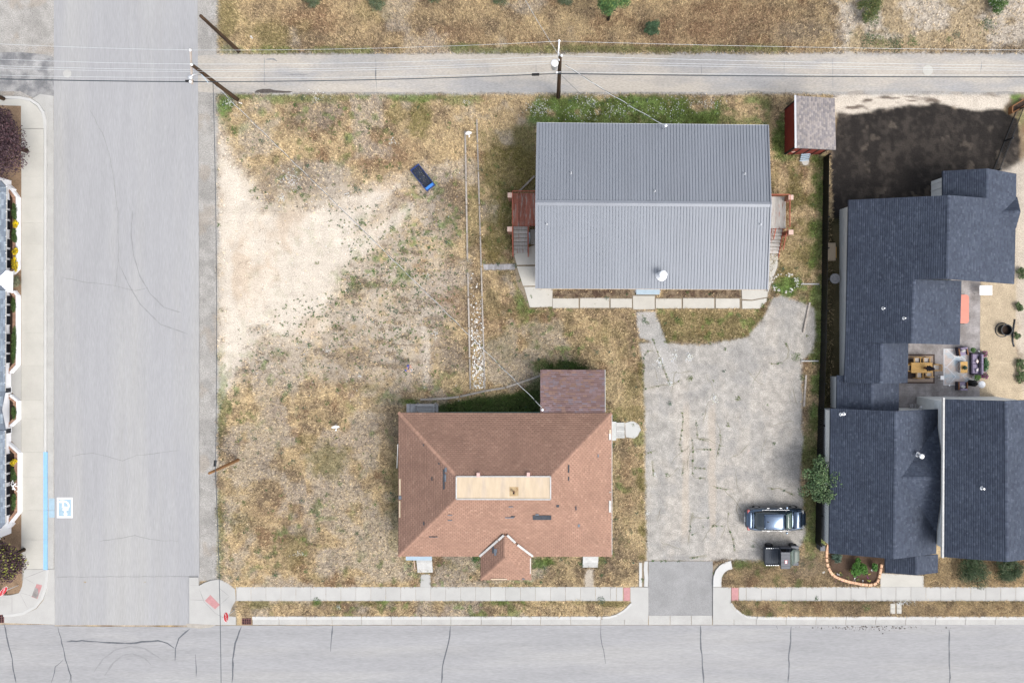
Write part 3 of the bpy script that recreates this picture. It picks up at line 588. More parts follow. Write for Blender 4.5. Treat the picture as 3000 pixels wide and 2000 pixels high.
# south pavement
walk = empty('sidewalk', P(1500, 1738), kind='structure')
slabm = {}
def slab(name, x0, x1, y0, y1, z0, z1, m, parent, gap=.6, b=.012):
    a = P(x0+gap, y1); c = P(x1-gap, y0); key = (round(c.x-a.x, 2), round(c.y-a.y, 2), z0, z1, m.name)
    if key not in slabm:
        mb = MB(); hx, hy = (c.x-a.x)/2, (c.y-a.y)/2; mb.bev((-hx, -hy, z0), (hx, hy, z1), b); slabm[key] = mb.mesh(name, m)
    return piece(slabm[key], name, parent, Vector(((a.x+c.x)/2, (a.y+c.y)/2, 0)))
x = 693.0
while x < 1800: slab('slab', x, min(x+43.8, 1805), 1717, 1758, -.05, .105, mt['concrete'], walk, .24); x += 43.8
x = 2185.0
while x < 3060: slab('slab', x, x+43.8, 1717, 1758.5, -.05, .105, mt['concrete'], walk, .24); x += 43.8
for a, b in ((1805,1825),(2163,2185)): slab('slab', a, b, 1718, 1758, -.05, .104, mt['concrete'], walk)
mb = MB(); mb.prism([P(*p)[:2] for p in [(1766,1804),(1800,1801),(1830,1784),(1850,1763),(1846.5,1759),(1846.5,1718),(1899,1718),(1899,1812),(1766,1812)]], -.05, .10); mb.build('driveway_flare', mt['concrete'], walk)
mb = MB(); mb.prism([P(*p)[:2] for p in [(2088,1718),(2140.5,1718),(2140.5,1761),(2150,1777),(2180,1799),(2215,1804),(2215,1812),(2088,1812)]], -.05, .10); mb.build('driveway_flare', mt['concrete'], walk)
for (x0, x1) in ((1825.5, 1846), (2141.5, 2163)): slab('tactile_pad', x0, x1, 1719, 1758, -.05, .112, mt['redpad'], walk)
# corner ramp in the south-west
mb = MB(); mb.prism([P(*p)[:2] for p in [(556,1689),(582,1689),(584,1714),(600,1705),(620,1698),(645,1695),(668,1705),(690,1724),(692,1757),(684,1770),(676,1788),(672,1803),(692,1804),(692,1828),(640,1828),(556,1824)]], -.05, .105)
mb.build('corner_ramp', mt['concrete'], walk)
mb = MB(); mb.prism([P(*p)[:2] for p in [(602,1757),(618,1740),(646,1769),(632,1782)]], -.05, .112); mb.build('tactile_pad', mt['redpad'], walk)
for pl in ([(557,1714),(584,1714)],[(557,1756),(602,1757)],[(646,1769),(672,1746)],[(672,1746),(640,1720)],[(693,1725),(693,1758)],[(560,1829),(600,1829)],[(672,1803),(660,1812),(630,1795),(598,1762),(584,1725)]):
    ribbon('joint', pl, 1.1, .1095, mt['crack'], walk, .2)
kb = empty('kerb', P(1500, 1812), kind='structure')
x = 692.0; n = 0
edges = [692, 714, 740, 818, 899, 973, 1060, 1147, 1235, 1321, 1410, 1498, 1584, 1672, 1760]
for a, b in list(zip(edges, edges[1:]))+[(2215+i*87.5, 2215+(i+1)*87.5) for i in range(10)]:
    if a < 737 and b > 712: continue
    slab('kerb_stone', a, b, 1803, 1812.5, -.05, .125, mt['kerb'], kb, .4); slab('gutter_pan', a, b, 1812.5, 1829, -.05, .03, mt['gutter'], kb, .4)
slab('kerb_stone', 714, 737, 1790, 1797, -.05, .02, mt['kerb'], kb) if False else None
for a, b in ((1760,1830),(1830,1899)): slab('gutter_pan', a, b, 1812.6, 1829, -.05, .03, mt['gutter'], kb, .4)
for a, b in ((2088,2150),(2150,2215)): slab('gutter_pan', a, b, 1812.6, 1829, -.05, .03, mt['gutter'], kb, .4)
for a, b in ((1900,1963),(1963,2025),(2025,2087)): slab('gutter_pan', a, b, 1801.5, 1829, -.05, .028, mt['gutter'], kb, .5)
# storm drain
def grate(px0, px1, py0, py1, label):
    a = P(px0, py1); c = P(px1, py0); t = empty('storm_drain', (a.x, a.y, .02), label, 'drain', 'storm drains at the kerb')
    mb = MB(); mb.box((a.x, a.y, -.08), (c.x, c.y, .02)); mb.build('pit', mt['dark'], t)
    mb = MB()
    for k in range(5): xx = a.x+(c.x-a.x)*k/4; mb.box((xx-.018, a.y, .022), (xx+.018, c.y, .05))
    mb.build('bars', mt['rust'], t)
    mb = MB()
    for k in range(6): yy = a.y+(c.y-a.y)*k/5; mb.box((a.x, yy-.018, .051), (c.x, yy+.018, .06))
    mb.build('cross_bars', mt['rust'], t)
grate(710, 736, 1802, 1827, 'rusty storm drain grate at the kerb near the leaning stop sign')
grate(-16, 12, 1795, 1822, 'rusty storm drain grate cut off at the lower left edge')
# driveway (draped over the slope from the lot to the street)
xs = np.linspace(1899.5, 2087.5, 24); ys = np.linspace(1642, 1801.5, 24); DX, DY = np.meshgrid(xs, ys)
V = np.stack([(DX-CX)/S, (CY-DY)/S, gz(DX, DY)+.022], -1).reshape(-1, 3); ii = np.arange(576).reshape(24, 24)
npmesh('driveway', V, np.stack([ii[:-1, :-1], ii[1:, :-1], ii[1:, 1:], ii[:-1, 1:]], -1).reshape(-1, 4), mt['asphalt_dk'], kind='structure')
def arcstrip(name, pl, wd, z0, z1, m, parent):
    mb = MB(); L_, R_ = [], []
    for i, (x, y) in enumerate(pl):
        x0, y0 = pl[max(0, i-1)]; x1, y1 = pl[min(len(pl)-1, i+1)]; l = math.hypot(x1-x0, y1-y0); nx_, ny_ = -(y1-y0)/l*wd/2, (x1-x0)/l*wd/2
        L_.append(P(x+nx_, y+ny_)); R_.append(P(x-nx_, y-ny_))
    for i in range(len(pl)-1): mb.prism([q[:2] for q in (L_[i], L_[i+1], R_[i+1], R_[i])], z0, z1)
    return mb.build(name, m, parent)
arc = [(2142,1652),(2128,1655),(2115,1663),(2106,1674),(2101,1688),(2100,1702),(2100,1716)]
dk_ = empty('driveway_kerb', P(2100, 1690), kind='structure')
arcstrip('kerb_stone', arc, 24, -.05, .17, mt['kerb'], dk_)
arcstrip('kerb_stone', [(1876,1646),(1876,1680),(1876,1716)], 8, -.05, .13, mt['kerb'], dk_)
arcstrip('kerb_stone', [(1892,1642),(1891,1665),(1893,1690),(1892,1716)], 11, -.05, .12, mt['kerb'], dk_)
# kerb edge along the flares
arcstrip('kerb_stone', [(1762,1807),(1785,1806),(1806,1800),(1828,1787),(1850,1766)], 6, -.05, .125, mt['kerb'], kb)
arcstrip('kerb_stone', [(2218,1807),(2190,1805),(2170,1796),(2152,1781),(2140,1764)], 6, -.05, .125, mt['kerb'], kb)
# west pavement along the white building
wwalk = empty('west_sidewalk', P(100, 1000), kind='structure')
jy = [290, 379, 450, 518, 579, 653, 716, 791, 886, 974, 1070, 1171, 1225, 1323, 1397, 1493, 1579, 1665]
for a, b in zip(jy, jy[1:]):
    m_ = mt['concrete_w']
    if a == 290: continue
    slab('slab', 65, 131, a, b, -.05, .132, m_, wwalk, .5); slab('kerb_stone', 131, 138.5, a, b, -.05, .136, mt['kerb'], wwalk, .3); slab('gutter_pan', 138.5, 157.5, a, b, -.05, .03, mt['gutter'], wwalk, .3)
mb = MB(); mb.prism([P(*p)[:2] for p in [(65,378),(65,312),(0,310),(-60,310),(-60,294),(60,292),(90,298),(110,312),(124,332),(130,352),(131,378)]], -.05, .132); mb.build('corner_slab', mt['concrete_w'], wwalk)
arcstrip('kerb_stone', [(-60,288),(20,287),(62,288),(92,294),(114,308),(128,330),(134,352),(135,379)], 8, -.05, .136, mt['kerb'], wwalk)
mb = MB(); mb.prism([P(*p)[:2] for p in [(95,290),(118,276),(157,282),(157,379),(139,379),(138,350),(131,326),(116,304)]], -.05, .03); mb.build('gutter_pan', mt['gutter'], wwalk)
mb = MB(); mb.prism([P(*p)[:2] for p in [(72,1666),(138,1666),(140,1690),(136,1720),(124,1752),(104,1776),(70,1792),(35,1798),(-60,1798),(-60,1745),(0,1742),(35,1741),(58,1735),(67,1715),(71,1690)]], -.05, .10); mb.build('corner_slab', mt['concrete'], wwalk)
mb = MB(); mb.prism([P(*p)[:2] for p in [(139.5,1666),(160,1666),(161,1828),(13,1823),(13,1804),(40,1803),(75,1797),(108,1781),(128,1756),(139,1722)]], -.05, .035); mb.build('gutter_pan', mt['concrete'], wwalk)
arcstrip('kerb_stone', [(140,1667),(139,1695),(135,1722),(124,1752),(104,1777),(72,1794),(40,1800),(12,1800)], 8, -.05, .11, mt['kerb'], wwalk)
mb = MB(); mb.prism([P(*p)[:2] for p in [(110,1708),(126,1712),(112,1752),(95,1746)]], -.05, .106); mb.build('tactile_pad', mt['redpad'], wwalk)
mb = MB(); mb.prism([P(*p)[:2] for p in [(105,1718),(114,1722),(116,1740),(109,1751),(96,1744)]], -.05, .110); mb.build('worn_patch', mt['patio'], wwalk)
for pl in ([(71,1693),(137,1667)],[(72,1693),(100,1708)],[(60,1735),(95,1746)],[(35,1741),(35,1797)],[(58,1737),(80,1780)]): ribbon('joint', pl, 1.0, .1045, mt['crack'], wwalk, .1)
for (ya, yb) in ((1322,1397),(1397,1493),(1493,1579),(1579,1667)):
    mb = MB(); a = P(130.5, yb-.4); c = P(142, ya+.4); mb.box((a.x, a.y, .1), (c.x, c.y, .1405)); mb.build('blue_kerb_paint', mt['bluepaint'], wwalk)
for (ya, yb) in ((1459,1493),(1493.6,1515)):
    mb = MB(); a = P(143.5, yb); c = P(160, ya); mb.box((a.x, a.y, .0), (c.x, c.y, .0345)); mb.build('pale_blue_gutter_paint', mt['bluepale'], wwalk)
for tri in ([(18,1116),(63,1070),(65,1070),(65,1170),(62,1170),(36,1146)],[(18,1264),(34,1252),(62,1228),(65,1228),(65,1324),(64,1324)]):
    mb = MB(); mb.prism([P(*p)[:2] for p in tri], -.05, .131); mb.build('entrance_slab', mt['concrete'], wwalk)
# parking symbol
hp = empty('parking_symbol', P(190, 1486, .02), 'pale blue and white wheelchair parking symbol painted on the street', 'road marking')
mb = MB(); mb.prism([P(*p)[:2] for p in [(172,1462),(209,1462),(210,1511),(172,1511)]], .012, .0165); mb.build('blue_field', mt['bluepale'], hp)
mb = MB()
for q in ([(167,1456.5),(213,1456.5),(213,1462),(167,1462)],[(167,1511),(213.5,1511),(213.5,1516.5),(167,1516.5)],[(167,1462),(172,1462),(172,1511),(167,1511)],[(208.5,1462),(213,1462),(213.5,1511),(209,1511)]): mb.prism([P(*p)[:2] for p in q], .012, .0205)
mb.build('white_border', mt['whitepaint'], hp)
mb = MB()
f = lambda x, y: (x/1163*230, 1250+y/1163*230)
SEQ = 0.0
wheel = [f(925+95*math.sin(t), 1165-70*math.cos(t)) for t in np.linspace(-.9, 2.9, 18)]
for pl, wd in ((wheel, 5),([f(885,1110),f(935,1110),f(935,1190),f(985,1190)],5),([f(930,1225),f(1010,1225)],4),([f(970,1190),f(970,1270)],5.5)):
    for (a, b), (c, d) in zip(pl, pl[1:]):
        l = math.hypot(c-a, d-b); nx_, ny_ = -(d-b)/l*wd/2, (c-a)/l*wd/2; ex, ey = (c-a)/l*.8, (d-b)/l*.8
        mb.prism([P(*p)[:2] for p in [(a-ex+nx_, b-ey+ny_), (c+ex+nx_, d+ey+ny_), (c+ex-nx_, d+ey-ny_), (a-ex-nx_, b-ey-ny_)]], .0166, .0206+SEQ); SEQ += .00035
mb.lathe(P(*f(970, 1290), .0166), [(.15, 0), (.15, .0140), (0.001, .0145)], 18)
mb.build('wheelchair_figure', mt['whitepaint'], hp)
# concrete walk along the metal building
bwalk = empty('building_walk', P(1850, 890), kind='structure')
q5 = lambda x, y: (1500+x/3.136, 500+y/3.136)
for pts in ([q5(25,790),q5(15,760),q5(230,675),q5(240,862),q5(45,866)],[q5(45,880),q5(240,880),q5(240,1056),q5(102,1058)],[q5(112,1068),q5(240,1068),q5(372,1090),q5(370,1250),q5(165,1255)],
            [q5(1108,1150),q5(1308,1150),q5(1309,1272),q5(1112,1273)],[q5(2106,1090),q5(2345,1090),q5(2342,1160),q5(2200,1186),q5(2110,1179)],[q5(2110,1193),q5(2200,1196),q5(2338,1170),q5(2335,1200),q5(2270,1265),q5(2112,1268)],
            [(2246,742),(2277,752),(2276,782),(2262,815),(2250,855),(2240,850)]):
    mb = MB(); mb.prism([P(*p)[:2] for p in pts], -.03, .135); mb.build('slab', mt['concrete_w'], bwalk)
for a, b in ((372,612),(622,893),(902,1102),(1316,1556),(1566,1856),(1866,2088)):
    x0, y0 = q5(a, 1172); x1, y1 = q5(b, 1262); slab('slab', x0, x1, y0+random.uniform(-1, 1), y1+random.uniform(-1, 1), -.03, .135, mt['concrete_w'], bwalk, .4)
# other concrete
def slabthing(name, pts, z, m, label, cat):
    mb = MB(); mb.prism([P(*p)[:2] for p in pts], -.05, z); return setp(mb.build(name, m), label, cat)
pth = [(1232,1717),(1232,1692),(1234,1684),(1240,1680.5),(1255,1680.5),(1261,1684),(1262.5,1692),(1262.5,1717)]
setp(slabthing('front_path', pth, .105, mt['concrete'], None, None), kind='structure')
setp(slabthing('porch_path', [(2578,1677),(2612,1678),(2680,1683),(2704,1684),(2705,1716.5),(2577,1716.5)], .125, mt['concrete_w'], None, None), kind='structure')
slabthing('concrete_pad', [(1831,1238),(1848,1233),(1858,1234),(1868,1240),(1873,1247),(1877,1259),(1872,1266),(1867,1276),(1858,1283),(1845,1281),(1832,1279)], .12, mt['kerb'], 'broken round pale concrete pad at foot of the east side steps', 'pad')
setp(slabthing('patio', [(2625,815),(2870,815),(2868,1180),(2862,1240),(2600,1240),(2600,1125),(2640,1000)], .10, mt['patio'], None, None), kind='structure')
pt = bpy.data.objects['patio']
for pl in ([(2815,957),(2869,957)],[(2815,1000),(2868,998)],[(2632,1145),(2868,1146)],[(2712,1010),(2712,1210)],[(2790,1125),(2790,1180)]): ribbon('joint', pl, .9, .1045, mt['crack'], pt, .1)
for k, (a, b) in enumerate(((2607,1766),(2626,1766),(2607,1781),(2626,1781))):
    mb = MB(); c = P(a+6.5, b+7.0); mb.bev((c.x-.19, c.y-.2, .05), (c.x+.19, c.y+.2, .115), .012)
    setp(mb.build('paver', mt['concrete_w']), ['upper left of the four square pavers in the verge','upper right of the four square pavers in the verge','lower left of the four square pavers in the verge','lower right of the four square pavers in the verge'][k], 'paver', 'square pavers set in the verge')
# ------------------------------------------------------------------ roofs
def PP(t): return P(*t)
def plane_of(pts):
    c = sum(pts, Vector())/len(pts); n = Vector()
    for i in range(len(pts)):
        a, b = pts[i], pts[(i+1) % len(pts)]; n += (a-c).cross(b-c)
    n.normalize(); return c, (n if n.z > 0 else -n)
def onplane(pts, px, py, off=0.0):
    c, n = plane_of([PP(t) for t in pts]); o = Vector((0, 0, H)); d = P(px, py, 0)-o
    t = (c+n*off-o).dot(n)/d.dot(n); return o+d*t
def shingles(pts3, cols, parent, e=.14, tw=.30, gap=.012, h=.014, rnd=.12, arch=False, weights=None, name='shingles'):
    c, n = plane_of(pts3); v = (Vector((0, 0, 1))-n*n.z).normalized(); u = v.cross(n).normalized()
    ab = np.array([((p-c).dot(u), (p-c).dot(v)) for p in pts3]); b0_, b1_ = ab[:, 1].min(), ab[:, 1].max()
    A0, A1, B0 = [], [], []; row = 0; b = b0_
    while b < b1_-.02:
        bm = min(b+e*.5, b1_-.005); xs = []
        for i in range(len(ab)):
            (xa, ya), (xb, yb) = ab[i], ab[(i+1) % len(ab)]
            if (ya-bm)*(yb-bm) < 0: xs.append(xa+(xb-xa)*(bm-ya)/(yb-ya))
        if len(xs) >= 2:
            lo, hi = min(xs), max(xs)
            if arch:
                st = [lo]
                while st[-1] < hi: st.append(st[-1]+random.uniform(.6, 1.5)*tw)
                st = np.array(st)
            else: st = np.arange(math.floor(lo/tw)*tw-(row % 2)*tw*.5, hi, tw)
            a0 = np.clip(st[:-1] if arch else st, lo, hi); a1 = np.clip((st[1:] if arch else st+tw)-gap, lo, hi)
            k = a1-a0 > .02; A0.append(a0[k]); A1.append(a1[k]); B0.append(np.full(k.sum(), b))
        b += e; row += 1
    A0 = np.concatenate(A0); A1 = np.concatenate(A1); B0 = np.concatenate(B0); m = len(A0)
    cu, cv, cn, cc = (np.array(q) for q in (u, v, n, c)); hh = h*RNG.uniform(.7, 1.3, m)
    def pt(a, b, z): return cc+a[:, None]*cu+b[:, None]*cv+z[:, None]*cn
    B1 = np.minimum(B0+e+.01, b1_); lo_ = np.full(m, .001); up = np.full(m, .004)
    VV = np.empty((m, 6, 3)); VV[:, 0] = pt(A0, B0, hh); VV[:, 1] = pt(A1, B0, hh); VV[:, 2] = pt(A1, B1, up); VV[:, 3] = pt(A0, B1, up); VV[:, 4] = pt(A0, B0, lo_); VV[:, 5] = pt(A1, B0, lo_)
    base = np.arange(m)[:, None]*6; F = np.concatenate([base+np.array([[0, 1, 2, 3]]), base+np.array([[4, 5, 1, 0]])])
    cols = np.array(cols); ci = RNG.choice(len(cols), m, p=weights); col = cols[ci]*RNG.uniform(1-rnd, 1+rnd, (m, 1))
    return npmesh(name, VV.reshape(-1, 3), F, mt['shingle'], parent, np.repeat(col, 6, 0), kind='stuff')
def deck(pts3, parent, m, name='roof_slope', th=.14):
    mb = MB(); k = len(pts3); c, n = plane_of(pts3)
    a = sum(pts3[i].x*pts3[(i+1) % k].y-pts3[(i+1) % k].x*pts3[i].y for i in range(k)); q = pts3 if a > 0 else pts3[::-1]
    mb.add(list(q)+[p-Vector((0, 0, th)) for p in q], [tuple(range(k)), tuple(range(2*k-1, k-1, -1))]+[(i, k+i, k+(i+1) % k, (i+1) % k) for i in range(k)])
    return mb.build(name, m, parent)
def slope(parent, pts, cols, dm, **kw):
    p3 = [PP(t) for t in pts]; d = deck(p3, parent, dm); shingles(p3, cols, d, **kw); return d
def ridgecaps(a, b, parent, cols, wd=.24, step=.16, h=.02, name='ridge_caps'):
    a = Vector(a); b = Vector(b); L_ = (b-a).length; d = (b-a)/L_; x = d.cross(Vector((0, 0, 1))).normalized(); mb = MB(); k = int(L_/step)
    for i in range(k):
        p = a+d*step*i; q = p+d*(step*1.02); c = random.choice(cols); f = random.uniform(.88, 1.12); mb.col = tuple(t*f for t in c)
        up = Vector((0, 0, 1)); mb.add([p-x*wd/2-up*wd*.12+up*h, p+up*(h+.015), p+x*wd/2-up*wd*.12+up*h, q-x*wd/2-up*wd*.12+up*.006, q+up*(h+.003), q+x*wd/2-up*wd*.12+up*.006], [(0, 1, 4, 3), (1, 2, 5, 4)])
    return mb.build(name, mt['shingle'], parent, col=True, kind='stuff')
def walls(parent, x0, x1, y0, y1, z, m, name='wall'):
    mb = MB(); mb.box((x0, y0, -.05), (x1, y1, z)); return mb.build(name, m, parent)
def windowp(parent, a, b, z0, z1, nrm, fm, name='window'):
    """flat window on a wall between ground points a and b"""
    a = Vector((*a, 0)); b = Vector((*b, 0)); d = (b-a).normalized(); n = Vector((*nrm, 0)); mb = MB()
    def bx(s0, s1, t0, t1, e0, e1): mb.add([a+d*s0+n*e0+Vector((0,0,t0)), a+d*s1+n*e0+Vector((0,0,t0)), a+d*s1+n*e1+Vector((0,0,t0)), a+d*s0+n*e1+Vector((0,0,t0)),
        a+d*s0+n*e0+Vector((0,0,t1)), a+d*s1+n*e0+Vector((0,0,t1)), a+d*s1+n*e1+Vector((0,0,t1)), a+d*s0+n*e1+Vector((0,0,t1))], [(3,2,1,0),(4,5,6,7),(0,1,5,4),(1,2,6,5),(2,3,7,6),(3,0,4,7)])
    L_ = (b-a).length; w_ = .06
    for q in ((0, L_, z0, z0+w_), (0, L_, z1-w_, z1), (0, w_, z0+w_, z1-w_), (L_-w_, L_, z0+w_, z1-w_)): bx(*q, -.02, .05)
    o = mb.build(name, fm, parent); mb = MB(); bx(w_, L_-w_, z0+w_, z1-w_, -.01, .02); mb.build('pane', mt['glass'], o); return o
DK = [(.052,.062,.086), (.047,.056,.079), (.057,.068,.093), (.067,.079,.106)]; DKW = [.4, .28, .22, .1]
BR = [(.274,.166,.123), (.262,.158,.117), (.288,.176,.130), (.315,.196,.145)]; BRW = [.5, .3, .17, .03]
mt['deckdk'] = M('dark_roof_deck', (.036, .044, .064), .95, .1, 2); mt['deckbr'] = M('brown_roof_deck', (.165, .097, .074), .95, .1, 2)
mt['deckpu'] = M('purple_roof_deck', (.16, .105, .10), .95, .1, 2); mt['deckgy'] = M('grey_roof_deck', (.15, .14, .14), .95, .1, 2); mt['deckbl'] = M('blue_roof_deck', (.11, .13, .16), .95, .1, 2)
# ---- dark house with the courtyard
dh = empty('courtyard_house', (30.5, 3, 0), 'long dark slate-blue shingled house with stepped gables around the patio', 'house')
walls(dh, 24.95, 36.9, 3.65, 9.3, 2.55, mt['siding']); walls(dh, 24.95, 32.5, -1.2, 3.65, 2.55, mt['siding']); walls(dh, 24.95, 28.5, -4.2, -1.2, 2.5, mt['siding']); walls(dh, 32.4, 37.0, 9.3, 11.6, 2.45, mt['siding'])
walls(dh, 24.2, 28.2, -6.7, -4.2, 2.1, mt['siding'])
mb = MB(); yy = -4.1
while yy < 9.2: mb.box((24.915, yy, 0), (24.948, yy+.035, 2.5)); yy += .16
mb.build('siding_laps', mt['siding'], dh, kind='stuff')
mb = MB()
for yy in (9.6, 10.2, 10.8, 11.3): mb.box((32.36, yy, 0), (32.399, yy+.04, 2.4))
mb.build('siding_laps', mt['siding'], dh, kind='stuff')
kw = dict(arch=True, weights=DKW, rnd=.10, gap=.006, h=.014, tw=.20, e=.15)
for pts in ([(2486,586,2.6),(2481.5,822,2.6),(2776,817,4.78),(2781,572,4.78)],[(2481.5,822,2.6),(2478,1004.5,2.6),(2672,1006,4.04),(2679,818.7,4.04)],[(2478,1004.5,2.6),(2473,1120.6,2.6),(2582,1123,3.345),(2584,1006,3.345)],
            [(2781,572,4.78),(2776,817,4.78),(2971,832,2.6),(2977,587,2.6)],[(2679,818.7,4.04),(2672,1006,4.04),(2812,1010,2.6),(2815,822,2.6)],[(2584,1006,3.345),(2582,1123,3.345),(2659,1121.5,2.65),(2661,1004.5,2.65)],
            [(2452,1099,2.2),(2451,1204,2.2),(2556,1208,2.95),(2556,1100,2.95)],[(2556,1100,2.95),(2556,1208,2.95),(2632,1204,2.2),(2634,1099,2.2)],
            [(2762,501,2.6),(2762,577,2.6),(2892,592,3.5),(2893,494,3.5)],[(2893,494,3.5),(2892,592,3.5),(2977,589,2.6),(2977,509,2.6)],
            [(2934,622,3.06),(2990,620,3.06),(2980,577,2.55)],[(2934,622,3.06),(2977,668,2.55),(2990,620,3.06)]):
    slope(dh, pts, DK, mt['deckdk'], **kw)
for a, b in (((2781,572,4.8),(2776,817,4.8)),((2679,818.7,4.06),(2672,1006,4.06)),((2584,1006,3.36),(2582,1123,3.36)),((2893,494,3.52),(2892,592,3.52)),((2556,1122,2.97),(2556,1208,2.97)),((2936,622,3.07),(2990,620,3.07))):
    ridgecaps(P(*a), P(*b), dh, DK)
W1 = [(2486,586,2.6),(2481.5,822,2.6),(2776,817,4.78),(2781,572,4.78)]
def ventpipe(parent, plane, px, py, r=.05, h=.35, m='galv', name='roof_vent', cap=None, flash=True):
    p = onplane(plane, px, py); mb = MB(); mb.cone(p-Vector((0, 0, .1)), p+Vector((0, 0, h)), r, r, 12); o = mb.build(name, mt[m], parent, smooth=False)
    if flash:
        mb = MB(); c, n = plane_of([PP(t) for t in plane]); mb.lathe(p+Vector((0, 0, .02)), [(r*2.4, 0), (r*1.3, .05), (r*1.05, .09)], 14); mb.build('flashing', mt[m], o)
    if cap:
        mb = MB(); mb.lathe(p+Vector((0, 0, h)), [(0.001, -.02), (cap, 0), (cap, .05), (cap*.6, .12), (0.001, .14)], 20); mb.build('cap', mt['whitecap'], o, smooth=True)
    return o
for px, py in ((2586, 903), (2647, 932)): ventpipe(dh, W1, px, py, .05, .30, 'galv')
# ---- south-west dark house with the saddle roof and porch
gh = empty('garage_house', (27, -12, 0), 'dark slate-blue shingled house with small front porch gable beside the flower bed', 'house')
walls(gh, 23.32, 31.15, -17.3, -6.78, 2.72, mt['siding'])
mb = MB(); yy = -17.2
while yy < -6.8: mb.box((23.285, yy, 0), (23.318, yy+.035, 2.68)); yy += .2
mb.build('siding_laps', mt['siding'], gh, kind='stuff')
B5W = [(2433,1196,2.8),(2429,1619.6,2.8),(2620,1637,4.2),(2625,1204,4.2)]; B5E = [(2625,1204,4.2),(2620,1637,4.2),(2743,1621,3.05),(2747,1198,3.05)]
for pts in (B5W, B5E, [(2594,1626,2.4),(2594,1677,2.4),(2685,1684,3.0),(2685,1628,3.0)], [(2685,1628,3.0),(2685,1684,3.0),(2747,1677,2.4),(2748,1624,2.4)]):
    slope(gh, pts, DK, mt['deckdk'], **kw)
sA_ = onplane(B5E, 2640, 1400, .004); sB_ = P(2764, 1400, sA_.z); sN_ = onplane(B5E, 2746, 1245, .004); sS_ = onplane(B5E, 2743, 1560, .004)
for p3 in ([sA_, sB_, sN_], [sA_, sS_, sB_]): d = deck(p3, gh, mt['deckdk'], th=.02); shingles(p3, DK, d, **kw)
ridgecaps(sA_+Vector((.1,0,.01)), sB_+Vector((0,0,.01)), gh, DK)
for a, b in (((2625,1204,4.22),(2620,1637,4.22)),((2685,1630,3.02),(2685,1684,3.02))): ridgecaps(P(*a), P(*b), gh, DK)
ventpipe(gh, B5W, 2463, 1213, .06, .25, 'galv'); ventpipe(gh, B5W, 2472, 1212, .06, .2, 'galv')
ventpipe(gh, B5E, 2688, 1332, .10, .55, 'galv', 'chimney_pipe', cap=.19)
# ---- south-east dark house
eh = empty('east_house', (34.4, -11.5, 0), 'tall dark slate-blue gabled house with white fascia at right edge', 'house')
walls(eh, 31.2, 37.6, -17.0, -5.85, 4.72, mt['siding'])
mb = MB(); zz = 2.6
while zz < 4.7: mb.box((31.165, -16.9, zz), (31.199, -5.9, zz+.03)); zz += .18
mb.build('siding_laps', mt['siding'], eh, kind='stuff')
B6W = [(2765,1169,4.8),(2762,1631,4.8),(2951,1645,6.14),(2948,1174,6.14)]; B6E = [(2948,1174,6.14),(2951,1645,6.14),(3061,1631,4.8),(3061,1169,4.8)]
slope(eh, B6W, DK, mt['deckdk'], **kw); slope(eh, B6E, DK, mt['deckdk'], **kw); ridgecaps(P(2948,1174,6.16), P(2951,1645,6.16), eh, DK)
mb = MB(); mb.beam(P(2763.5,1164,4.76), P(2760.5,1632,4.76), .13, .2); mb.build('white_fascia', mt['whitewood'], eh)
ventpipe(eh, B6W, 2876, 1429, .06, .3, 'galv')
for (xx, yy) in ((33.5, -17.0), (35.5, -17.0)): windowp(eh, (xx, yy), (xx+1.1, yy), 1.0, 2.2, (0, -1), mt['whitewood'])
# ---- brown hip-roofed house
bh = empty('brown_house', P(1480, 1420), 'brown shingled hip-roof house with flat cream top and small front porch', 'house')
zE, zT = 3.3, 5.0
FN = [(1167,1208,zE),(1792,1210,zE),(1613,1395,zT),(1337,1395,zT)]; FS = [(1167,1629,zE),(1792,1629,zE),(1613,1462,zT),(1337,1461,zT)]
FW = [(1167,1208,zE),(1167,1629,zE),(1337,1461,zT),(1337,1395,zT)]; FE = [(1792,1210,zE),(1792,1629,zE),(1613,1462,zT),(1613,1395,zT)]
wa = P(1167, 1629, zE); wb = P(1792, 1209, zE)
walls(bh, wa.x+.35, wb.x-.35, wa.y+.35, wb.y-.35, 3.15, mt['teal'])
kb_ = dict(weights=BRW, rnd=.05, e=.15, tw=.30, gap=.030, h=.014)
for pts in (FN, FS, FW, FE): slope(bh, pts, BR, mt['deckbr'], **kb_)
for a, b in (((1167,1208,zE),(1337,1395,zT)),((1167,1629,zE),(1337,1461,zT)),((1792,1210,zE),(1613,1395,zT)),((1792,1629,zE),(1613,1462,zT))): ridgecaps(P(*a), P(*b), bh, BR[:2])
mb = MB(); q = [P(1337,1395,zT+.04), P(1613,1395,zT+.04), P(1613,1462,zT+.04), P(1337,1461,zT+.04)]; mb.prism([p[:2] for p in q], zT-.05, zT+.06); ft = mb.build('flat_roof', mt['cream'], bh)
for i in range(4): mb = MB(); mb.beam(q[i]+Vector((0,0,.035)), q[(i+1) % 4]+Vector((0,0,.035)), .09, .06); mb.build('edge_trim', mt['whitewood'], ft)
pv = P(1505.5,1440,zT+.06); mb = MB(); mb.cone(pv, pv+Vector((0,0,.45)), .07, .07, 14, False); mb.build('vent_pipe', mt['pillarside'], ft)
mb = MB(); mb.lathe(pv+Vector((0,0,.44)), [(.065,0),(.001,.001)], 14); mb.build('pipe_mouth', mt['dark'], ft)
a = P(1493,1452,zT); b = P(1519,1425,zT); mb = MB(); mb.box((a.x, a.y, zT+.06), (b.x, b.y, zT+.066)); mb.build('membrane_patch', M('stained_membrane', (.36,.265,.15), .85, .2, 5, col2=(.20,.12,.06), mix=(.5,.68), mscale=3), ft)
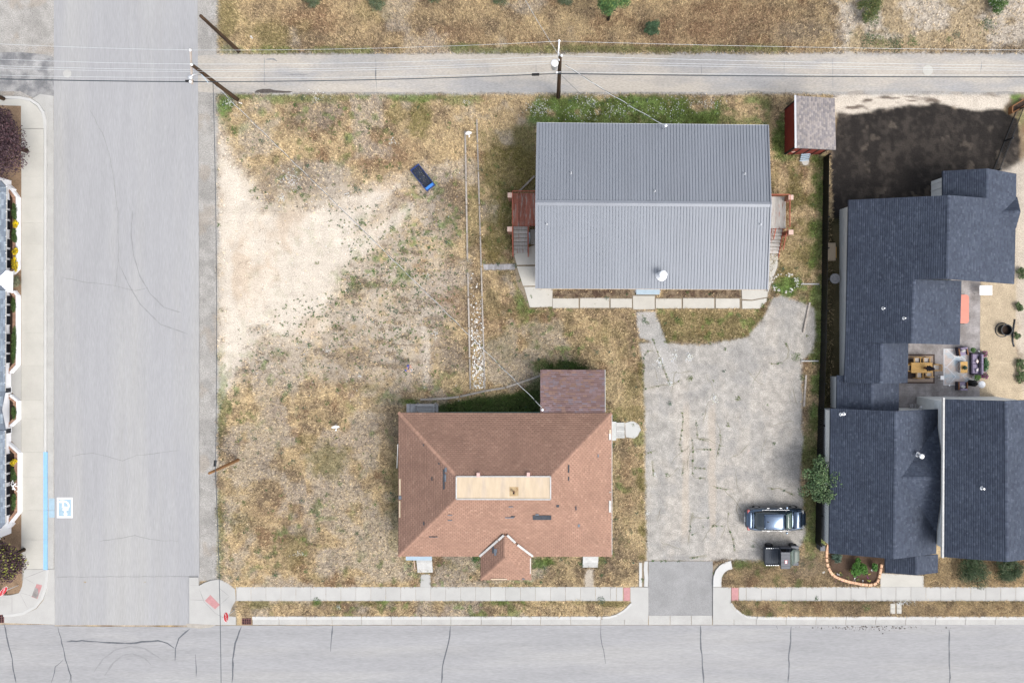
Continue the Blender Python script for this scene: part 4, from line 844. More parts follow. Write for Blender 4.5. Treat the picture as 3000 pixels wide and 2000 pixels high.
# porch hip
zr = 4.08; PWp = [(1408,1629,zE+.03),(1408,1698,zE+.03),(1479,1634,zr),(1480,1567,zr)]; PEp = [(1556,1629,zE+.03),(1556,1698,zE+.03),(1479,1634,zr),(1480,1567,zr)]; PSp = [(1408,1698,zE+.03),(1556,1698,zE+.03),(1479,1634,zr)]
for pts in (PWp, PEp, PSp): slope(bh, pts, BR, mt['deckbr'], **kb_)
for a, b in (((1408,1698,zE+.03),(1479,1634,zr)),((1556,1698,zE+.03),(1479,1634,zr)),((1480,1567,zr),(1479,1634,zr))): ridgecaps(P(*a), P(*b), bh, BR[:2])
for segs in ([((1405,1629,zE+.06),(1458,1583,3.98)),((1460,1582,3.99),(1476,1567,4.12))],[((1561,1629,zE+.06),(1516,1595,3.82)),((1510,1589,3.88),(1486,1567,4.12))]):
    for a, b in segs: mb = MB(); mb.beam(P(*a), P(*b), .16, .05); mb.build('valley_flashing', mt['whitewood'], bh)
pa = P(1408,1698,zE); pb = P(1556,1629,zE); walls(bh, pa.x+.3, pb.x-.3, pa.y+.3, wa.y+.36, 3.2, mt['teal'], 'porch_wall')
mb = MB(); mb.beam(P(1554,1634,zE+.04), P(1553,1680,zE+.04), .10, .06); mb.build('gutter_trim', mt['cushion'], bh)
def patch(plane, px0, px1, py0, py1, m, name, h=.03):
    c = [onplane(plane, px0, py0, .02), onplane(plane, px1, py0, .02), onplane(plane, px1, py1, .02), onplane(plane, px0, py1, .02)]; up = Vector((0, 0, h)); mb = MB()
    mb.add(c+[p+up for p in c], [(4,7,6,5),(0,1,5,4),(1,2,6,5),(2,3,7,6),(3,0,4,7)]); return mb.build(name, mt[m], bh)
for args in ((FS,1561,1615,1509,1522,'patchdk','roof_patch'),(FS,1569,1579,1505,1509,'patchgy','bent_flashing'),(FW,1298,1303,1374,1432,'patchdk','roof_patch'),(FW,1303,1307,1388,1410,'patchgy','bent_flashing'),(FW,1303,1309,1369,1382,'patchgy','bent_flashing'),
    (FW,1264,1267,1396,1407,'patchdk','missing_tab'),(FN,1239,1242,1300,1306,'patchdk','missing_tab'),(FN,1284,1288,1355,1360,'patchdk','missing_tab'),(FS,1257,1282,1570.5,1573,'patchdk','missing_tab'),(FW,1240,1243,1528,1537,'patchdk','missing_tab'),
    (FE,1664.5,1668,1361,1384,'patchdk','missing_tab'),(FE,1664.5,1667.5,1396,1407,'patchdk','missing_tab'),(FE,1751,1754,1330,1339,'patchgy','missing_tab'),(FE,1686,1689,1482,1494,'patchdk','missing_tab'),(FE,1630,1638,1478,1485,'patchdk','roof_patch'),
    (FS,1490,1503,1482.5,1485,'patchgy','missing_tab'),(FS,1480,1505,1514.5,1517,'patchgy','missing_tab'),(FS,1497,1509,1511,1514,'patchdk','missing_tab'),(FS,1312,1325,1507,1509,'patchgy','missing_tab'),(FS,1312,1325,1522.5,1524.5,'patchgy','missing_tab'),
    (FE,1693,1699,1535,1543,'patchgy','roof_patch'),(PWp,1442,1447,1600,1620,'patchdk','roof_patch'),(PWp,1447,1456,1607,1618,'patchgy','bent_flashing'),(PWp,1448,1454,1618,1626,'patchgy','bent_flashing'),(FW,1168,1176,1452,1462,'patchgy','bent_flashing'),
    (FW,1169,1174,1402,1450,'cream','bare_board'),(FW,1169,1173,1466,1515,'cream','bare_board'),(FE,1785,1790,1258,1270,'cream','bare_board'),(FE,1784,1790.5,1270,1288,'whitewood','torn_trim'),(FE,1785,1790.5,1440,1442,'whitewood','torn_trim'),(FE,1784,1790.5,1466,1500,'whitewood','torn_trim'),
    (FE,1786,1790,1340,1342,'cream','bare_board'),(FW,1234,1243,1318,1340,'cream','lighter_tabs'),(PSp,1438,1485,1694,1697,'cream','bare_board'),(PSp,1530,1537,1693.5,1696.5,'patchgy','roof_patch')):
    if args[6] != 'lighter_tabs': patch(*args)
for px, py in ((1402, 1388), (1548, 1387)):
    p = onplane(FN, px, py); mb = MB(); mb.box((p.x-.12, p.y-.14, p.z-.2), (p.x+.12, p.y+.14, p.z+.3)); mb.build('box_vent', mt['pinkvent'], bh)
for a, b in (((1792.5,1212,zE-.06),(1792.5,1628,zE-.06)),((1166,1300,zE-.06),(1163,1370,zE-.3))): mb = MB(); mb.beam(P(*a), P(*b), .05, .12); mb.build('eave_trim', mt['whitewood'], bh)
for (x_, s) in ((wa.x+2.0, 1), (wa.x+12.5, 1)): windowp(bh, (x_, wa.y+.35), (x_+1.2, wa.y+.35), 1.1, 2.4, (0, -1), mt['whitewood'])
# lean-to addition with the purple roof
ad = empty('rear_addition', P(1678, 1150), 'lean-to addition with mottled purple-brown shingles behind the brown house', 'outbuilding')
AD = [(1583,1083,2.6),(1772,1083,2.6),(1773,1212,3.22),(1583,1210,3.22)]
a = P(1583,1210,2.9); b = P(1772,1083,2.6); walls(ad, a.x+.15, b.x-.15, wb.y-.3, b.y-.15, 2.5, mt['teal'])
slope(ad, AD, [(.200,.132,.126),(.222,.152,.150),(.238,.152,.124),(.205,.160,.172),(.185,.118,.108)], mt['deckpu'], weights=[.3,.25,.2,.15,.1], rnd=.1, e=.15, tw=.30, gap=.012, arch=True)
mb = MB(); mb.beam(P(1772.5,1083,2.56), P(1773,1206,3.15), .05, .14); mb.build('verge_trim', mt['whitewood'], ad)
pm = onplane(AD, 1588, 1196); mb = MB(); mb.cone(pm-Vector((0,0,.2)), pm+Vector((0,0,.7)), .035, .035, 10); ms = mb.build('service_mast', mt['galv'], ad)
mb = MB(); mb.lathe(pm+Vector((0,0,.7)), [(0.001,-.02),(.12,0),(.10,.06),(.001,.1)], 14); mb.build('weatherhead', mt['galv'], ms)
# ---- grey metal building
mbd = empty('metal_roof_building', P(1910, 640), 'long two-level building with grey ribbed metal gable roof and red side decks', 'building')
zm, zrg = 4.8, 6.1
nA, nB, rA, rB, sA, sB = P(1574,360,zm), P(2250,367,zm), P(1570,594,zrg), P(2258,599,zrg), P(1570,845,zm), P(2248,848,zm)
walls(mbd, nA.x+.4, nB.x-.4, sA.y+.4, nA.y-.4, zm-.12, mt['tan'])
mb = MB(); mb.add([Vector((nB.x-.4, sA.y+.4, zm-.15)), Vector((nB.x-.4, nA.y-.4, zm-.15)), Vector((nB.x-.4, (sA.y+nA.y)/2, zrg-.2)), Vector((nA.x+.4, sA.y+.4, zm-.15)), Vector((nA.x+.4, nA.y-.4, zm-.15)), Vector((nA.x+.4, (sA.y+nA.y)/2, zrg-.2))], [(0,1,2),(3,5,4),(0,2,5,3),(1,4,5,2)]); mb.build('gable_wall', mt['tan'], mbd)
for (e0, e1, nm) in ((nA, nB, 'north'), (sA, sB, 'south')):
    k = 76
    for i in range(k):
        t0, t1 = i/k, (i+1)/k; a0 = e0.lerp(e1, t0); a1 = e0.lerp(e1, t1); b0_ = rA.lerp(rB, t0); b1_ = rA.lerp(rB, t1)
        up = Vector((0, 0, 1)); mb = MB(); wv = (a1-a0); g = wv*.05
        def L2(t, e, h): return a0.lerp(a1, t).lerp(b0_.lerp(b1_, t), e)+up*h
        prof = ((0.0, 0), (.30, .004), (.60, .004), (.86, 0), (.862, .05), (.955, .05), (.957, 0), (1.0, 0))
        vs = [L2(t, 0, h) for t, h in prof]+[L2(t, 1, h) for t, h in prof]; n_ = len(prof)
        mb.add(vs, [(j, j+1, n_+j+1, n_+j) if nm == 'south' else (j+1, j, n_+j, n_+j+1) for j in range(n_-1)]); mb.build('roof_panel', mt['metalroof'], mbd)
for (e0, e1, r0, r1) in ((nA, nB, rA, rB), (sA, sB, rA, rB)): deck([p-Vector((0,0,.02)) for p in (e0, e1, r1, r0)], mbd, mt['metaltrim'], 'roof_deck', .12)
mb = MB(); up = Vector((0,0,1)); dy = Vector((0,.20,0)); dx = Vector((.04,0,0))
mb.add([rA-dx-dy+up*.015, rA-dx+up*.075, rA-dx+dy+up*.015, rB+dx-dy+up*.015, rB+dx+up*.075, rB+dx+dy+up*.015], [(0,3,4,1),(1,4,5,2)]); mb.build('ridge_cap', mt['metaltrim'], mbd)
for a, b in ((nA, rA), (rA, sA), (nB, rB), (rB, sB)): mb = MB(); mb.beam(a+up*.02, b+up*.02, .09, .14); mb.build('rake_trim', mt['metaltrim'], mbd)
for a, b in ((nA, nB), (sA, sB)): mb = MB(); mb.beam(a-up*.06, b-up*.06, .06, .12); mb.build('eave_trim', mt['tan'] if a is sA else mt['galv'], mbd)
MN = [(1574,360,zm),(2250,367,zm),(2258,599,zrg),(1570,594,zrg)]; MS = [(1570,845,zm),(2248,848,zm),(2258,599,zrg),(1570,594,zrg)]
for px, py, pl in ((1673,507,MN),(1918,560,MN),(2181,510,MN),(1602,656,MS),(2227,658,MS)): ventpipe(mbd, pl, px, py, .04, .24, 'galv')
ventpipe(mbd, MS, 1937, 806, .18, .75, 'galv', 'chimney_pipe', cap=.30)
pm = onplane(MN, 1943, 378); mb = MB(); mb.cone(pm-Vector((0,0,.3)), pm+Vector((0,0,.9)), .045, .045, 10); ms2 = mb.build('service_mast', mt['galv'], mbd)
mb = MB(); mb.lathe(pm+Vector((0,0,.9)), [(.001,-.04),(.13,-.02),(.12,.07),(.001,.12)], 14); mb.build('weatherhead', mt['galv'], ms2); MAST = pm+Vector((0,0,.85))
for k in range(5): windowp(mbd, (nA.x+1.4+k*3.3, sA.y+.4), (nA.x+2.8+k*3.3, sA.y+.4), 2.9, 4.1, (0, -1), mt['whitewood'])
ew = P(1897, 855); mb = MB(); mb.box((ew.x-1.05, ew.y-.05, .05), (ew.x+1.05, ew.y+.30, .16)); we = mb.build('entry_step', mt['greywood'], mbd); mb = MB(); mb.box((ew.x-.95, ew.y-.22, .05), (ew.x+.95, ew.y+.28, .24)); mb.build('entry_landing', mt['pipeblue'], mbd)
# ---- decks with stairs at both ends
def sidedeck(side, label):
    z = 1.2
    if side == 'w': X0, X1 = P(1502,600,z).x, nA.x+.38; Y0, Y1 = P(1520,662,z).y, P(1520,566,z).y; sx0, sx1 = P(1504,664,z).x, P(1545.5,664,z).x; yend = P(1520,752,.1).y; pls = [(1494.5,571.5),(1493,671)]
    else: X0, X1 = nB.x-.38, P(2302,600,z).x; Y0, Y1 = P(2280,669,z).y, P(2280,576,z).y; sx0, sx1 = P(2262,669,z).x, P(2294,669,z).x; yend = P(2270,753,.1).y; pls = [(2317.5,578),(2317.5,680)]
    t = empty('side_deck', ((X0+X1)/2, (Y0+Y1)/2, 0), label, 'deck', 'raised decks at the ends of the metal-roofed building')
    m_ = mt['deckred'] if side == 'w' else mt['deckgrey']; n = int((X1-X0)/.14); w_ = (X1-X0)/n
    mb = MB(); mb.bev((.004, Y0, z-.035), (w_-.004, Y1, z), .006); me = mb.mesh('deck_board', m_)
    for i in range(n): piece(me, 'deck_board', t, (X0+i*w_, 0, random.uniform(-.004, .004)))
    mb = MB(); mb.box((X0, Y0, z-.22), (X1, Y0+.05, z-.04)); mb.box((X0, Y1-.05, z-.22), (X1, Y1, z-.04)); mb.build('joist', mt['railred'], t)
    for (xx, yy) in ((X0+.06, Y0+.1), (X0+.06, Y1-.1), (X1-.06, Y0+.1), (X1-.06, Y1-.1)): mb = MB(); mb.box((xx-.05, yy-.05, -.05), (xx+.05, yy+.05, z-.04)); mb.build('deck_post', mt['railred'], t)
    ns = 8
    mb = MB(); mb.bev((sx0, 0, -.04), (sx1, (Y0-yend)/ns-.012, 0), .008); tm = mb.mesh('stair_tread', mt['deckgrey'])
    for i in range(ns): piece(tm, 'stair_tread', t, (0, Y0-(i+1)*(Y0-yend)/ns, z-(i+.9)*(z-.1)/ns*.985))
    for xx in (sx0-.03, sx1+.03): mb = MB(); mb.beam((xx, Y0, z-.12), (xx, yend, .02), .045, .24); mb.build('stringer', mt['railred'], t)
    out = X0 if side == 'w' else X1
    def rail(a, b, nm='rail'):
        mb = MB(); mb.beam(a, b, .06, .05); o = mb.build(nm, mt['railred'], t); L_ = (Vector(b)-Vector(a)).length; k = max(2, int(L_/.13)); mb = MB()
        for i in range(k+1):
            p = Vector(a).lerp(Vector(b), i/k); mb.box((p.x-.015, p.y-.015, p.z-.85), (p.x+.015, p.y+.015, p.z-.03))
        mb.build('balusters', mt['railred'], o)
    zt = z+.9; rail((out, Y0, zt), (out, Y1, zt)); rail((X0, Y1, zt), (X1, Y1, zt))
    if side == 'w': rail((sx1+.08, Y0, zt), (X1, Y0, zt)); rail((sx1+.06, Y0-.1, zt), (sx1+.06, yend, 1.0), 'stair_rail'); rail((sx0-.06, Y0-.1, zt), (sx0-.06, yend, 1.0), 'stair_rail')
    else: rail((sx1+.06, Y0-.1, zt-.1), (sx1+.06, yend+.5, 1.1), 'stair_rail'); rail((sx0+.02, Y0-.1, zt-.1), (sx0+.02, Y0-.9, 1.5), 'stair_rail')
    for (px, py) in pls:
        p = P(px, py, 2.1); mb = MB(); mb.bev((p.x-.17, p.y-.17, -.05), (p.x+.17, p.y+.17, 2.06), .01); o = mb.build('pillar', mt['pillarside'], t); mb = MB(); mb.bev((p.x-.19, p.y-.19, 2.06), (p.x+.19, p.y+.19, 2.12), .015); mb.build('pillar_cap', mt['pillar'], o)
    if side == 'w':
        mb = MB(); a0 = sx1+.22; h_ = (Y0-.15-P(1560,716).y)/6
        for i in range(6): mb.box((a0, Y0-.15-(i+1)*h_, -.05), (X1-.02, Y0-.15-i*h_, .14+.0*i+.10*(5-i)*.35))
        mb.build('under_stair_steps', mt['gutter'], t)
    return t
sidedeck('w', 'red weathered wooden deck with grey stair treads at west end of metal-roofed building')
sidedeck('e', 'pale weathered wooden deck with red rails at east end of metal-roofed building')
mb = MB(); p = P(1551, 680, 1.0); q = P(1550, 713, .2); mb.tube([p, (p+q)/2+Vector((.02,0,.02)), q], .07, 8); setp(mb.build('downpipe', mt['pipeblue'], smooth=True), 'pale blue plastic pipe leaning beside the west deck stairs', 'pipe')
# ---- red garden shed
sh = empty('garden_shed', P(2370, 380), 'red garden shed with grey-pink checked shingle roof by the alley', 'shed')
x0, x1, y0, y1 = 20.47, 23.3, 13.80, 17.45
mb = MB(); zl, zr2 = 2.82, 2.28
mb.add([(x0,y0,-.05),(x1,y0,-.05),(x1,y1,-.05),(x0,y1,-.05),(x0,y0,zl),(x1,y0,zr2),(x1,y1,zr2),(x0,y1,zl)], [(4,5,6,7),(0,1,5,4),(1,2,6,5),(2,3,7,6),(3,0,4,7)]); mb.mi = [0, 1, 0, 0, 0]; mb.build('wall', [mt['redwall'], mt['redwall2']], sh)
for xx in (x0+.02, x0+.62, x0+1.38, x0+2.1, x1-.06): mb = MB(); mb.box((xx, y0-.035, 0), (xx+.10, y0-.002, 2.3)); mb.build('black_batten', mt['blacktrim'], sh)
for yy in (y0-.03, y1-.07): mb = MB(); mb.box((x0-.035, yy, 0), (x0-.002, yy+.10, 2.8)); mb.build('black_batten', mt['blacktrim'], sh)
mb = MB(); mb.tube([(x0+.38+.13*math.cos(t), y0-.02, 1.0+.13*math.sin(t)) for t in np.linspace(.6, 2*math.pi-.2, 14)], .025, 6); mb.build('horseshoe', mt['pillar'], sh)
SHR = [(2329,280,2.95),(2443.5,287.6,2.38),(2449,439,2.38),(2330.6,433,2.95)]
slope(sh, SHR, [(.225,.202,.194),(.165,.152,.156)], mt['deckgy'], weights=[.55,.45], rnd=.12, e=.17, tw=.22, gap=.01)
mb = MB(); mb.beam(P(2329.5,279,2.96), P(2331,434,2.96), .14, .05); mb.build('drip_edge', mt['galv'], sh)
st = empty('slatted_steps', P(2358, 462), 'pale blue slatted wooden steps at the red shed door', 'steps'); p = P(2362, 447, .4); q = P(2356, 470, .12)
for s in (-.32, 0, .32): mb = MB(); mb.beam(p+Vector((s,0,-.06)), q+Vector((s,0,-.06)), .05, .12); mb.build('stringer', mt['fencemetal'], st)
for i in range(5): c = p.lerp(q, i/4); mb = MB(); mb.cbox(c+Vector((0,0,.02)), (.74, .105, .03), .12); mb.build('slat', mt['pipeblue'], st)
slabthing('stepping_slab', [(2346,472),(2352,468),(2366,468),(2369,474),(2366,482),(2359,485),(2351,483)], .12, mt['concrete_w'], 'small rounded concrete slab below the shed steps', 'slab')
# ---- white building at the left edge
wbld = empty('white_building', P(0, 1000), 'white single-storey building with blue-grey shingle roof cut off at left edge', 'building')
WX = (36-CX)/S
ya, yb = P(0, 530).y, P(0, 1560).y
walls(wbld, WX-9, WX, yb, ya, 2.5, mt['white'])
ze = 2.65
BLc = [(.165,.195,.235),(.145,.172,.21),(.20,.23,.265),(.125,.15,.185)]
for pts in ([(0,528,ze),(18,548,ze),(16,790,ze),(0,806,ze),(-150,806,ze+1.2),(-150,528,ze+1.2)],[(0,836,ze),(16,852,ze),(13,1145,ze),(10,1160,ze),(2,1200,ze),(10,1240,ze),(14,1262,ze),(15,1530,ze),(0,1548,ze),(-150,1548,ze+1.2),(-150,836,ze+1.2)]):
    p3 = [PP(t) for t in pts]; d = deck(p3, wbld, mt['deckbl'])
for pts in ([(18,548,ze),(16,790,ze),(-150,806,ze+1.2),(-150,540,ze+1.2)],[(16,852,ze),(13,1145,ze),(-150,1150,ze+1.2),(-150,836,ze+1.2)],[(14,1262,ze),(15,1530,ze),(-150,1545,ze+1.2),(-150,1255,ze+1.2)],[(10,1160,ze),(2,1200,ze),(-150,1200,ze+1.2),(-150,1155,ze+1.2)],[(2,1200,ze),(10,1240,ze),(-150,1250,ze+1.2),(-150,1200,ze+1.2)]):
    shingles([PP(t) for t in pts], BLc, wbld, e=.15, tw=.3, arch=True, rnd=.12)
for a, b in (((18.6,548),(16.6,790)),((16.6,852),(13.6,1145)),((14.6,1262),(15.6,1530))):
    A, B_ = P(*a, ze-.05), P(*b, ze-.05); mb = MB(); mb.beam(A, B_, .09, .10); g_ = mb.build('gutter', mt['gutter'], wbld); mb = MB(); k = int((B_-A).length/.6)
    for i in range(k): mb.cbox(A.lerp(B_, i/k)+Vector((.06, 0, .06)), (.07, .05, .05))
    mb.build('gutter_clips', mt['whitepaint'], g_)
mb = MB(); mb.prism([P(*p, 2.5)[:2] for p in [(-90,835),(0,835),(16,852),(35,858),(36,796),(16,791),(0,806),(-90,806)]], 2.4, 2.55); mb.build('entrance_canopy', mt['white'], wbld)
for (y0_, y1_) in ((586,616),(617,647),(648,677),(700,729),(730,760),(761,789),(864,892),(893,922),(923,953),(975,1003),(1004,1034),(1035,1064),(1323,1352),(1353,1382),(1383,1411),(1417,1446),(1447,1476),(1477,1506)):
    windowp(wbld, (WX, P(0, y1_).y), (WX, P(0, y0_).y), .16, 1.9, (1, 0), mt['white'])
for (y0_, y1_) in ((1132,1150),(1250,1268)): windowp(wbld, (WX, P(0, y1_).y), (WX, P(0, y0_).y), .1, 2.1, (1, 0), mt['white'], 'door')
mb = MB(); p = P(20, 1250); q = P(33, 1168); mb.box((p.x, p.y, .0), (q.x, q.y, .14)); mb.build('entrance_step', mt['soil'], wbld)
def planter(outer, inner_x, label):
    t = empty('planter_bed', P(50, sum(p[1] for p in outer)/len(outer)), label, 'planter', 'planting beds along the white building')
    arcstrip('planter_wall', outer, 6.5, -.05, .42, mt['white'], t)
    off = [(x-7.5, y) for x, y in outer]; ys_ = [y for _, y in outer]
    mb = MB(); mb.prism([P(*p)[:2] for p in [(inner_x, ys_[0]+8)]+off+[(inner_x, ys_[-1]-8)]], -.05, .30); mb.build('soil', mt['soil'], t)
    L_ = [(x-8.5, y) for x, y in outer]; bm = MB(); 
    bmesh_ = MB(); bmesh_.bev((-.14, -.045, 0), (.14, .045, .06), .006); me = bmesh_.mesh('brick', mt['brick'])
    for (a, b), (c, d) in zip(L_, L_[1:]):
        l = math.hypot(c-a, d-b); k = max(1, int(l/3.8)); ang = math.atan2(-(d-b), c-a)+math.pi/2
        for i in range(k): x_, y_ = a+(c-a)*(i+.5)/k, b+(d-b)*(i+.5)/k; piece(me, 'brick', t, P(x_, y_)+Vector((0, 0, .33)), ang)
    return t
planter([(30,545),(46,560),(60.5,580),(60.5,788),(46,803)], 36, 'brick-topped white planter bed with large yellow flowers beside the pavement')
planter([(50,853),(60.5,866),(60.5,1068),(40,1091)], 36, 'brick-topped white planter bed with green border plants and orange flowers')
planter([(40,1156),(62,1174),(62,1226),(40,1246)], 36, 'short brick-topped planter bed between the two entrance slabs')
planter([(36,1297),(65.5,1325),(65.5,1496),(40,1528)], 36, 'brick-topped planter bed opposite the blue painted kerb')
mb = MB(); mb.beam(P(40,1530,.2), P(-10,1582,.2), .26, .5); mb.build('wing_wall', mt['white'], wbld); mb = MB(); mb.beam(P(2,520,.3), P(42,556,.3), .12, .6); mb.build('wing_wall', mt['white'], wbld)
# ------------------------------------------------------------------ poles and wires
def upole(base, h, label, top=None, r=(.17, .12), split=None, light=False):
    b = P(*base, 0); tp = Vector((b.x, b.y, h)) if top is None else P(*top, h); t = empty('utility_pole', b, label, 'pole', 'timber utility poles')
    n = 9; pts = [(b-Vector((0,0,.3))).lerp(tp, i/n) for i in range(n+1)]; mb = MB()
    mb.tube(pts, [r[0]+(r[1]-r[0])*i/n for i in range(n+1)], 12); mb.build('pole_shaft', mt['polelight'] if light else mt['pole'], t, smooth=True)
    return t, tp
def insul(t, p, h=.16, r=.07):
    mb = MB(); mb.lathe(p, [(r*.5, 0), (r, .03), (r*.6, .06), (r*.95, .09), (r*.5, .12), (.001, h)], 12); mb.build('insulator', mt['insul'], t, smooth=True)
upole((700,151), 6.4, 'bare black leaning-looking timber pole by the field corner without wires')
t2, top2 = upole((697,293), 7.5, 'brown timber pole with crossarm and street lamp at alley corner')
mb = MB(); mb.beam(P(558,143,7.35), P(563,247,7.35), .10, .12); mb.build('crossarm', mt['crossarm'], t2)
for q in ((558,148,7.42),(558.5,240,7.42)): insul(t2, P(*q), .2, .10)
insul(t2, top2, .2, .10)
for a, b in (((560,185,7.0),(560,165,7.3)),((563,198,7.0),(562,222,7.3))): mb = MB(); mb.beam(P(*a), P(*b), .03, .03); mb.build('brace', mt['fencemetal'], t2)
la = P(588,219,6.9); lb = P(556,226,7.5); mb = MB(); mb.tube([la, la.lerp(lb, .5)+Vector((0,0,.25)), lb], .035, 8); mb.build('lamp_arm', mt['galv'], t2, smooth=True)
mb = MB(); mb.lathe(lb-Vector((0,0,.15)), [(.05,0),(.17,.03),(.20,.10),(.12,.18),(.001,.22)], 16); mb.build('lamp_head', mt['galv'], t2, smooth=True)
mb = MB(); mb.beam(P(590,218,6.6), P(610,243,6.2), .05, .05); mb.build('conduit', mt['pipeblue'], t2)
mb = MB(); mb.tube([P(544,238,6.9), P(566,238,6.9)], .09, 8); mb.build('splice_case', mt['blacktrim'], t2)
t3, top3 = upole((1636,285), 8.5, 'dark timber pole with white transformer midway along the alley', top=(1641,166))
mb = MB(); mb.tube([P(1638,178,8.2), P(1636,150,8.6), P(1638,122,8.8)], .05, 8); mb.build('steel_arm', mt['galv'], t3); insul(t3, P(1638,121,8.85), .2, .09); insul(t3, top3+Vector((.1,.05,0)), .2, .09)
tr = P(1624,198,6.9); mb = MB(); mb.lathe(tr, [(.001,0),(.24,.02),(.25,.75),(.22,.82),(.001,.86)], 20); o = mb.build('transformer', mt['galv'], t3, smooth=False)
mb = MB(); mb.lathe(tr+Vector((0,0,.86)), [(.26,-.02),(.25,.05),(.12,.10),(.001,.11)], 20); mb.build('transformer_lid', mt['whitecap'], o, smooth=True)
mb = MB(); mb.beam(P(1630,213,6.5), P(1643,211,6.5), .06, .06); mb.build('bracket', mt['galv'], t3); insul(t3, P(1631,213,6.5), .2, .08)
t4, top4 = upole((699,1346), 5.05, 'short light brown timber pole at west edge of the lot', r=(.14, .10), light=True)
mb = MB(); mb.tube([P(631,1348,4.6), P(629,1365,4.6)], .10, 8); mb.build('splice_case', mt['blacktrim'], t4)
upole((14,291), 8.0, 'brown timber pole rising out of frame at upper left edge')
def wire(a, b, sag, label, m='wire', r=.0105, n=20, group='overhead wires', name='power_line'):
    a = Vector(a); b = Vector(b); pts = []
    for i in range(n+1): t = i/n; p = a.lerp(b, t); p.z -= sag*4*t*(1-t); pts.append(p)
    mb = MB(); mb.tube(pts, r, 5); return setp(mb.build(name, mt[m], smooth=True), label, 'wire', group)
W = ((120,(558,147),(1638,121),143,7.5,8.9,'northernmost pale wire'),(168,(561,188),(1643,164),189,7.6,8.6,'second pale wire from the north'),(190,(566,204),(1640,178),196,6.9,7.6,'third pale wire from the north'),
     (197,(566,210),(1640,185),202,6.8,7.4,'fourth pale wire from the north'),(221,(558,227),(1632,211),211,6.6,6.5,'fifth pale wire beside the black cable'))
for (yl, m1, m2, yr, z1, z2, nm) in W:
    wire(P(-400, yl-14, z1+.2), P(*m1, z1), .4, nm+' across the wide street'); wire(P(*m1, z1), P(*m2, z2), .45, nm+' between the two alley poles'); wire(P(*m2, z2), P(3500, yr+6, z2-.2), .4, nm+' east of the transformer pole')
wire(P(-400,220,6.2), P(622,240,6.1), .3, 'black cable across the wide street', 'wiredk', .035); wire(P(622,240,6.1), P(1632,216,6.2), .35, 'black cable between the two alley poles', 'wiredk', .03); wire(P(1632,216,6.2), P(3500,224,6.2), .35, 'black cable east of the transformer pole', 'wiredk', .035)
mb = MB(); mb.tube([P(1558,219,6.1), P(1580,218.4,6.1)], .10, 8); setp(mb.build('splice_case', mt['blacktrim']), 'black splice case hanging on the cable left of the transformer pole', 'cable splice')
def triplex(a, b, sag, label):
    a = Vector(a); b = Vector(b); t = empty('service_cable', a, label, 'cable', 'service drop cables'); n = 60
    d = (b-a).normalized(); x = d.cross(Vector((0,0,1))).normalized()
    for k, (m, r) in enumerate((('wire', .015), ('wiredk', .014))):
        pts = []
        for i in range(n*2+1):
            u = i/(n*2); p = a.lerp(b, u); p.z -= sag*4*u*(1-u); ph = u*(b-a).length*3.2+k*math.pi; pts.append(p+x*.028*math.cos(ph)+Vector((0,0,.028*math.sin(ph))))
        mb = MB(); mb.tube(pts, r, 5); mb.build('strand', mt[m], t, smooth=True)
triplex(P(626,246,6.0), pm if False else P(1588,1193,3.9), .5, 'twisted service cable slanting across the lot to the brown house')
triplex(P(1656,190,7.0), MAST, .3, 'twisted service cable from transformer pole to the metal roof')
wire(P(1516,-40,7.0), P(1636,160,8.2), .2, 'thin wire slanting from the north field to the transformer pole', r=.014); wire(P(1646,222,6.2), P(1760,330,4.9), .1, 'thin grey wire slanting down beside the transformer pole', 'wiredk', .012)
wire(P(624,243,6.0), P(631,1380,4.8), .35, 'thin dark wire along the street between alley corner and short pole', 'wiredk', .02); wire(P(631,1380,4.8), P(648,2250,5.2), .3, 'thin dark wire from the short pole over the south street', 'wiredk', .022)
# ------------------------------------------------------------------ fences and timbers
def fence(pl, ht, label):
    t = empty('board_fence', P(*pl[0]), label, 'fence'); mb = MB(); mb.bev((-.012, -.066, 0), (.012, .066, ht), .004); me = mb.mesh('fence_board', mt['fence']); post = MB(); post.bev((-.05, -.05, 0), (.05, .05, ht+.04), .02); pme = post.mesh('fence_post', mt['fence'])
    for (a, b), (c, d) in zip(pl, pl[1:]):
        A = P(a, b); B = P(c, d); L_ = (B-A).length; k = int(L_/.142); ang = math.atan2((B-A).y, (B-A).x)-math.pi/2
        for i in range(k): piece(me, 'fence_board', t, A.lerp(B, (i+.5)/k)+Vector((0, 0, random.uniform(.0, .02))), ang+random.uniform(-.03, .03))
        n = max(1, int(L_/2.4))
        for i in range(n+1): piece(pme, 'fence_post', t, A.lerp(B, i/n)+Vector((.08, 0, 0)), ang)
        for z in (.25, ht-.2): mb = MB(); mb.beam(A+Vector((.045,0,z)), B+Vector((.045,0,z)), .04, .09); mb.build('fence_rail', mt['fence'], t)
    return t
fence([(2411,462),(2403,1000),(2394,1240),(2387,1586)], 1.2, 'long black board fence between the lot and the dark-roofed houses')
mb = MB(); p = P(2397, 1595); mb.bev((p.x-.2, p.y-.22, .05), (p.x+.2, p.y+.22, .9), .02); setp(mb.build('utility_box', mt['utv']), 'dark grey utility box at the south end of the black fence', 'box')
t = empty('picket_fence', P(2920, 495), 'black metal picket fence slanting beside the dark yard', 'fence'); A, B = P(2906,505), P(2976,325); L_ = (B-A).length; k = int(L_/.11)
mb = MB(); mb.bev((-.012, -.012, 0), (.012, .012, 1.0), .004); me = mb.mesh('picket', mt['fencemetal'])
for i in range(k): piece(me, 'picket', t, A.lerp(B, i/k))
for z in (.12, .9): mb = MB(); mb.beam(A+Vector((0,0,z)), B+Vector((0,0,z)), .04, .045); mb.build('rail', mt['fencemetal'], t)
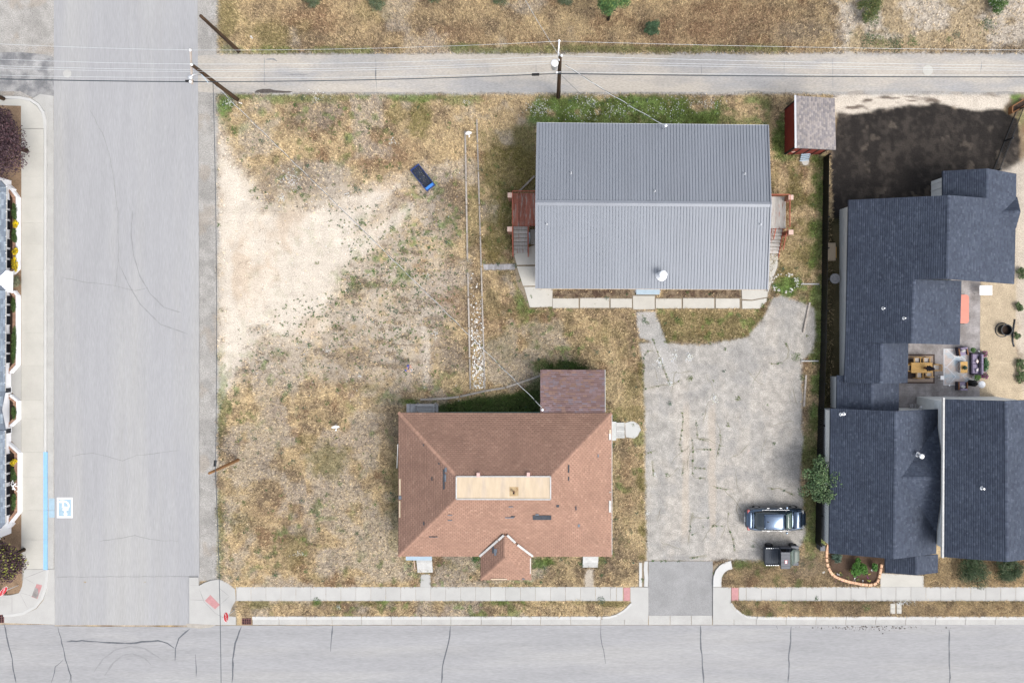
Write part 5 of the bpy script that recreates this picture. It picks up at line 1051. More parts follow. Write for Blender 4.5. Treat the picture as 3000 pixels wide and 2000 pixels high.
for i in (0, .5, 1): mb = MB(); q = A.lerp(B, i); mb.box((q.x-.05, q.y-.05, 0), (q.x+.05, q.y+.05, 1.1)); mb.build('post', mt['fencemetal'], t)
def timber(pl, wd, ht, name, label, cat='timber', group=None, m='timber', parent=None):
    mb = MB()
    for (a, b), (c, d) in zip(pl, pl[1:]): mb.beam(P(a, b, gz(np.array([a]), np.array([b]))[0]+ht/2-.02), P(c, d, gz(np.array([c]), np.array([d]))[0]+ht/2-.02), wd, ht)
    o = mb.build(name, mt[m], parent); return setp(o, label, cat, group) if label else o
te = empty('timber_edging', P(1365, 750), 'twin lines of old grey edging timbers running down the middle of the lot', 'edging')
ys = [384, 452, 530, 600, 684, 760]
for a, b in zip(ys, ys[1:]): timber([(1363+(a-384)*.018, a+1), (1363+(b-384)*.018, b-1)], .13, .16, 'edging_timber', None, parent=te)
for a, b in ((798,870),(872,960),(962,1048),(1050,1140)): timber([(1371+(a-798)*.021, a+1), (1371+(b-798)*.021, b-1)], .13, .16, 'edging_timber', None, parent=te)
for a, b in ((350,420),(422,500),(502,600),(602,690),(692,780),(782,870),(872,960),(962,1050),(1052,1138)): timber([(1397+(a-350)*.030, a+1), (1397+(b-350)*.030, b-1)], .11, .15, 'edging_timber', None, parent=te)
stn = []; sm = MB()
for _ in range(520):
    y_ = 1140-abs(random.gauss(0, 150)); x_ = random.uniform(1378+(y_-800)*.02, 1412+(y_-800)*.03)
    if y_ < 790 or (y_ < 880 and random.random() < .6): continue
    r = random.choice((.03, .045, .06, .09)); c = random.choice(((.62,.61,.58),(.55,.53,.5),(.45,.40,.36),(.68,.68,.66))); sm.col = c
    sm.M = Matrix.Translation(P(x_, y_, .09+r*.4)) @ Matrix.Rotation(random.uniform(0, 6), 4, 'Z'); sm.ell((0,0,0), (r, r*random.uniform(.6, 1), r*.7), 6, 4)
setp(sm.build('white_stones', mt['stone'], col=True), 'loose white stones lying between the edging timbers', 'stones', kind='stuff')
for i, pl in enumerate(([(1232,1170),(1300,1167),(1345,1162)],[(1348,1161),(1420,1145),(1480,1135)],[(1483,1134),(1540,1115),(1582,1100)])): timber(pl, .16, .16, 'edging_log', ['westernmost grey edging log north of the brown house','middle grey edging log north of the brown house','easternmost grey edging log meeting the purple-roofed addition'][i], 'log', 'edging logs behind the brown house')
timber([(1520,562),(1566,516)], .14, .14, 'edging_log', 'grey edging log running diagonally to the metal building corner', 'log')
pw = empty('plank_walk', P(1460, 782), 'narrow walk of short grey wooden planks west of the metal building', 'walk'); mb = MB(); mb.bev((-.045, -.22, 0), (.045, .22, .05), .006); me = mb.mesh('plank', mt['greywood'])
for i in range(26): piece(me, 'plank', pw, P(1418+i*3.55, 782+random.uniform(-1, 1), .085), random.uniform(-.06, .06))
for pl, l, m in (([(2347,832),(2399,832)],'white painted board lying at the top of the parking area','whitewood'),([(2347,1057),(2397,1057)],'white painted board lying east of the parking area','whitewood'),([(2372,886),(2354,974)],'grey timber wheel stop leaning beside the upper parking area','timber'),([(2361,1098),(2355,1190)],'long grey timber wheel stop east of the parking area','timber')): timber(pl, .14 if m == 'timber' else .10, .16, 'parking_timber', l, 'timber', 'parking timbers', m)
rk = MB()
for _ in range(60):
    a = random.uniform(0, 6.28); r = random.choice((.05, .07, .1)); rk.col = random.choice(((.5,.48,.45),(.4,.38,.36),(.6,.6,.58))); rk.M = Matrix.Translation(P(2300+math.cos(a)*36+random.uniform(-5,5), 828+math.sin(a)*26+random.uniform(-4,4), .12)); rk.ell((0,0,0), (r, r*.8, r*.6), 6, 4)
setp(rk.build('bed_stones', mt['stone'], col=True), 'pale stones ringing the green mound by the metal building', 'stones', kind='stuff')
# garden bed with block edging
gb = empty('flower_bed', P(2505, 1670), 'dark soil flower bed edged with tan blocks beside the house porch', 'flower bed')
edge = [(2424,1592),(2420,1610),(2419,1630),(2420,1645),(2424,1660),(2432,1675),(2445,1687),(2460,1693),(2480,1700),(2500,1704),(2520,1708),(2540,1710),(2555,1710),(2566,1704),(2572,1692),(2575,1678),(2578,1662),(2580,1648)]
mb = MB(); mb.bev((-.145, -.105, 0), (.145, .105, .17), .02); me = mb.mesh('edging_block', mt['coping']); d_ = 0
for (a, b), (c, d) in zip(edge, edge[1:]):
    L_ = math.hypot(c-a, d-b); k = max(1, round(L_/10.6))
    for i in range(k): piece(me, 'edging_block', gb, P(a+(c-a)*(i+.5)/k, b+(d-b)*(i+.5)/k)+Vector((0, 0, .06)), math.atan2(-(d-b), c-a), (min(1.0, L_/k/10.8), 1, 1))
# ------------------------------------------------------------------ signs, dishes, box
def stopsign(base, top, label, ang):
    b = P(*base); p = P(*top, 2.2); t = empty('stop_sign', b, label, 'sign', 'stop signs'); mb = MB(); mb.beam(b, p+Vector((0,0,.35)), .05, .05); mb.build('sign_post', mt['galv'], t)
    n = Vector((math.cos(ang), math.sin(ang), 0)); s = Vector((-n.y, n.x, 0)); up = Vector((0,0,1)); c = p+n*.04
    for r, off, m, nm in ((.40, 0, 'whitepaint', 'sign_rim'), (.36, .012, 'red', 'sign_face')):
        pts = [c+n*off+s*r*math.cos(math.pi/8+k*math.pi/4)+up*r*math.sin(math.pi/8+k*math.pi/4) for k in range(8)]; mb = MB(); mb.add(pts+[q+n*.01 for q in pts], [tuple(range(7,-1,-1)), tuple(range(8,16))]+[(k,(k+1)%8,8+(k+1)%8,8+k) for k in range(8)]); o = mb.build(nm, mt[m], t)
    cu = bpy.data.curves.new('letters', 'FONT'); cu.body = 'STOP'; cu.size = .26; cu.align_x = 'CENTER'; cu.align_y = 'CENTER'; cu.extrude = .003
    tmp = bpy.data.objects.new('tmp', cu); C.objects.link(tmp); dg = bpy.context.evaluated_depsgraph_get(); me = bpy.data.meshes.new_from_object(tmp.evaluated_get(dg)); bpy.data.objects.remove(tmp)
    Mx = Matrix((( s.x, up.x, n.x, 0), (s.y, up.y, n.y, 0), (s.z, up.z, n.z, 0), (0,0,0,1))); me.transform(Mx); me.materials.clear(); me.materials.append(mt['whitepaint']); lo = bpy.data.objects.new('lettering', me); link(lo, o, c+n*.026)
stopsign((688,1785), (660,1807), 'red stop sign on leaning grey post at the street corner', R(12)); stopsign((55,1713), (8,1731), 'red stop sign on grey post cut off at lower left edge', R(-20))
def dish(px, py, ztop, az, label, r=.30, el=.5):
    b = P(px, py); t = empty('satellite_dish', b, label, 'satellite dish', 'satellite dishes standing in the lot'); z0 = gz(np.array([px]), np.array([py]))[0]
    mb = MB(); mb.cone((b.x, b.y, -.05), (b.x, b.y, ztop), .035, .035, 10); mb.build('mast', mt['galv'], t)
    ax = Vector((math.cos(az)*math.cos(el), math.sin(az)*math.cos(el), math.sin(el))); q = ax.to_track_quat('Z', 'Y').to_matrix().to_4x4(); c = Vector((b.x, b.y, ztop))+ax*.08
    mb = MB(); mb.M = Matrix.Translation(c) @ q; mb.lathe((0,0,0), [(.001,0),(r*.4,.012),(r*.75,.05),(r,.10),(r,.115),(r*.75,.065),(r*.4,.03),(.001,.018)], 24); mb.build('reflector', mt['whitecap'], t, smooth=True)
    mb = MB(); tip = c+ax*.42-Vector((0,0,.12)); mb.tube([c-Vector((0,0,.22)), c+ax*.2-Vector((0,0,.25)), tip], .02, 6); o = mb.build('feed_arm', mt['whitecap'], t); mb = MB(); mb.cone(tip, tip-ax*.1, .05, .06, 10); mb.build('receiver', mt['whitecap'], o)
    return b
b = dish(1374, 392, .75, R(-78), 'white satellite dish beside the edging timbers north of the lot', .27, .22)
dish(989, 1241, .65, R(-80), 'white satellite dish standing alone in dry grass west of brown house', .32, .42)
# blue open box
c4 = [P(1225.5,479,.45), P(1274,540,.45), P(1248,558,.45), P(1203,501,.45)]; ctr = sum(c4, Vector())/4; t = empty('cargo_box', Vector((ctr.x, ctr.y, 0)), 'small blue open cargo box with ribbed dark floor in dry lot', 'cargo box')
dl = (c4[1]-c4[0]); dl.z = 0; dw = (c4[3]-c4[0]); dw.z = 0; Ld, Lw = dl.length, dw.length; dl.normalize(); dw = (dw-dl*dw.dot(dl)).normalized(); Mx = Matrix(((dl.x, dw.x, 0, ctr.x), (dl.y, dw.y, 0, ctr.y), (0, 0, 1, 0), (0, 0, 0, 1)))
def lb(name, lo, hi, m, par=t):
    mb = MB(); mb.M = Mx; mb.bev(lo, hi, .008); return mb.build(name, mt[m], par)
hl, hw = Ld/2, Lw/2
for lo, hi, nm in (((-hl,-hw,.06),(hl,-hw+.05,.45),'side_panel'),((-hl,hw-.05,.06),(hl,hw,.45),'side_panel'),((-hl,-hw+.051,.06),(-hl+.05,hw-.051,.45),'front_panel'),((hl-.05,-hw+.051,.06),(hl,hw-.051,.42),'tailgate')): lb(nm, lo, hi, 'bluebox')
lb('floor_plate', (-hl+.051,-hw+.051,.10), (hl-.051,hw-.051,.16), 'bluedark'); lb('bright_tailgate_ledge', (hl-.27,-hw+.07,.36), (hl-.053,hw-.06,.40), 'bluebright')
k = 17
for i in range(k): x_ = -hl+.10+i*(2*hl-.45)/k; lb('floor_rib', (x_,-hw+.06,.161), (x_+.07,hw-.06,.205), 'bluedark')
for s in (-1, 1): lb('skid', (-hl+.1, s*(hw-.12)-.04, -.02), (hl-.1, s*(hw-.12)+.04, .06), 'blacktrim')
# ------------------------------------------------------------------ vehicles
def wheel(t, c, r, wdt, rim='galv'):
    mb = MB(); s = Vector((0, wdt/2, 0)); c = Vector(c)
    mb.M = Matrix.Translation(c) @ Matrix.Rotation(math.pi/2, 4, 'X'); mb.lathe((0,0,0), [(r*.6,-wdt/2),(r*.93,-wdt/2),(r,-wdt*.36),(r,wdt*.36),(r*.93,wdt/2),(r*.6,wdt/2)], 24); o = mb.build('wheel', mt['tyre'], t, smooth=False)
    mb = MB(); mb.M = Matrix.Translation(c) @ Matrix.Rotation(math.pi/2, 4, 'X'); mb.lathe((0,0,0), [(.001,-wdt*.46),(r*.25,-wdt*.47),(r*.6,-wdt*.42),(r*.62,0),(r*.6,wdt*.42),(r*.25,wdt*.47),(.001,wdt*.46)], 20); mb.build('rim', mt[rim], o)
def loft(name, secs, m, parent, close=True, smooth=True):
    """secs: list of (x, [(y,z)...]) full rings"""
    mb = MB(); n = len(secs[0][1]); vs = [(x, y, z) for x, ring in secs for y, z in ring]; fs = []
    for k in range(len(secs)-1):
        for i in range(n): fs.append((k*n+i, k*n+(i+1) % n, (k+1)*n+(i+1) % n, (k+1)*n+i))
    if close: fs.append(tuple(range(n-1, -1, -1))); fs.append(tuple((len(secs)-1)*n+i for i in range(n)))
    mb.M = CM; mb.add(vs, fs); return mb.build(name, mt[m], parent, smooth=smooth)
def ring(w, zb, zs, zt, cr, tw=.86):
    h = [(0, zb), (w*.80, zb), (w*.97, zb+.06), (w, (zb+zs)/2), (w*.985, zs), (w*tw, zt), (w*tw*.6, zt+cr*.75), (0, zt+cr)]
    return h+[(-y, z) for y, z in h[-2:0:-1]]
cx_, cy_ = 19.52, -15.62; CM = Matrix.Translation((cx_, cy_, .10))
car = empty('parked_car', (cx_, cy_, .1), 'dark blue sedan parked nose to the fence with glossy roof', 'car')
loft('body', [(-2.48, ring(.40,.42,.55,.66,.01)),(-2.42, ring(.62,.32,.60,.80,.03)),(-2.28, ring(.76,.26,.64,.92,.04)),(-2.08, ring(.85,.22,.68,.97,.04)),(-1.7, ring(.90,.18,.76,1.0,.05)),(-.9, ring(.92,.17,.80,.96,.05)),(.3, ring(.92,.17,.80,.95,.05)),(1.05, ring(.91,.17,.78,.94,.06)),
   (1.5, ring(.90,.18,.76,.90,.07)),(1.95, ring(.86,.20,.70,.80,.06)),(2.22, ring(.76,.26,.60,.70,.04)),(2.40, ring(.60,.32,.52,.60,.02)),(2.48, ring(.36,.36,.48,.54,.01))], 'carpaint', car)
loft('cabin_glass', [(-1.88, ring(.70,.93,.97,1.0,.01,.9)),(-1.25, ring(.76,.90,1.05,1.30,.03,.76)),(-.75, ring(.79,.90,1.1,1.40,.03,.76)),(.45, ring(.79,.90,1.1,1.40,.03,.78)),(1.22, ring(.74,.90,.95,.99,.01,.9))], 'carglass', car)
loft('roof', [(-1.16, ring(.57,1.315,1.33,1.345,.03,.94)),(-1.02, ring(.59,1.345,1.36,1.375,.03,.94)),(-.75, ring(.61,1.39,1.41,1.425,.035,.94)),(.2, ring(.625,1.405,1.42,1.435,.04,.94)),(.52, ring(.60,1.37,1.39,1.40,.035,.94))], 'carpaint', car)
loft('windscreen', [(.56, ring(.56,1.355,1.37,1.375,.03,.95)),(1.16, ring(.66,1.015,1.03,1.035,.02,.95))], 'screen', car)
loft('bonnet', [(1.30, ring(.72,.955,.97,.98,.045,.92)),(1.75, ring(.70,.90,.925,.935,.04,.92)),(2.08, ring(.62,.80,.835,.85,.03,.92))], 'carpaint', car)
loft('boot_lid', [(-2.30, ring(.62,.88,.91,.93,.02,.92)),(-1.95, ring(.70,.99,1.015,1.02,.03,.92))], 'carpaint', car)
def cb(nm, lo, hi, m, par, b=.01):
    mb = MB(); mb.M = CM; mb.bev(lo, hi, b); return mb.build(nm, mt[m], par)
for s in (-1, 1):
    ys_ = sorted((s*.815, s*.84)); cb('window_trim', (-1.2, ys_[0], .985), (1.0, ys_[1], 1.005), 'chrome', car)
    ym = sorted((s*.93, s*1.08)); o = cb('mirror', (.72, ym[0], .93), (.86, ym[1], 1.05), 'carpaint', car, .03)
    yt = sorted((s*.50, s*.82)); cb('tail_light', (-2.34, yt[0], .80), (-2.14, yt[1], .93), 'redlamp', car, .03)
    yh = sorted((s*.45, s*.76)); cb('headlight', (2.02, yh[0], .70), (2.24, yh[1], .775), 'headlamp', car, .03)
    yd = sorted((s*.915, s*.935)); 
    for xx in (-.75, .25): cb('door_handle', (xx, yd[0], .80), (xx+.2, yd[1], .83), 'chrome', car, .005)
    for xx in (-1.45, 1.52): wheel(car, (cx_+xx, cy_+s*.81, .10+.32), .33, .22)
cb('rear_bumper_trim', (-2.49, -.5, .50), (-2.44, .5, .56), 'chrome', car, .005); cb('grille', (2.40, -.45, .42), (2.475, .45, .56), 'carblack', car, .01); cb('antenna_fin', (-.93, -.03, 1.42), (-.80, .03, 1.48), 'carblack', car, .015); cb('number_plate', (-2.485, -.2, .60), (-2.45, .2, .70), 'whitepaint', car, .003)
# UTV
cx_, cy_ = 20.02, -18.52; CM = Matrix.Translation((cx_, cy_, .08)); uv = empty('utility_vehicle', (cx_, cy_, .08), 'black off-road utility vehicle with cargo bed parked south of the sedan', 'utility vehicle')
loft('chassis', [(-1.40, ring(.52,.32,.5,.58,.01,.95)),(-1.3, ring(.62,.30,.5,.60,.01,.95)),(.2, ring(.66,.28,.5,.62,.01,.95)),(1.1, ring(.62,.30,.5,.62,.01,.95)),(1.38, ring(.48,.36,.5,.58,.01,.95))], 'utv', uv, smooth=False)
for s in (-1, 1):
    for xx in (-.93, 1.0): wheel(uv, (cx_+xx, cy_+s*.66, .08+.31), .32, .24, 'utv')
    y_ = sorted((s*.70, s*.65)); cb('bed_side', (-1.42, y_[0], .72), (-.30, y_[1], 1.02), 'bed', uv, .015)
    for i in range(6): yy = sorted((s*.655, s*.70)); cb('tie_rail', (-1.38+i*.18, yy[0], 1.022), (-1.28+i*.18, yy[1], 1.05), 'galv', uv, .005)
    y_ = sorted((s*.50, s*.80)); cb('fender', (.68, y_[0], .70), (1.32, y_[1], .80), 'utv', uv, .04)
    y_ = sorted((s*.62, s*.72)); cb('door', (-.22, y_[0], .45), (.62, y_[1], 1.0), 'utv', uv, .02)
    for (xa, xb) in ((-.26, -.44), (.60, .18)): mb = MB(); mb.M = CM; mb.tube([(xa, s*.62, .9), (xb, s*.58, 1.84)], .03, 8); mb.build('roll_bar', mt['utv'], uv)
cb('bed_floor', (-1.40, -.648, .70), (-.32, .648, .90), 'bed', uv); cb('bed_front', (-.31, -.648, .741), (-.27, .648, 1.02), 'bed', uv); cb('tailgate', (-1.45, -.648, .741), (-1.41, .648, 1.02), 'bed', uv)
for i in range(7): cb('floor_rib', (-1.34+i*.145, -.62, .901), (-1.25+i*.145, .62, .93), 'bed', uv, .004)
rf = cb('roof', (-.52, -.66, 1.84), (.22, .66, 1.90), 'utv', uv, .02)
for i in range(4): cb('roof_ridge', (-.50, -.52+i*.30, 1.901), (.20, -.44+i*.30, 1.915), 'utv', rf, .006)
dcl = cb('decal_border', (-.22, -.24, 1.916), (-.02, .04, 1.9185), 'red', rf, .001); cb('decal', (-.195, -.215, 1.919), (-.045, .015, 1.9205), 'whitepaint', rf, .0005); cb('decal_mark', (-.15, -.13, 1.921), (-.09, -.07, 1.922), 'red', rf, .0005)
mb = MB(); mb.M = CM; mb.add([(.23,-.60,1.82),(.23,.60,1.82),(.80,.62,1.02),(.80,-.62,1.02)], [(0,3,2,1)]); mb.add([(.25,-.60,1.82),(.25,.60,1.82),(.82,.62,1.02),(.82,-.62,1.02)], [(0,3,2,1)]); mb.build('windscreen', mt['screen'], uv)
loft('bonnet', [(.78, ring(.60,.70,.92,1.02,.03,.9)),(1.1, ring(.56,.66,.86,.94,.03,.9)),(1.38, ring(.42,.58,.70,.76,.02,.9))], 'utvhood', uv)
for s in (-1, 1): yy = sorted((s*.06, s*.56)); cb('seat', (-.12, yy[0], .62), (.30, yy[1], .78), 'blacktrim', uv, .03)
mb = MB(); mb.M = CM @ Matrix.Translation((.48, .3, 1.12)) @ Matrix.Rotation(1.0, 4, 'Y'); mb.tube([(.17*math.cos(a), .17*math.sin(a), 0) for a in np.linspace(0, 6.28, 16)], .018, 6); mb.build('steering_wheel', mt['blacktrim'], uv)
# ------------------------------------------------------------------ patio furniture
ZP = .10
def fb(name, lo, hi, m, par, rz=0, c=None, b=.012):
    mb = MB()
    if c is not None: mb.M = Matrix.Translation(c) @ Matrix.Rotation(rz, 4, 'Z')
    mb.bev(lo, hi, b); return mb.build(name, mt[m], par)
def box2(px0, px1, py0, py1, z): a = P(px0, py1, z); c = P(px1, py0, z); return a.x, c.x, a.y, c.y
# rugs
rg = empty('dining_rug', P(2700,1080,ZP), 'brown rug with tan border under the dining table', 'rug'); X0,X1,Y0,Y1 = box2(2640,2738.5,1037,1123,ZP)
fb('rug_base', (X0,Y0,ZP), (X1,Y1,ZP+.008), 'rugbr', rg, b=.001)
for (i, o_) in ((.13, .38),):
    for lo, hi in (((X0,Y0+i),(X1-i,Y0+o_)),((X0,Y1-o_),(X1-i,Y1-i)),((X1-o_,Y0+o_+.004),(X1-i,Y1-o_-.004))): fb('tan_band', (*lo,ZP+.0085), (*hi,ZP+.013), 'rugtan', rg, b=.001)
rg2 = empty('lounge_rug', P(2808,1075,ZP), 'pale pastel rug with white diamond bands under the sofa group', 'rug'); X0,X1,Y0,Y1 = box2(2764,2853,1021.5,1128,ZP)
fb('rug_base', (X0,Y0,ZP), (X1,Y1,ZP+.008), 'rugpale', rg2, b=.001); z7 = lambda x, y: P(2650+x/7.838, 980+y/7.838, ZP+.011)
SEQ2 = 0.0
for a, b in (((905,340),(905,1150)),((910,335),(1180,335)),((915,1150),(1180,1150)),((985,350),(1170,520)),((1170,520),(975,735)),((920,745),(975,745)),((975,755),(1180,960)),((1180,960),(1030,1130)),((1170,510),(1310,510)),((1310,510),(1440,610)),((1330,940),(1480,1090)),((1190,745),(1250,670)),((1190,755),(1260,860)),((1330,940),(1440,880))):
    mb = MB(); mb.beam(z7(*a)+Vector((0,0,SEQ2)), z7(*b)+Vector((0,0,SEQ2)), .07, .006); SEQ2 += .0006; mb.build('white_band', mt['rugwhite'], rg2)
# dining set
tb = empty('dining_table', P(2700,1077,ZP), 'honey wood dining table with closed dark umbrella through it', 'table'); X0,X1,Y0,Y1 = box2(2670,2731.7,1062,1092,.85); k = 7
for i in range(k): w_ = (Y1-Y0)/k; fb('table_plank', (X0,Y0+i*w_+.002,.80), (X1,Y0+(i+1)*w_-.002,.85), 'wood', tb, b=.005)
for xx in (X0+.1, X1-.1):
    for yy in (Y0+.1, Y1-.1): fb('leg', (xx-.04,yy-.04,ZP), (xx+.04,yy+.04,.80), 'wood', tb)
ub = P(2697,1076,ZP); um = empty('patio_umbrella', ub, 'closed dark grey patio umbrella standing in the dining table', 'umbrella')
mb = MB(); mb.cone(ub, ub+Vector((0,0,1.95)), .022, .022, 8); mb.build('pole', mt['wood'], um)
mb = MB(); prof = [(.20,1.05),(.19,1.15),(.13,1.45),(.07,1.8),(.02,1.98)]; vs = []; fs = []; n_ = 16
for r, z in prof:
    for i in range(n_): a = 2*math.pi*i/n_; rr = r*(1.25 if i % 2 else .75); vs.append(ub+Vector((rr*math.cos(a), rr*math.sin(a), z)))
for k_ in range(len(prof)-1):
    for i in range(n_): fs.append((k_*n_+i, k_*n_+(i+1) % n_, (k_+1)*n_+(i+1) % n_, (k_+1)*n_+i))
mb.add(vs, fs); mb.build('folded_canopy', mt['dkfabric'], um)
mb = MB(); mb.lathe(ub+Vector((-.12,.02,.75)), [(.001,0),(.07,0),(.09,.1),(.07,.12),(.001,.12)], 12); vz = setp(mb.build('flower_pot', mt['wooddk']), 'tiny plant pot beside the umbrella on the dining table', 'pot')
def chair(px, py, rz, label):
    c = P(px, py, .5); c.z = ZP; t = empty('dining_chair', c, label, 'chair', 'wooden dining chairs round the patio table')
    for sx in (-.24, .24):
        fb('leg', (sx-.025,-.25,0), (sx+.025,-.20,.60), 'wood', t, rz, c); fb('leg', (sx-.025,.20,0), (sx+.025,.25,.85), 'wood', t, rz, c); fb('armrest', (sx-.03,-.24,.60), (sx+.03,.19,.63), 'wood', t, rz, c)
    fb('seat_frame', (-.21,-.24,.36), (.21,.22,.40), 'wood', t, rz, c); fb('cushion', (-.20,-.23,.401), (.20,.19,.47), 'cushion', t, rz, c, .025)
    for i in range(5): fb('back_slat', (-.20+i*.085,.205,.45), (-.15+i*.085,.235,.84), 'wood', t, rz, c)
    fb('top_rail', (-.21,.20,.841), (.21,.24,.88), 'wood', t, rz, c)
chair(2684,1054,0,'wooden chair with cream cushion north side of dining table, nearest the wall'); chair(2711,1054,0,'wooden chair with cream cushion north side of dining table, nearest the lounge'); chair(2691,1099,math.pi,'wooden chair with cream cushion south side of dining table, pulled out'); chair(2718,1095,math.pi,'wooden chair with cream cushion south side of dining table, tucked in')
chair(2742,1076,-math.pi/2,'wooden chair with cream cushion at east end of dining table'); chair(2655,1077,math.pi/2,'wooden chair half hidden under the eave at west end of dining table')
# lounge
c = P(2861.5,1065.5,.5); c.z = ZP; sf = empty('sofa', c, 'lilac outdoor sofa with dark frame and patterned cushions', 'sofa'); hl = .88
fb('frame', (-.38,-hl,.08), (.40,hl,.26), 'dkfabric', sf, 0, c)
for s in (-1, 1): fb('seat_cushion', (-.36,min(s*.01,s*(hl-.08)),.261), (.18,max(s*.01,s*(hl-.08)),.44), 'lilac', sf, 0, c, .04); fb('back_cushion', (.19,min(s*.01,s*(hl-.08)),.30), (.36,max(s*.01,s*(hl-.08)),.72), 'lilac', sf, 0, c, .05); fb('arm', (-.38,min(s*(hl-.07),s*hl),.261), (.40,max(s*(hl-.07),s*hl),.58), 'dkfabric', sf, 0, c)
for yy in (.28, -.22): fb('dark_cushion', (.06,yy-.05,.46), (.20,yy+.32,.62), 'dkfabric', sf, 0, c, .04)
for (yy, rz, l) in ((.22, .1, 'patterned pale cushion nearer the round pot on the lilac sofa'), (-.50, -.3, 'patterned pale cushion nearer the patio heater on the lilac sofa')):
    mb = MB(); mb.M = Matrix.Translation(c+Vector((-.02,yy,.50))) @ Matrix.Rotation(rz, 4, 'Z') @ Matrix.Rotation(.5, 4, 'Y'); mb.ell((0,0,0), (.20,.20,.07), 4, 6); pc = setp(mb.build('throw_cushion', M('patterned_'+str(rz), (.55,.50,.50), .9, .1, 4, col2=(.10,.08,.25) if rz < 0 else (.50,.18,.12), mix=(.5,.58), mscale=6)), l, 'cushion', 'patterned throw cushions')
def arm(px, py, rz, label):
    c = P(px, py, .4); c.z = ZP; t = empty('armchair', c, label, 'armchair', 'lilac outdoor armchairs'); fb('frame', (-.36,-.33,.06), (.36,.36,.26), 'dkfabric', t, rz, c); fb('seat_cushion', (-.27,-.32,.261), (.27,.18,.42), 'lilac', t, rz, c, .04); fb('back_cushion', (-.27,.19,.30), (.27,.34,.72), 'lilac', t, rz, c, .05)
    for s in (-1, 1): fb('wooden_arm', (min(s*.28,s*.38),-.34,.50), (max(s*.28,s*.38),.30,.54), 'wooddk', t, rz, c); fb('arm_panel', (min(s*.30,s*.37),-.30,.262), (max(s*.30,s*.37),.28,.499), 'dkfabric', t, rz, c)
    mb = MB(); mb.M = Matrix.Translation(c) @ Matrix.Rotation(rz, 4, 'Z') @ Matrix.Translation((0,.05,.50)) @ Matrix.Rotation(.5, 4, 'X'); mb.ell((0,0,0), (.24,.17,.06), 4, 6); mb.build('striped_cushion', mt['whitewood'], t)
arm(2818, 1029, .15, 'lilac armchair with wooden arms at the top of the pastel rug'); arm(2817, 1130, math.pi, 'lilac armchair with wooden arms at the bottom of the pastel rug')
X0,X1,Y0,Y1 = box2(2814,2835,1059,1092,.45); ct = empty('coffee_table', Vector(((X0+X1)/2,(Y0+Y1)/2,ZP)), 'low wooden coffee table with white rim in front of the sofa', 'table'); fb('top', (X0,Y0,.40), (X1,Y1,.45), 'wood', ct); 
for lo, hi in (((X0-.03,Y0,.39),(X0-.002,Y1,.46)),((X1+.002,Y0,.39),(X1+.03,Y1,.46))): fb('rim', lo, hi, 'whitewood', ct)
for xx in (X0+.06, X1-.06):
    for yy in (Y0+.06, Y1-.06): fb('leg', (xx-.03,yy-.03,ZP), (xx+.03,yy+.03,.399), 'dkfabric', ct)
def rpot(px, py, r, h, m, label, lc, leafr=None, square=False, fl=None):
    c = P(px, py, ZP+h); c.z = ZP; t = empty('planter_pot', c, label, 'planter')
    mb = MB()
    if square: mb.bev((c.x-r,c.y-r,ZP), (c.x+r,c.y+r,ZP+h), .01)
    else: mb.lathe(c, [(r*.75,0),(r,h),(r*.86,h),(r*.82,h-.05),(.001,h-.05)], 20)
    mb.build('pot', mt[m], t); mb = MB(); mb.lathe(c+Vector((0,0,h-.06 if not square else h+.002)), [(r*.84,0),(.001,.01)], 16) if not square else mb.box((c.x-r*.85,c.y-r*.85,ZP+h-.02),(c.x+r*.85,c.y+r*.85,ZP+h+.004)); mb.build('soil', mt['soil'], t)
    Vs = []; Cs = []; k = 240; rr = leafr or r*.9
    for i in range(k):
        a = random.uniform(0, 6.28); q = random.random()**.5*rr; z = h+random.uniform(0, .25)*(1-q/rr*.6); p = c+Vector((math.cos(a)*q, math.sin(a)*q, z)); d = random.uniform(0, 6.28); l = .07
        u = Vector((math.cos(d), math.sin(d), random.uniform(-.4, .4)))*l; v_ = Vector((-math.sin(d), math.cos(d), 0))*l*.4; Vs += [p, p+u*.5+v_, p+u, p+u*.5-v_]
        cc = (fl if fl and random.random() < .45 else lc); f = random.uniform(.6, 1.5); Cs += [tuple(min(1, q_*f) for q_ in cc)]*4
    npmesh('foliage', np.array([tuple(v) for v in Vs]), np.arange(len(Vs)).reshape(-1, 4), mt['leaf'], t, np.array(Cs))
rpot(2850,1025,.20,.45,'whitecap','round white pot with green plant above the sofa',(.04,.09,.02)); rpot(2862,1106,.20,.40,'whitecap','white pot with spilling green plant below the sofa',(.06,.12,.02),.24)
rpot(2883.5,1036,.18,.40,'cushion','square pot with purple flowers north of the long trough',(.05,.08,.03),.24,True,(.22,.02,.14)); rpot(2885,1100,.19,.40,'cushion','square pot with purple flowers south of the long trough',(.05,.07,.03),.26,True,(.22,.02,.14))
X0,X1,Y0,Y1 = box2(2878,2891,1046,1089,.55); tg = empty('trough_planter', Vector(((X0+X1)/2,(Y0+Y1)/2,ZP)), 'long white trough planter behind the sofa', 'planter')
for lo, hi in (((X0,Y0,ZP),(X0+.05,Y1,.58)),((X1-.05,Y0,ZP),(X1,Y1,.58)),((X0+.051,Y0,ZP),(X1-.051,Y0+.05,.58)),((X0+.051,Y1-.05,ZP),(X1-.051,Y1,.58))): fb('trough_side', lo, hi, 'whitewood', tg)
fb('soil', (X0+.051,Y0+.051,ZP), (X1-.051,Y1-.051,.5), 'soil', tg)
Vs = []; Cs = []
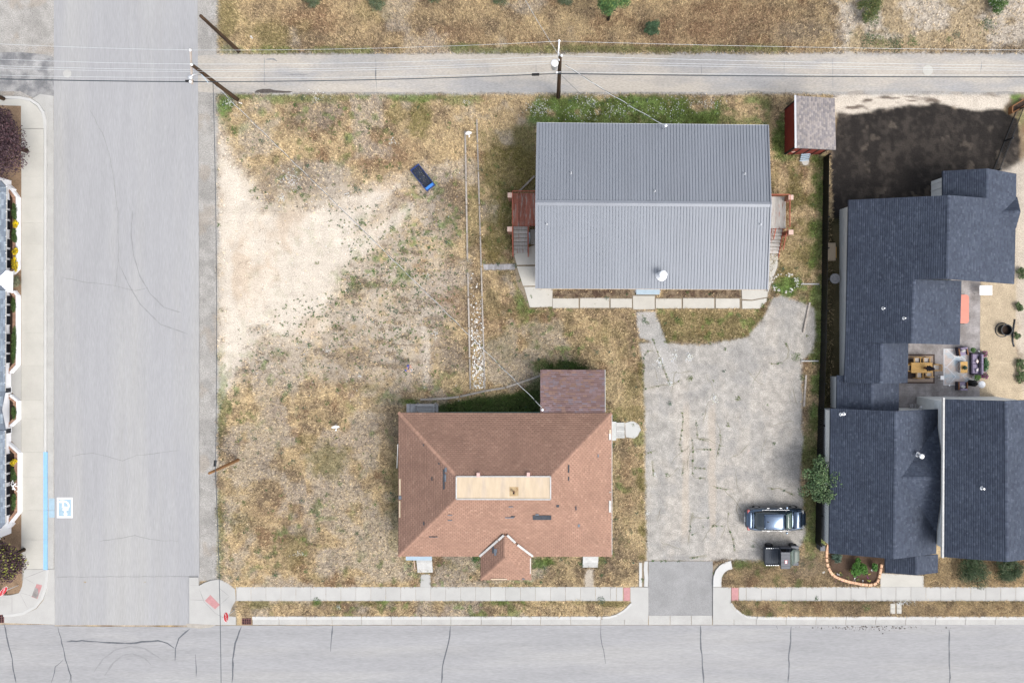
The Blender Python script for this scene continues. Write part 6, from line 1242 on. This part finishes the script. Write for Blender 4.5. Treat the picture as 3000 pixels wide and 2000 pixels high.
for i in range(420):
    p = Vector((random.gauss((X0+X1)/2+.05,.10), random.gauss((Y0+Y1)/2,.28), random.uniform(.5,.85))); d = random.uniform(0,6.28); u = Vector((math.cos(d),math.sin(d),random.uniform(-.4,.4)))*.09; v_ = Vector((-math.sin(d),math.cos(d),0))*.03; Vs += [p,p+u*.5+v_,p+u,p+u*.5-v_]; f = random.uniform(.5,1.5); Cs += [(.03*f,.085*f,.03*f)]*4
npmesh('foliage', np.array([tuple(v) for v in Vs]), np.arange(len(Vs)).reshape(-1,4), mt['leaf'], tg, np.array(Cs))
rpot(2826,1077,.07,.42,'dkfabric','small succulent pot standing on the coffee table',(.02,.05,.035),.13)
hb = P(2877.7,1126,1.6); hb.z = ZP; ht_ = empty('patio_heater', hb, 'patio heater with round white hood and black drum base', 'heater'); mb = MB(); mb.lathe(hb, [(.001,0),(.25,0),(.26,.55),(.20,.62),(.10,.66),(.001,.66)], 20); mb.build('drum', mt['blacktrim'], ht_); mb = MB(); mb.cone(hb+Vector((0,0,.6)), hb+Vector((0,0,1.45)), .05, .05, 12); mb.build('stem', mt['blacktrim'], ht_); mb = MB(); mb.lathe(hb+Vector((0,0,1.46)), [(.28,-.02),(.29,.0),(.18,.07),(.06,.10),(.001,.11)], 24); mb.build('hood', mt['whitecap'], ht_, smooth=True)
X0,X1,Y0,Y1 = box2(2754,2765,1100.5,1112,.4); sdt = empty('side_table', Vector(((X0+X1)/2,(Y0+Y1)/2,ZP)), 'small white square side table at the edge of the pastel rug', 'table'); fb('top', (X0,Y0,.44), (X1,Y1,.48), 'whitecap', sdt)
for xx in (X0+.03, X1-.03):
    for yy in (Y0+.03, Y1-.03): fb('leg', (xx-.02,yy-.02,ZP), (xx+.02,yy+.02,.439), 'whitecap', sdt)
mb = MB(); mb.ell(P(2781,1128.6,.17), (.08,.08,.08), 12, 8); setp(mb.build('garden_globe', mt['whitecap'], smooth=True), 'small white globe lamp at the rug corner', 'globe')
mb = MB(); mb.ell(P(2867.5,1029,.45), (.09,.05,.05), 12, 8); setp(mb.build('lantern', mt['galv'], smooth=True), 'silver lantern above the sofa back', 'lantern')
X0,X1,Y0,Y1 = box2(2870,2907,836,864,.75); wt = empty('white_table', Vector(((X0+X1)/2,(Y0+Y1)/2,ZP)), 'white folding table on the gravel below the eave', 'table'); fb('top', (X0,Y0,.72), (X1,Y1,.76), 'whitecap', wt, .05, None)
for xx in (X0+.08, X1-.08):
    for yy in (Y0+.08, Y1-.08): fb('leg', (xx-.02,yy-.02,.05), (xx+.02,yy+.02,.719), 'galv', wt)
htb = empty('hot_tub', P(2800,905,ZP), 'salmon covered hot tub half under the eave', 'hot tub'); X0,X1,Y0,Y1 = box2(2776,2838.5,863,947,.9); X0 += .1
def rrect(x0,x1,y0,y1,r): return [(cx__+r*math.cos(a), cy__+r*math.sin(a)) for cx__, cy__, a0 in ((x1-r,y1-r,0),(x0+r,y1-r,math.pi/2),(x0+r,y0+r,math.pi),(x1-r,y0+r,3*math.pi/2)) for a in np.linspace(a0, a0+math.pi/2, 7)]
mb = MB(); mb.prism(rrect(X0+.06,X1-.06,Y0+.06,Y1-.06,.2), ZP, .82); mb.build('tub', mt['wooddk'], htb); mb = MB(); mb.prism(rrect(X0,X1,Y0,Y1,.24), .82, .92); mb.build('cover', mt['hottub'], htb)
for yy in (Y0-.05, Y1+.01): fb('cover_bar', (X0+.2,yy,.80), (X1-.3,yy+.04,.84), 'blacktrim', htb)
fc = P(2936,966); fpit = empty('fire_pit', fc, 'round black metal fire drum standing on the gravel', 'fire pit'); mb = MB(); mb.lathe(fc-Vector((.06,0,0)), [(.58,0),(.60,.12),(.55,.14),(.50,.06),(.001,.05)], 28); mb.build('base_ring', mt['fencemetal'], fpit)
mb = MB(); mb.lathe(fc, [(.42,.05),(.44,.55),(.46,.58),(.40,.58),(.38,.20),(.001,.16)], 28); mb.build('drum', mt['fencemetal'], fpit); mb = MB(); mb.lathe(fc, [(.37,.2),(.001,.24)], 20); mb.build('ash', mt['soil'], fpit)
sp = P(2447,816,.62); sp.z = 0; spl = empty('cable_spool', sp, 'weathered round wooden cable spool between fence and house', 'spool'); mb = MB(); mb.lathe(sp, [(.001,.0),(.40,.0),(.40,.06),(.16,.062),(.16,.55)], 24); mb.build('drum', mt['spool'], spl)
mb = MB(); mb.lathe(sp, [(.05,.551),(.41,.551),(.41,.61),(.045,.611)], 28); tp_ = mb.build('top_flange', mt['spool'], spl); mb = MB()
for i in range(8): a = i*math.pi/4; mb.lathe(sp+Vector((.2*math.cos(a),.2*math.sin(a),.612)), [(.022,0),(.02,.01),(.001,.012)], 8)
mb.lathe(sp+Vector((0,0,.60)), [(.055,0),(.001,.001)], 12); mb.build('bolt', mt['blacktrim'], tp_)
X0,X1,Y0,Y1 = box2(2423,2452,712,763,.6); wc = empty('wooden_crate', Vector(((X0+X1)/2,(Y0+Y1)/2,0)), 'weathered plywood storage box between fence and house', 'box'); fb('box', (X0,Y0,0), (X1-.06,Y1,.55), 'boxwood', wc); fb('lid', (X0-.02,Y0+.1,.551), (X1-.1,Y1+.02,.59), 'boxwood', wc); fb('lid_batten', (X1-.06,Y0+.2,.45), (X1-.02,Y1-.3,.56), 'wood', wc)
bx = empty('raised_planter', P(2990,312), 'brown timber raised planter at the upper right corner', 'planter'); A, B = P(2966,331,.5), P(3010,306,.5); mb = MB(); mb.beam(A-Vector((0,0,.2)), B-Vector((0,0,.2)), .08, .5); mb.build('front_board', mt['wooddk'], bx); A2, B2 = P(2966,312,.5), P(3006,288,.5); mb = MB(); mb.beam(A2-Vector((0,0,.2)), B2-Vector((0,0,.2)), .08, .5); mb.build('back_board', mt['wooddk'], bx); mb = MB(); mb.beam(A-Vector((0,0,.2)), A2-Vector((0,0,.2)), .08, .48); mb.build('end_board', mt['wooddk'], bx); mb = MB(); mb.prism([p[:2] for p in (A,B,B2,A2)], 0, .38); mb.build('soil', mt['soil'], bx)
# clutter behind the garage house
wc2 = P(2668,1190); lc_ = empty('folding_chair', wc2, 'grey slatted folding chair behind the south-west house', 'chair')
for i in range(5): fb('slat', (wc2.x-.32+i*.13,wc2.y-.25,.48), (wc2.x-.22+i*.13,wc2.y+.25,.51), 'greywood', lc_)
for xx in (-.28,.28):
    for yy in (-.2,.2): fb('leg', (wc2.x+xx-.02,wc2.y+yy-.02,ZP), (wc2.x+xx+.02,wc2.y+yy+.02,.479), 'galv', lc_)
fb('back_slat', (wc2.x-.33,wc2.y-.30,.52), (wc2.x+.33,wc2.y-.26,.85), 'greywood', lc_)
mb = MB(); p0 = P(2723,1170,.12); mb.tube([p0+Vector((.3*math.cos(a)*(1+.1*math.sin(3*a)), .18*math.sin(a), .02+.01*(i%3))) for i, a in enumerate(np.linspace(0, 18, 60))], .02, 5); setp(mb.build('garden_hose', mt['green']), 'coiled green garden hose on the patio', 'hose')
mb = MB(); a = P(2707,1188,.5); b = P(2766,1186,.5); mb.box((a.x,a.y-.5,.1), (b.x,a.y,.95)); setp(mb.build('patio_screen', mt['cushion']), 'cream timber screen between the two dark houses', 'screen')
gc_ = P(2684,1191); gr_ = empty('kettle_grill', gc_, 'small silver grill against the south-west house wall', 'grill'); mb = MB(); mb.ell(gc_+Vector((0,0,.8)), (.22,.22,.16), 14, 8); mb.build('kettle', mt['galv'], gr_, smooth=True)
for a in (0, 2.1, 4.2): mb = MB(); mb.cone(gc_+Vector((.2*math.cos(a),.2*math.sin(a),ZP)), gc_+Vector((.1*math.cos(a),.1*math.sin(a),.7)), .015, .015, 6); mb.build('leg', mt['galv'], gr_)
# ------------------------------------------------------------------ steps of the brown house
def boardsteps(name, label, X0, X1, Y0, Y1, n, axis, ztop, m, cat='steps', down=1):
    t = empty(name, Vector(((X0+X1)/2, (Y0+Y1)/2, .08)), label, cat)
    for i in range(n):
        z = ztop-(ztop-.18)*i/max(1, n-1)
        if axis == 'y': h_ = (Y1-Y0)/n; fb('tread', (X0,Y1-(i+1)*h_+.03,z-.16), (X1,Y1-i*h_,z), m, t)
        else: h_ = (X1-X0)/n; fb('tread', (X0+i*h_,Y0,z-.16) if down > 0 else (X1-(i+1)*h_,Y0,z-.16), (X0+(i+1)*h_-.006,Y1,z) if down > 0 else (X1-i*h_-.006,Y1,z), m, t)
    return t
X0,X1,Y0,Y1 = box2(1222,1267,1629,1679,.3); fs_ = boardsteps('front_steps', 'white front steps left of the brown house porch', X0, X1, Y0, Y1+.25, 5, 'y', .85, 'whitewood')
mb = MB(); mb.tube([(X0-.05,Y1+.2,1.6),(X0-.05,Y0+.6,1.0),(X0-.05,Y0+.6,.1)], .025, 6); mb.build('handrail', mt['pillar'], fs_)
X0,X1,Y0,Y1 = box2(1707,1752,1628,1664,.3); boardsteps('front_steps', 'grey front steps right of the brown house porch', X0, X1, Y0, Y1+.2, 5, 'y', .7, 'whitewood')
X0,X1,Y0,Y1 = box2(1790,1830,1237,1283,.3); es = empty('side_steps', Vector(((X0+X1)/2,(Y0+Y1)/2,.08)), 'weathered white plank steps at the east side of brown house', 'steps'); k = 8
for i in range(k): w_ = (Y1-Y0)/k; fb('plank', (X0+.42,Y0+i*w_+.006,.30), (X1,Y0+(i+1)*w_,.34), 'whitewood', es)
fb('upper_tread', (X0,Y0-.12,.62), (X0+.38,Y1+.12,.68), 'whitewood', es); fb('riser', (X0+.385,Y0,.10), (X0+.41,Y1,.60), 'greywood', es); fb('frame', (X0+.43,Y0+.02,.08), (X1-.02,Y1-.02,.299), 'greywood', es)
X0,X1,Y0,Y1 = box2(1189,1279,1183,1209,.8); nd = empty('back_landing', Vector(((X0+X1)/2,(Y0+Y1)/2,.08)), 'grey wooden landing with railing north of the brown house', 'deck')
for i in range(6): w_ = (Y1-Y0)/6; fb('plank', (X0+.85,Y0+i*w_+.005,.62), (X1,Y0+(i+1)*w_,.66), 'greywood', nd)
for i in range(7): fb('tread', (X0+i*.12,Y0-.02,.60-.02*(6-i)), (X0+i*.12+.112,Y1-.02,.64-.02*(6-i)), 'greywood', nd)
for lo, hi in (((X0+.84,Y1-.02,1.45),(X1-.1,Y1+.05,1.5)),((X0+.84,Y0+.05,1.45),(X1-.1,Y0+.12,1.5)),((X1-.17,Y0+.121,1.45),(X1-.1,Y1-.021,1.5))): fb('rail', lo, hi, 'greywood', nd)
for xx in (X0+.9, X1-.14):
    for yy in (Y0+.08, Y1): fb('post', (xx-.04,yy-.04,0), (xx+.04,yy+.04,1.449), 'greywood', nd)
fb('bench_board', (X1-.05,Y0,.9), (X1+.15,Y1,.95), 'greywood', nd)
p = P(1189,1631,2.6); q = P(1265,1631,2.6); mb = MB(); mb.box((p.x,p.y-.25,2.5),(q.x,p.y+.3,2.6)); mb.build('door_hood', mt['pipeblue'], bpy.data.objects['brown_house'])
# ------------------------------------------------------------------ person
def person():
    f = P(1201,1074); z0 = gz(np.array([1201.0]), np.array([1074.0]))[0]; base = Vector((f.x, f.y, z0)); t = empty('person', base, 'person in blue shirt and dark shorts holding a white controller', 'person', None)
    J = {}; me = bpy.data.meshes.new('body'); vs = []; ed = []; rad = []; col = []
    SK, SH, NV, SHOE = (.50,.29,.22), (.055,.075,.24), (.014,.018,.04), (.35,.36,.38)
    def v(n, p, r, c, par=None):
        J[n] = len(vs); vs.append(Vector(p)); rad.append(r); col.append(c)
        if par: ed.append((J[par], J[n]))
    v('pel', (0,0,.95), .15, NV); v('waist', (0,0,1.08), .14, SH, 'pel'); v('chest', (.0,0,1.32), .165, SH, 'waist'); v('neck', (.02,0,1.50), .065, SK, 'chest'); v('chin', (.06,0,1.58), .075, SK, 'neck'); v('head', (.05,0,1.68), .098, SK, 'chin'); v('crown', (.04,0,1.76), .075, SK, 'head'); v('nose', (.145,0,1.655), .018, SK, 'head')
    for s, k in ((1, 'l'), (-1, 'r')):
        v(k+'hip', (0,s*.10,.90), .105, NV, 'pel'); v(k+'knee', (.04,s*.12,.50), .065, NV, k+'hip'); v(k+'calf', (.02,s*.12,.38), .058, SK, k+'knee'); v(k+'ank', (0,s*.13,.10), .042, SK, k+'calf'); v(k+'toe', (.17,s*.15,.04), .045, SHOE, k+'ank')
        v(k+'sh', (0,s*.19,1.42), .085, SH, 'chest'); v(k+'arm', (.03,s*.24,1.25), .062, SH, k+'sh'); v(k+'elb', (.08,s*.25,1.14), .048, SK, k+'arm'); v(k+'wri', (.29,s*.15,1.16), .032, SK, k+'elb'); v(k+'palm', (.36,s*.12,1.17), .036, SK, k+'wri')
        for q, (dy, l) in enumerate(((.03,.055),(.01,.065),(-.01,.06),(-.03,.045))): v(k+'f%d' % q, (.37+l*.5,s*(.12)+dy,1.155), .010, SK, k+'palm'); v(k+'g%d' % q, (.37+l,s*.12+dy-s*.02,1.14), .009, SK, k+'f%d' % q)
        v(k+'th', (.37,s*.09,1.20), .012, SK, k+'palm'); v(k+'ti', (.40,s*.07,1.215), .010, SK, k+'th')
    rot = Matrix.Rotation(R(-28), 3, 'Z'); me.from_pydata([tuple(rot @ p) for p in vs], ed, []); o = bpy.data.objects.new('body', me); C.objects.link(o)
    md = o.modifiers.new('skin', 'SKIN'); md.use_smooth_shade = True; sv = me.skin_vertices[0].data
    for i, r in enumerate(rad): sv[i].radius = (r, r)
    sv[0].use_root = True; o.modifiers.new('sub', 'SUBSURF').levels = 1; o.modifiers['sub'].render_levels = 1
    dg = bpy.context.evaluated_depsgraph_get(); m2 = bpy.data.meshes.new_from_object(o.evaluated_get(dg)); bpy.data.objects.remove(o)
    A = np.array([tuple(q.co) for q in m2.vertices]); Jp = np.array([tuple(rot @ p) for p in vs]); near = np.argmin(((A[:, None]-Jp[None])**2).sum(-1)/np.array(rad)[None]**.5, 1)
    at = m2.attributes.new('Col', 'FLOAT_COLOR', 'POINT'); cc = np.ones((len(A), 4), np.float32); cc[:, :3] = np.array(col)[near]; at.data.foreach_set('color', cc.ravel()); m2.materials.clear(); m2.materials.append(mt['person'])
    ob = bpy.data.objects.new('body', m2); link(ob, t, base)
    mb = MB(); mb.M = Matrix.Translation(base) @ rot.to_4x4(); mb.ell((.025,0,1.715), (.108,.10,.088), 14, 8); mb.build('hair', mt['hair'], t, smooth=True)
    mb = MB(); mb.M = Matrix.Translation(base) @ rot.to_4x4(); mb.bev((.36,-.11,1.175), (.46,.11,1.21), .012); ctl = mb.build('drone_controller', mt['whitecap']); setp(ctl, 'white drone controller held by the person in the lot', 'controller')
    mb = MB(); mb.M = Matrix.Translation(base) @ rot.to_4x4(); mb.bev((.39,-.07,1.2105), (.45,.07,1.214), .001); mb.build('screen', mt['blacktrim'], ctl)
person()
# ------------------------------------------------------------------ trees and shrubs
def tree(name, px, py, zc, rx, ry, rz_, cols, label, cat='tree', n=5000, leaf=(.13, .09), trunk=True, lobes=9, tcol='pole', wts=None, group=None, seed=1, hol=.35, lrs=1.0):
    rng = np.random.default_rng(seed); c = P(px, py, zc); t = empty(name, Vector((c.x, c.y, 0)), label, cat, group); cc = np.array(c)
    if trunk:
        mb = MB(); pts = [Vector((c.x, c.y, -.1)), Vector((c.x+.05, c.y, zc*.4)), Vector((c.x, c.y+.05, zc*.8))]; mb.tube(pts, [.07*rx+.03, .055*rx+.02, .03*rx+.015], 8)
        for k in range(8):
            a = k*.8+rng.random(); q = c+Vector((math.cos(a)*rx*.75, math.sin(a)*ry*.75, rng.uniform(-.2, .5)*rz_)); s0 = pts[0].lerp(pts[2], rng.uniform(.45, 1)); mb.tube([s0, s0.lerp(q, .5)+Vector((0,0,.1*rz_)), q], [.025*rx+.01, .016*rx+.008, .008], 6)
        mb.build('trunk', mt[tcol], t, smooth=True)
    L_ = rng.normal(0, 1, (lobes, 3)); L_ /= np.linalg.norm(L_, axis=1)[:, None]; L_[:, 2] = np.abs(L_[:, 2])*.8-.15; lc = L_*np.array([rx, ry, rz_])*rng.uniform(.35, .72, (lobes, 1)); lr = rng.uniform(.34, .55, lobes)*lrs
    which = rng.integers(0, lobes, n); d = rng.normal(0, 1, (n, 3)); d /= np.linalg.norm(d, axis=1)[:, None]; q = hol+(1-hol)*rng.random(n)**.6
    p = cc+lc[which]+d*(lr[which]*q)[:, None]*np.array([rx, ry, rz_]); p[:, 2] = np.maximum(p[:, 2], .06)
    nrm = d*.6+rng.normal(0, .5, (n, 3)); nrm[:, 2] += .6; nrm /= np.linalg.norm(nrm, axis=1)[:, None]; a = rng.normal(0, 1, (n, 3)); a -= nrm*(a*nrm).sum(1)[:, None]; a /= np.linalg.norm(a, axis=1)[:, None]; b = np.cross(nrm, a)
    ll = leaf[0]*rng.uniform(.6, 1.4, n)[:, None]; ww = leaf[1]*rng.uniform(.6, 1.4, n)[:, None]; V = np.empty((n, 4, 3)); V[:, 0] = p-a*ll*.5; V[:, 1] = p+b*ww*.5; V[:, 2] = p+a*ll*.5; V[:, 3] = p-b*ww*.5
    cols = np.array(cols); ci = rng.choice(len(cols), n, p=wts); col = cols[ci]*rng.uniform(.65, 1.4, (n, 1))*(.8+.4*rng.random(lobes))[which][:, None]
    npmesh('crown', V.reshape(-1, 3), np.arange(4*n).reshape(-1, 4), mt['leaf'], t, np.repeat(np.clip(col, 0, 1), 4, 0)); return t
PL = [(.038,.020,.026),(.055,.028,.032),(.024,.013,.018),(.08,.05,.055)]
tree('plum_tree', -4, 414, 3.0, 2.6, 3.0, 1.6, PL, 'purple-leaved plum tree at the upper left edge of the pavement', n=15000, leaf=(.17,.08), seed=3, lobes=20)
tree('plum_tree', 0, 1640, 2.6, 2.15, 2.1, 1.6, PL[:3]+[(.16,.17,.03),(.20,.20,.05)], 'dark purple shrub tree flecked with yellow-green leaves at lower left', n=11000, leaf=(.13,.09), wts=[.33,.25,.24,.10,.08], seed=4, lobes=16)
tree('plum_tree', -52, 1768, 2.4, 1.7, 1.5, 1.2, PL, 'purple-leaved tree barely showing at lower left edge below stop sign', n=3500, leaf=(.16,.08), seed=5)
tree('broadleaf_tree', 2408, 1415, 2.4, 2.35, 2.35, 1.5, [(.045,.085,.035),(.07,.115,.045),(.11,.155,.075),(.03,.055,.025)], 'young green tree growing by the black fence beside the parking area', n=6800, leaf=(.13,.085), seed=61, lobes=40, lrs=.50)
EV = [(.022,.042,.018),(.032,.055,.022),(.045,.07,.03),(.07,.085,.045)]
tree('juniper', 2862, 1676, 1.0, 1.6, 1.6, .9, EV, 'dark green juniper shrub left of its twin before the tall house', 'shrub', n=5500, leaf=(.24,.03), seed=7, lobes=26, lrs=.7); tree('juniper', 2955, 1668, 1.0, 1.5, 1.25, .9, EV, 'dark green juniper shrub right of its twin before the tall house', 'shrub', n=5000, leaf=(.24,.03), seed=8, lobes=26, lrs=.7)
tree('willow', 1795, 2, 3.4, 1.55, 1.7, 1.8, [(.05,.11,.035),(.035,.085,.03),(.08,.14,.05),(.12,.17,.05)], 'bright green feathery tree at the top edge of the field', n=6500, leaf=(.22,.045), seed=9, lobes=26, lrs=.65)
tree('round_bush', 1908, 82, .9, .95, .85, .8, [(.04,.075,.035),(.055,.09,.045),(.03,.06,.03)], 'grey-green bush standing alone in the field south-east of the feathery tree', 'bush', n=2400, leaf=(.14,.05), trunk=False, seed=10, lobes=20, lrs=.7)
SG = [(.10,.125,.075),(.08,.105,.05),(.13,.15,.10),(.055,.075,.03)]
for i, (x, y, r, l) in enumerate(((916,-8,1.0,'leftmost sage-green round bush on the top edge of the field'),(1100,2,.92,'second sage-green round bush from the left on the top edge'),(1273,-16,.95,'third sage-green round bush with white blossoms on the top edge'),(1460,-14,1.1,'fourth sage-green round bush from the left on the top edge'),(1657,-4,.78,'fifth sage-green round bush, just left of the feathery tree'))):
    tree('sage_bush', x, y, .5, r, r, .6, SG, l, 'bush', n=2800, leaf=(.09,.04), trunk=False, seed=20+i, group='round bushes along the top edge', lobes=26, lrs=.7)
tree('scrub_bush', 2550, 18, .7, 1.3, 1.6, .8, [(.09,.105,.03),(.06,.09,.025),(.14,.13,.05),(.04,.07,.025)], 'olive scrub bush in the sand at the upper right', 'bush', n=3600, leaf=(.17,.04), trunk=False, seed=30, lobes=26, lrs=.6); tree('scrub_bush', 2925, 14, .6, .9, .9, .6, [(.05,.10,.025),(.07,.12,.03),(.45,.45,.42)], 'green bush with white blossoms at the upper right edge', 'bush', n=3000, leaf=(.12,.06), trunk=False, seed=31, wts=[.5,.42,.08])
tree('garden_shrub', 2517, 1664, .55, .80, .95, .5, [(.05,.13,.02),(.075,.17,.03),(.035,.09,.018)], 'bright green leafy shrub in the middle of the flower bed', 'shrub', n=3200, leaf=(.13,.07), trunk=False, seed=32, lobes=24, lrs=.6); tree('garden_shrub', 2560, 1657, .4, .36, .42, .35, [(.04,.11,.02),(.06,.14,.03)], 'small green leafy plant at the right end of flower bed', 'plant', n=800, leaf=(.12,.08), trunk=False, seed=33)
tree('garden_shrub', 2452, 1634, .35, .5, .45, .3, [(.05,.085,.06),(.07,.11,.08)], 'blue-green spiky plant at the left of flower bed', 'plant', n=500, leaf=(.32,.05), trunk=False, seed=34)
clumps([(random.uniform(2435,2565), random.uniform(1668,1702), random.choice((.06,.09,.12)), None) for _ in range(30)], 22, .2, .8, [(.20,.02,.15),(.06,.10,.03),(.30,.28,.05),(.5,.5,.5),(.12,.13,.04)], 'bed_flowers', 'small purple, white and yellow flowers in the block-edged bed', 'flowers')
YF = [(.55,.38,.01),(.62,.46,.02),(.10,.13,.03)]
for i, (x, y, r1, r2, l) in enumerate(((46,656,.26,.42,'yellow flowering plant, upper one in the first planter bed'),(45,735,.24,.32,'yellow flowering plant, middle one in the first planter bed'),(43,775,.28,.62,'large yellow flowering plant at the lower end of first planter bed'),(40,1354,.36,.34,'yellow flowering plant in the bed by the blue kerb'))):
    tree('yellow_flowers', x, y, .6, r1, r2, .25, YF, l, 'flowers', n=900, leaf=(.08,.07), trunk=False, seed=40+i, group='yellow flowers in the planter beds', wts=[.42,.34,.24])
for i, (x, y, r2, l) in enumerate(((43,620,.8,'low green plants at the upper end of the first planter bed'),(42,690,.7,'green leafy plants between the yellow flowers'),(41,888,.75,'tall green grass clump in the second planter bed'),(41,1000,1.9,'mixed green border plants in the second planter bed'),(42,1205,.7,'spiky green plant in the entrance planter bed'),(40,1390,.7,'dark green plants above the white flowers'),(40,1470,.8,'bright green plants at lower end of last planter bed'),(46,828,.55,'grey-green shrub between the first two planter beds'))):
    tree('border_plants', x, y, .5, .24 if i != 7 else .42, r2, .25, [(.05,.09,.025),(.08,.12,.035),(.035,.07,.02)] if i != 7 else [(.12,.14,.09),(.16,.16,.10)], l, 'plants', n=int(700*r2/.6), leaf=(.15,.04), trunk=False, seed=50+i, group='green plants in the planter beds')
mb = MB()
for _ in range(24): p = P(random.gauss(40,4), random.gauss(1424,8), .6); mb.ell(p, (.06,.06,.03), 6, 4)
setp(mb.build('white_blooms', mt['whitecap']), 'cluster of white blooms in the last planter bed', 'flowers')

# ------------------------------------------------------------------ small leftovers
mb = MB(); mb.prism([P(*p)[:2] for p in [(745,272),(752,265),(770,261),(790,261),(806,265),(830,267),(858,268),(850,272),(806,274),(770,276)]], -.02, .017); mb.build('asphalt_spill', M('loose_asphalt', (.07,.06,.055), .95, .3, 8, .3, 30), alley)
mb = MB(); mb.prism([P(*p)[:2] for p in [(545,1826),(580,1822),(610,1818),(640,1826),(620,1836),(585,1840),(550,1836)]], -.02, .0215); mb.build('sand_wash', M('washed_sand', (.31,.285,.25), .95, .12, 2, .1, 20), sstreet)
dm = MB()
for _ in range(150):
    x_ = random.gauss(2560, 110); y_ = 1833+abs(random.gauss(0, 7)); r = random.choice((.015, .025, .04, .06)); dm.col = random.choice(((.05,.035,.028),(.08,.06,.045),(.03,.025,.022))); dm.M = Matrix.Translation(P(x_, y_, .018)); dm.ell((0,0,0), (r, r*.8, r*.35), 6, 4)
setp(dm.build('dirt_clods', mt['stone'], col=True), 'dark clods of dirt scattered along the gutter of the south street', 'dirt', kind='stuff')
pts = [(2972,935),(2970,950),(2968,965),(2965,980),(2966,1000),(2970,1015)]; mb = MB(); mb.tube([P(x, y, .06) for x, y in pts], .09, 8); setp(mb.build('landscape_edging', mt['fencemetal'], smooth=True), 'black rubber edging curving beside the gravel at right edge', 'edging')
for i, (x, y, r) in enumerate(((2978,985,.35),(2990,1070,.5),(2992,1105,.5),(2992,800,.5),(2985,900,.4))):
    tree('scrub_plant', x, y, .3, r, r*1.2, .35, [(.05,.085,.03),(.07,.11,.04),(.10,.12,.06)], ['small green plant beside the black rubber edging','upper leafy plant on the right edge below the edging','lower leafy plant on the right edge below the edging','olive tuft right of the courtyard house eave','olive tuft at the right edge north of the fire drum'][i], 'plant', n=700, leaf=(.14,.05), trunk=False, seed=70+i, lobes=14, lrs=.7)
mb = MB(); p = P(2413, 1675, .12); mb.M = Matrix.Translation(p) @ Matrix.Rotation(.6, 4, 'Z'); mb.ell((0,0,0), (.16,.11,.07), 5, 4); setp(mb.build('white_rock', mt['whitepaint']), 'single white rock beside the block-edged flower bed', 'rock')
mb = MB(); p = P(737, 110, .08); mb.M = Matrix.Translation(p) @ Matrix.Rotation(-.9, 4, 'Z'); mb.bev((-.14,-.07,0), (.14,.07,.05), .02); setp(mb.build('litter', mt['whitepaint']), 'small white scrap lying in the field beside the bare pole', 'litter')
mb = MB(); p = P(705, 302, .1); mb.M = Matrix.Translation(p) @ Matrix.Rotation(-.3, 4, 'Z'); mb.cone((-.15,0,0), (.15,0,0), .045, .045, 10); setp(mb.build('marker_tube', mt['whitecap']), 'short white tube lying at the foot of the crossarm pole', 'tube')

random.seed(5)
cr = [list(c) for c in CRK]
for _ in range(26):
    x_, y_ = random.uniform(1910, 2330), random.uniform(1040, 1600); a = random.choice((0, math.pi/2, math.pi/2, .7, 2.2))+random.uniform(-.3, .3); l = [(x_, y_)]
    for k in range(random.randint(3, 7)): a += random.uniform(-.4, .4); x_ += math.cos(a)*14; y_ += math.sin(a)*14; l.append((x_, y_))
    if all(psdf(np.array([p[0]]), np.array([p[1]]), PARKP)[0] < -6 for p in l): cr.append(l)
mck = M('weedy_crack', (.165, .150, .10), .95, .3, 3, .3, 20)
for c in cr: ribbon('pavement_crack', c, 1.2, .0915, mck, go, 1.6, 8)
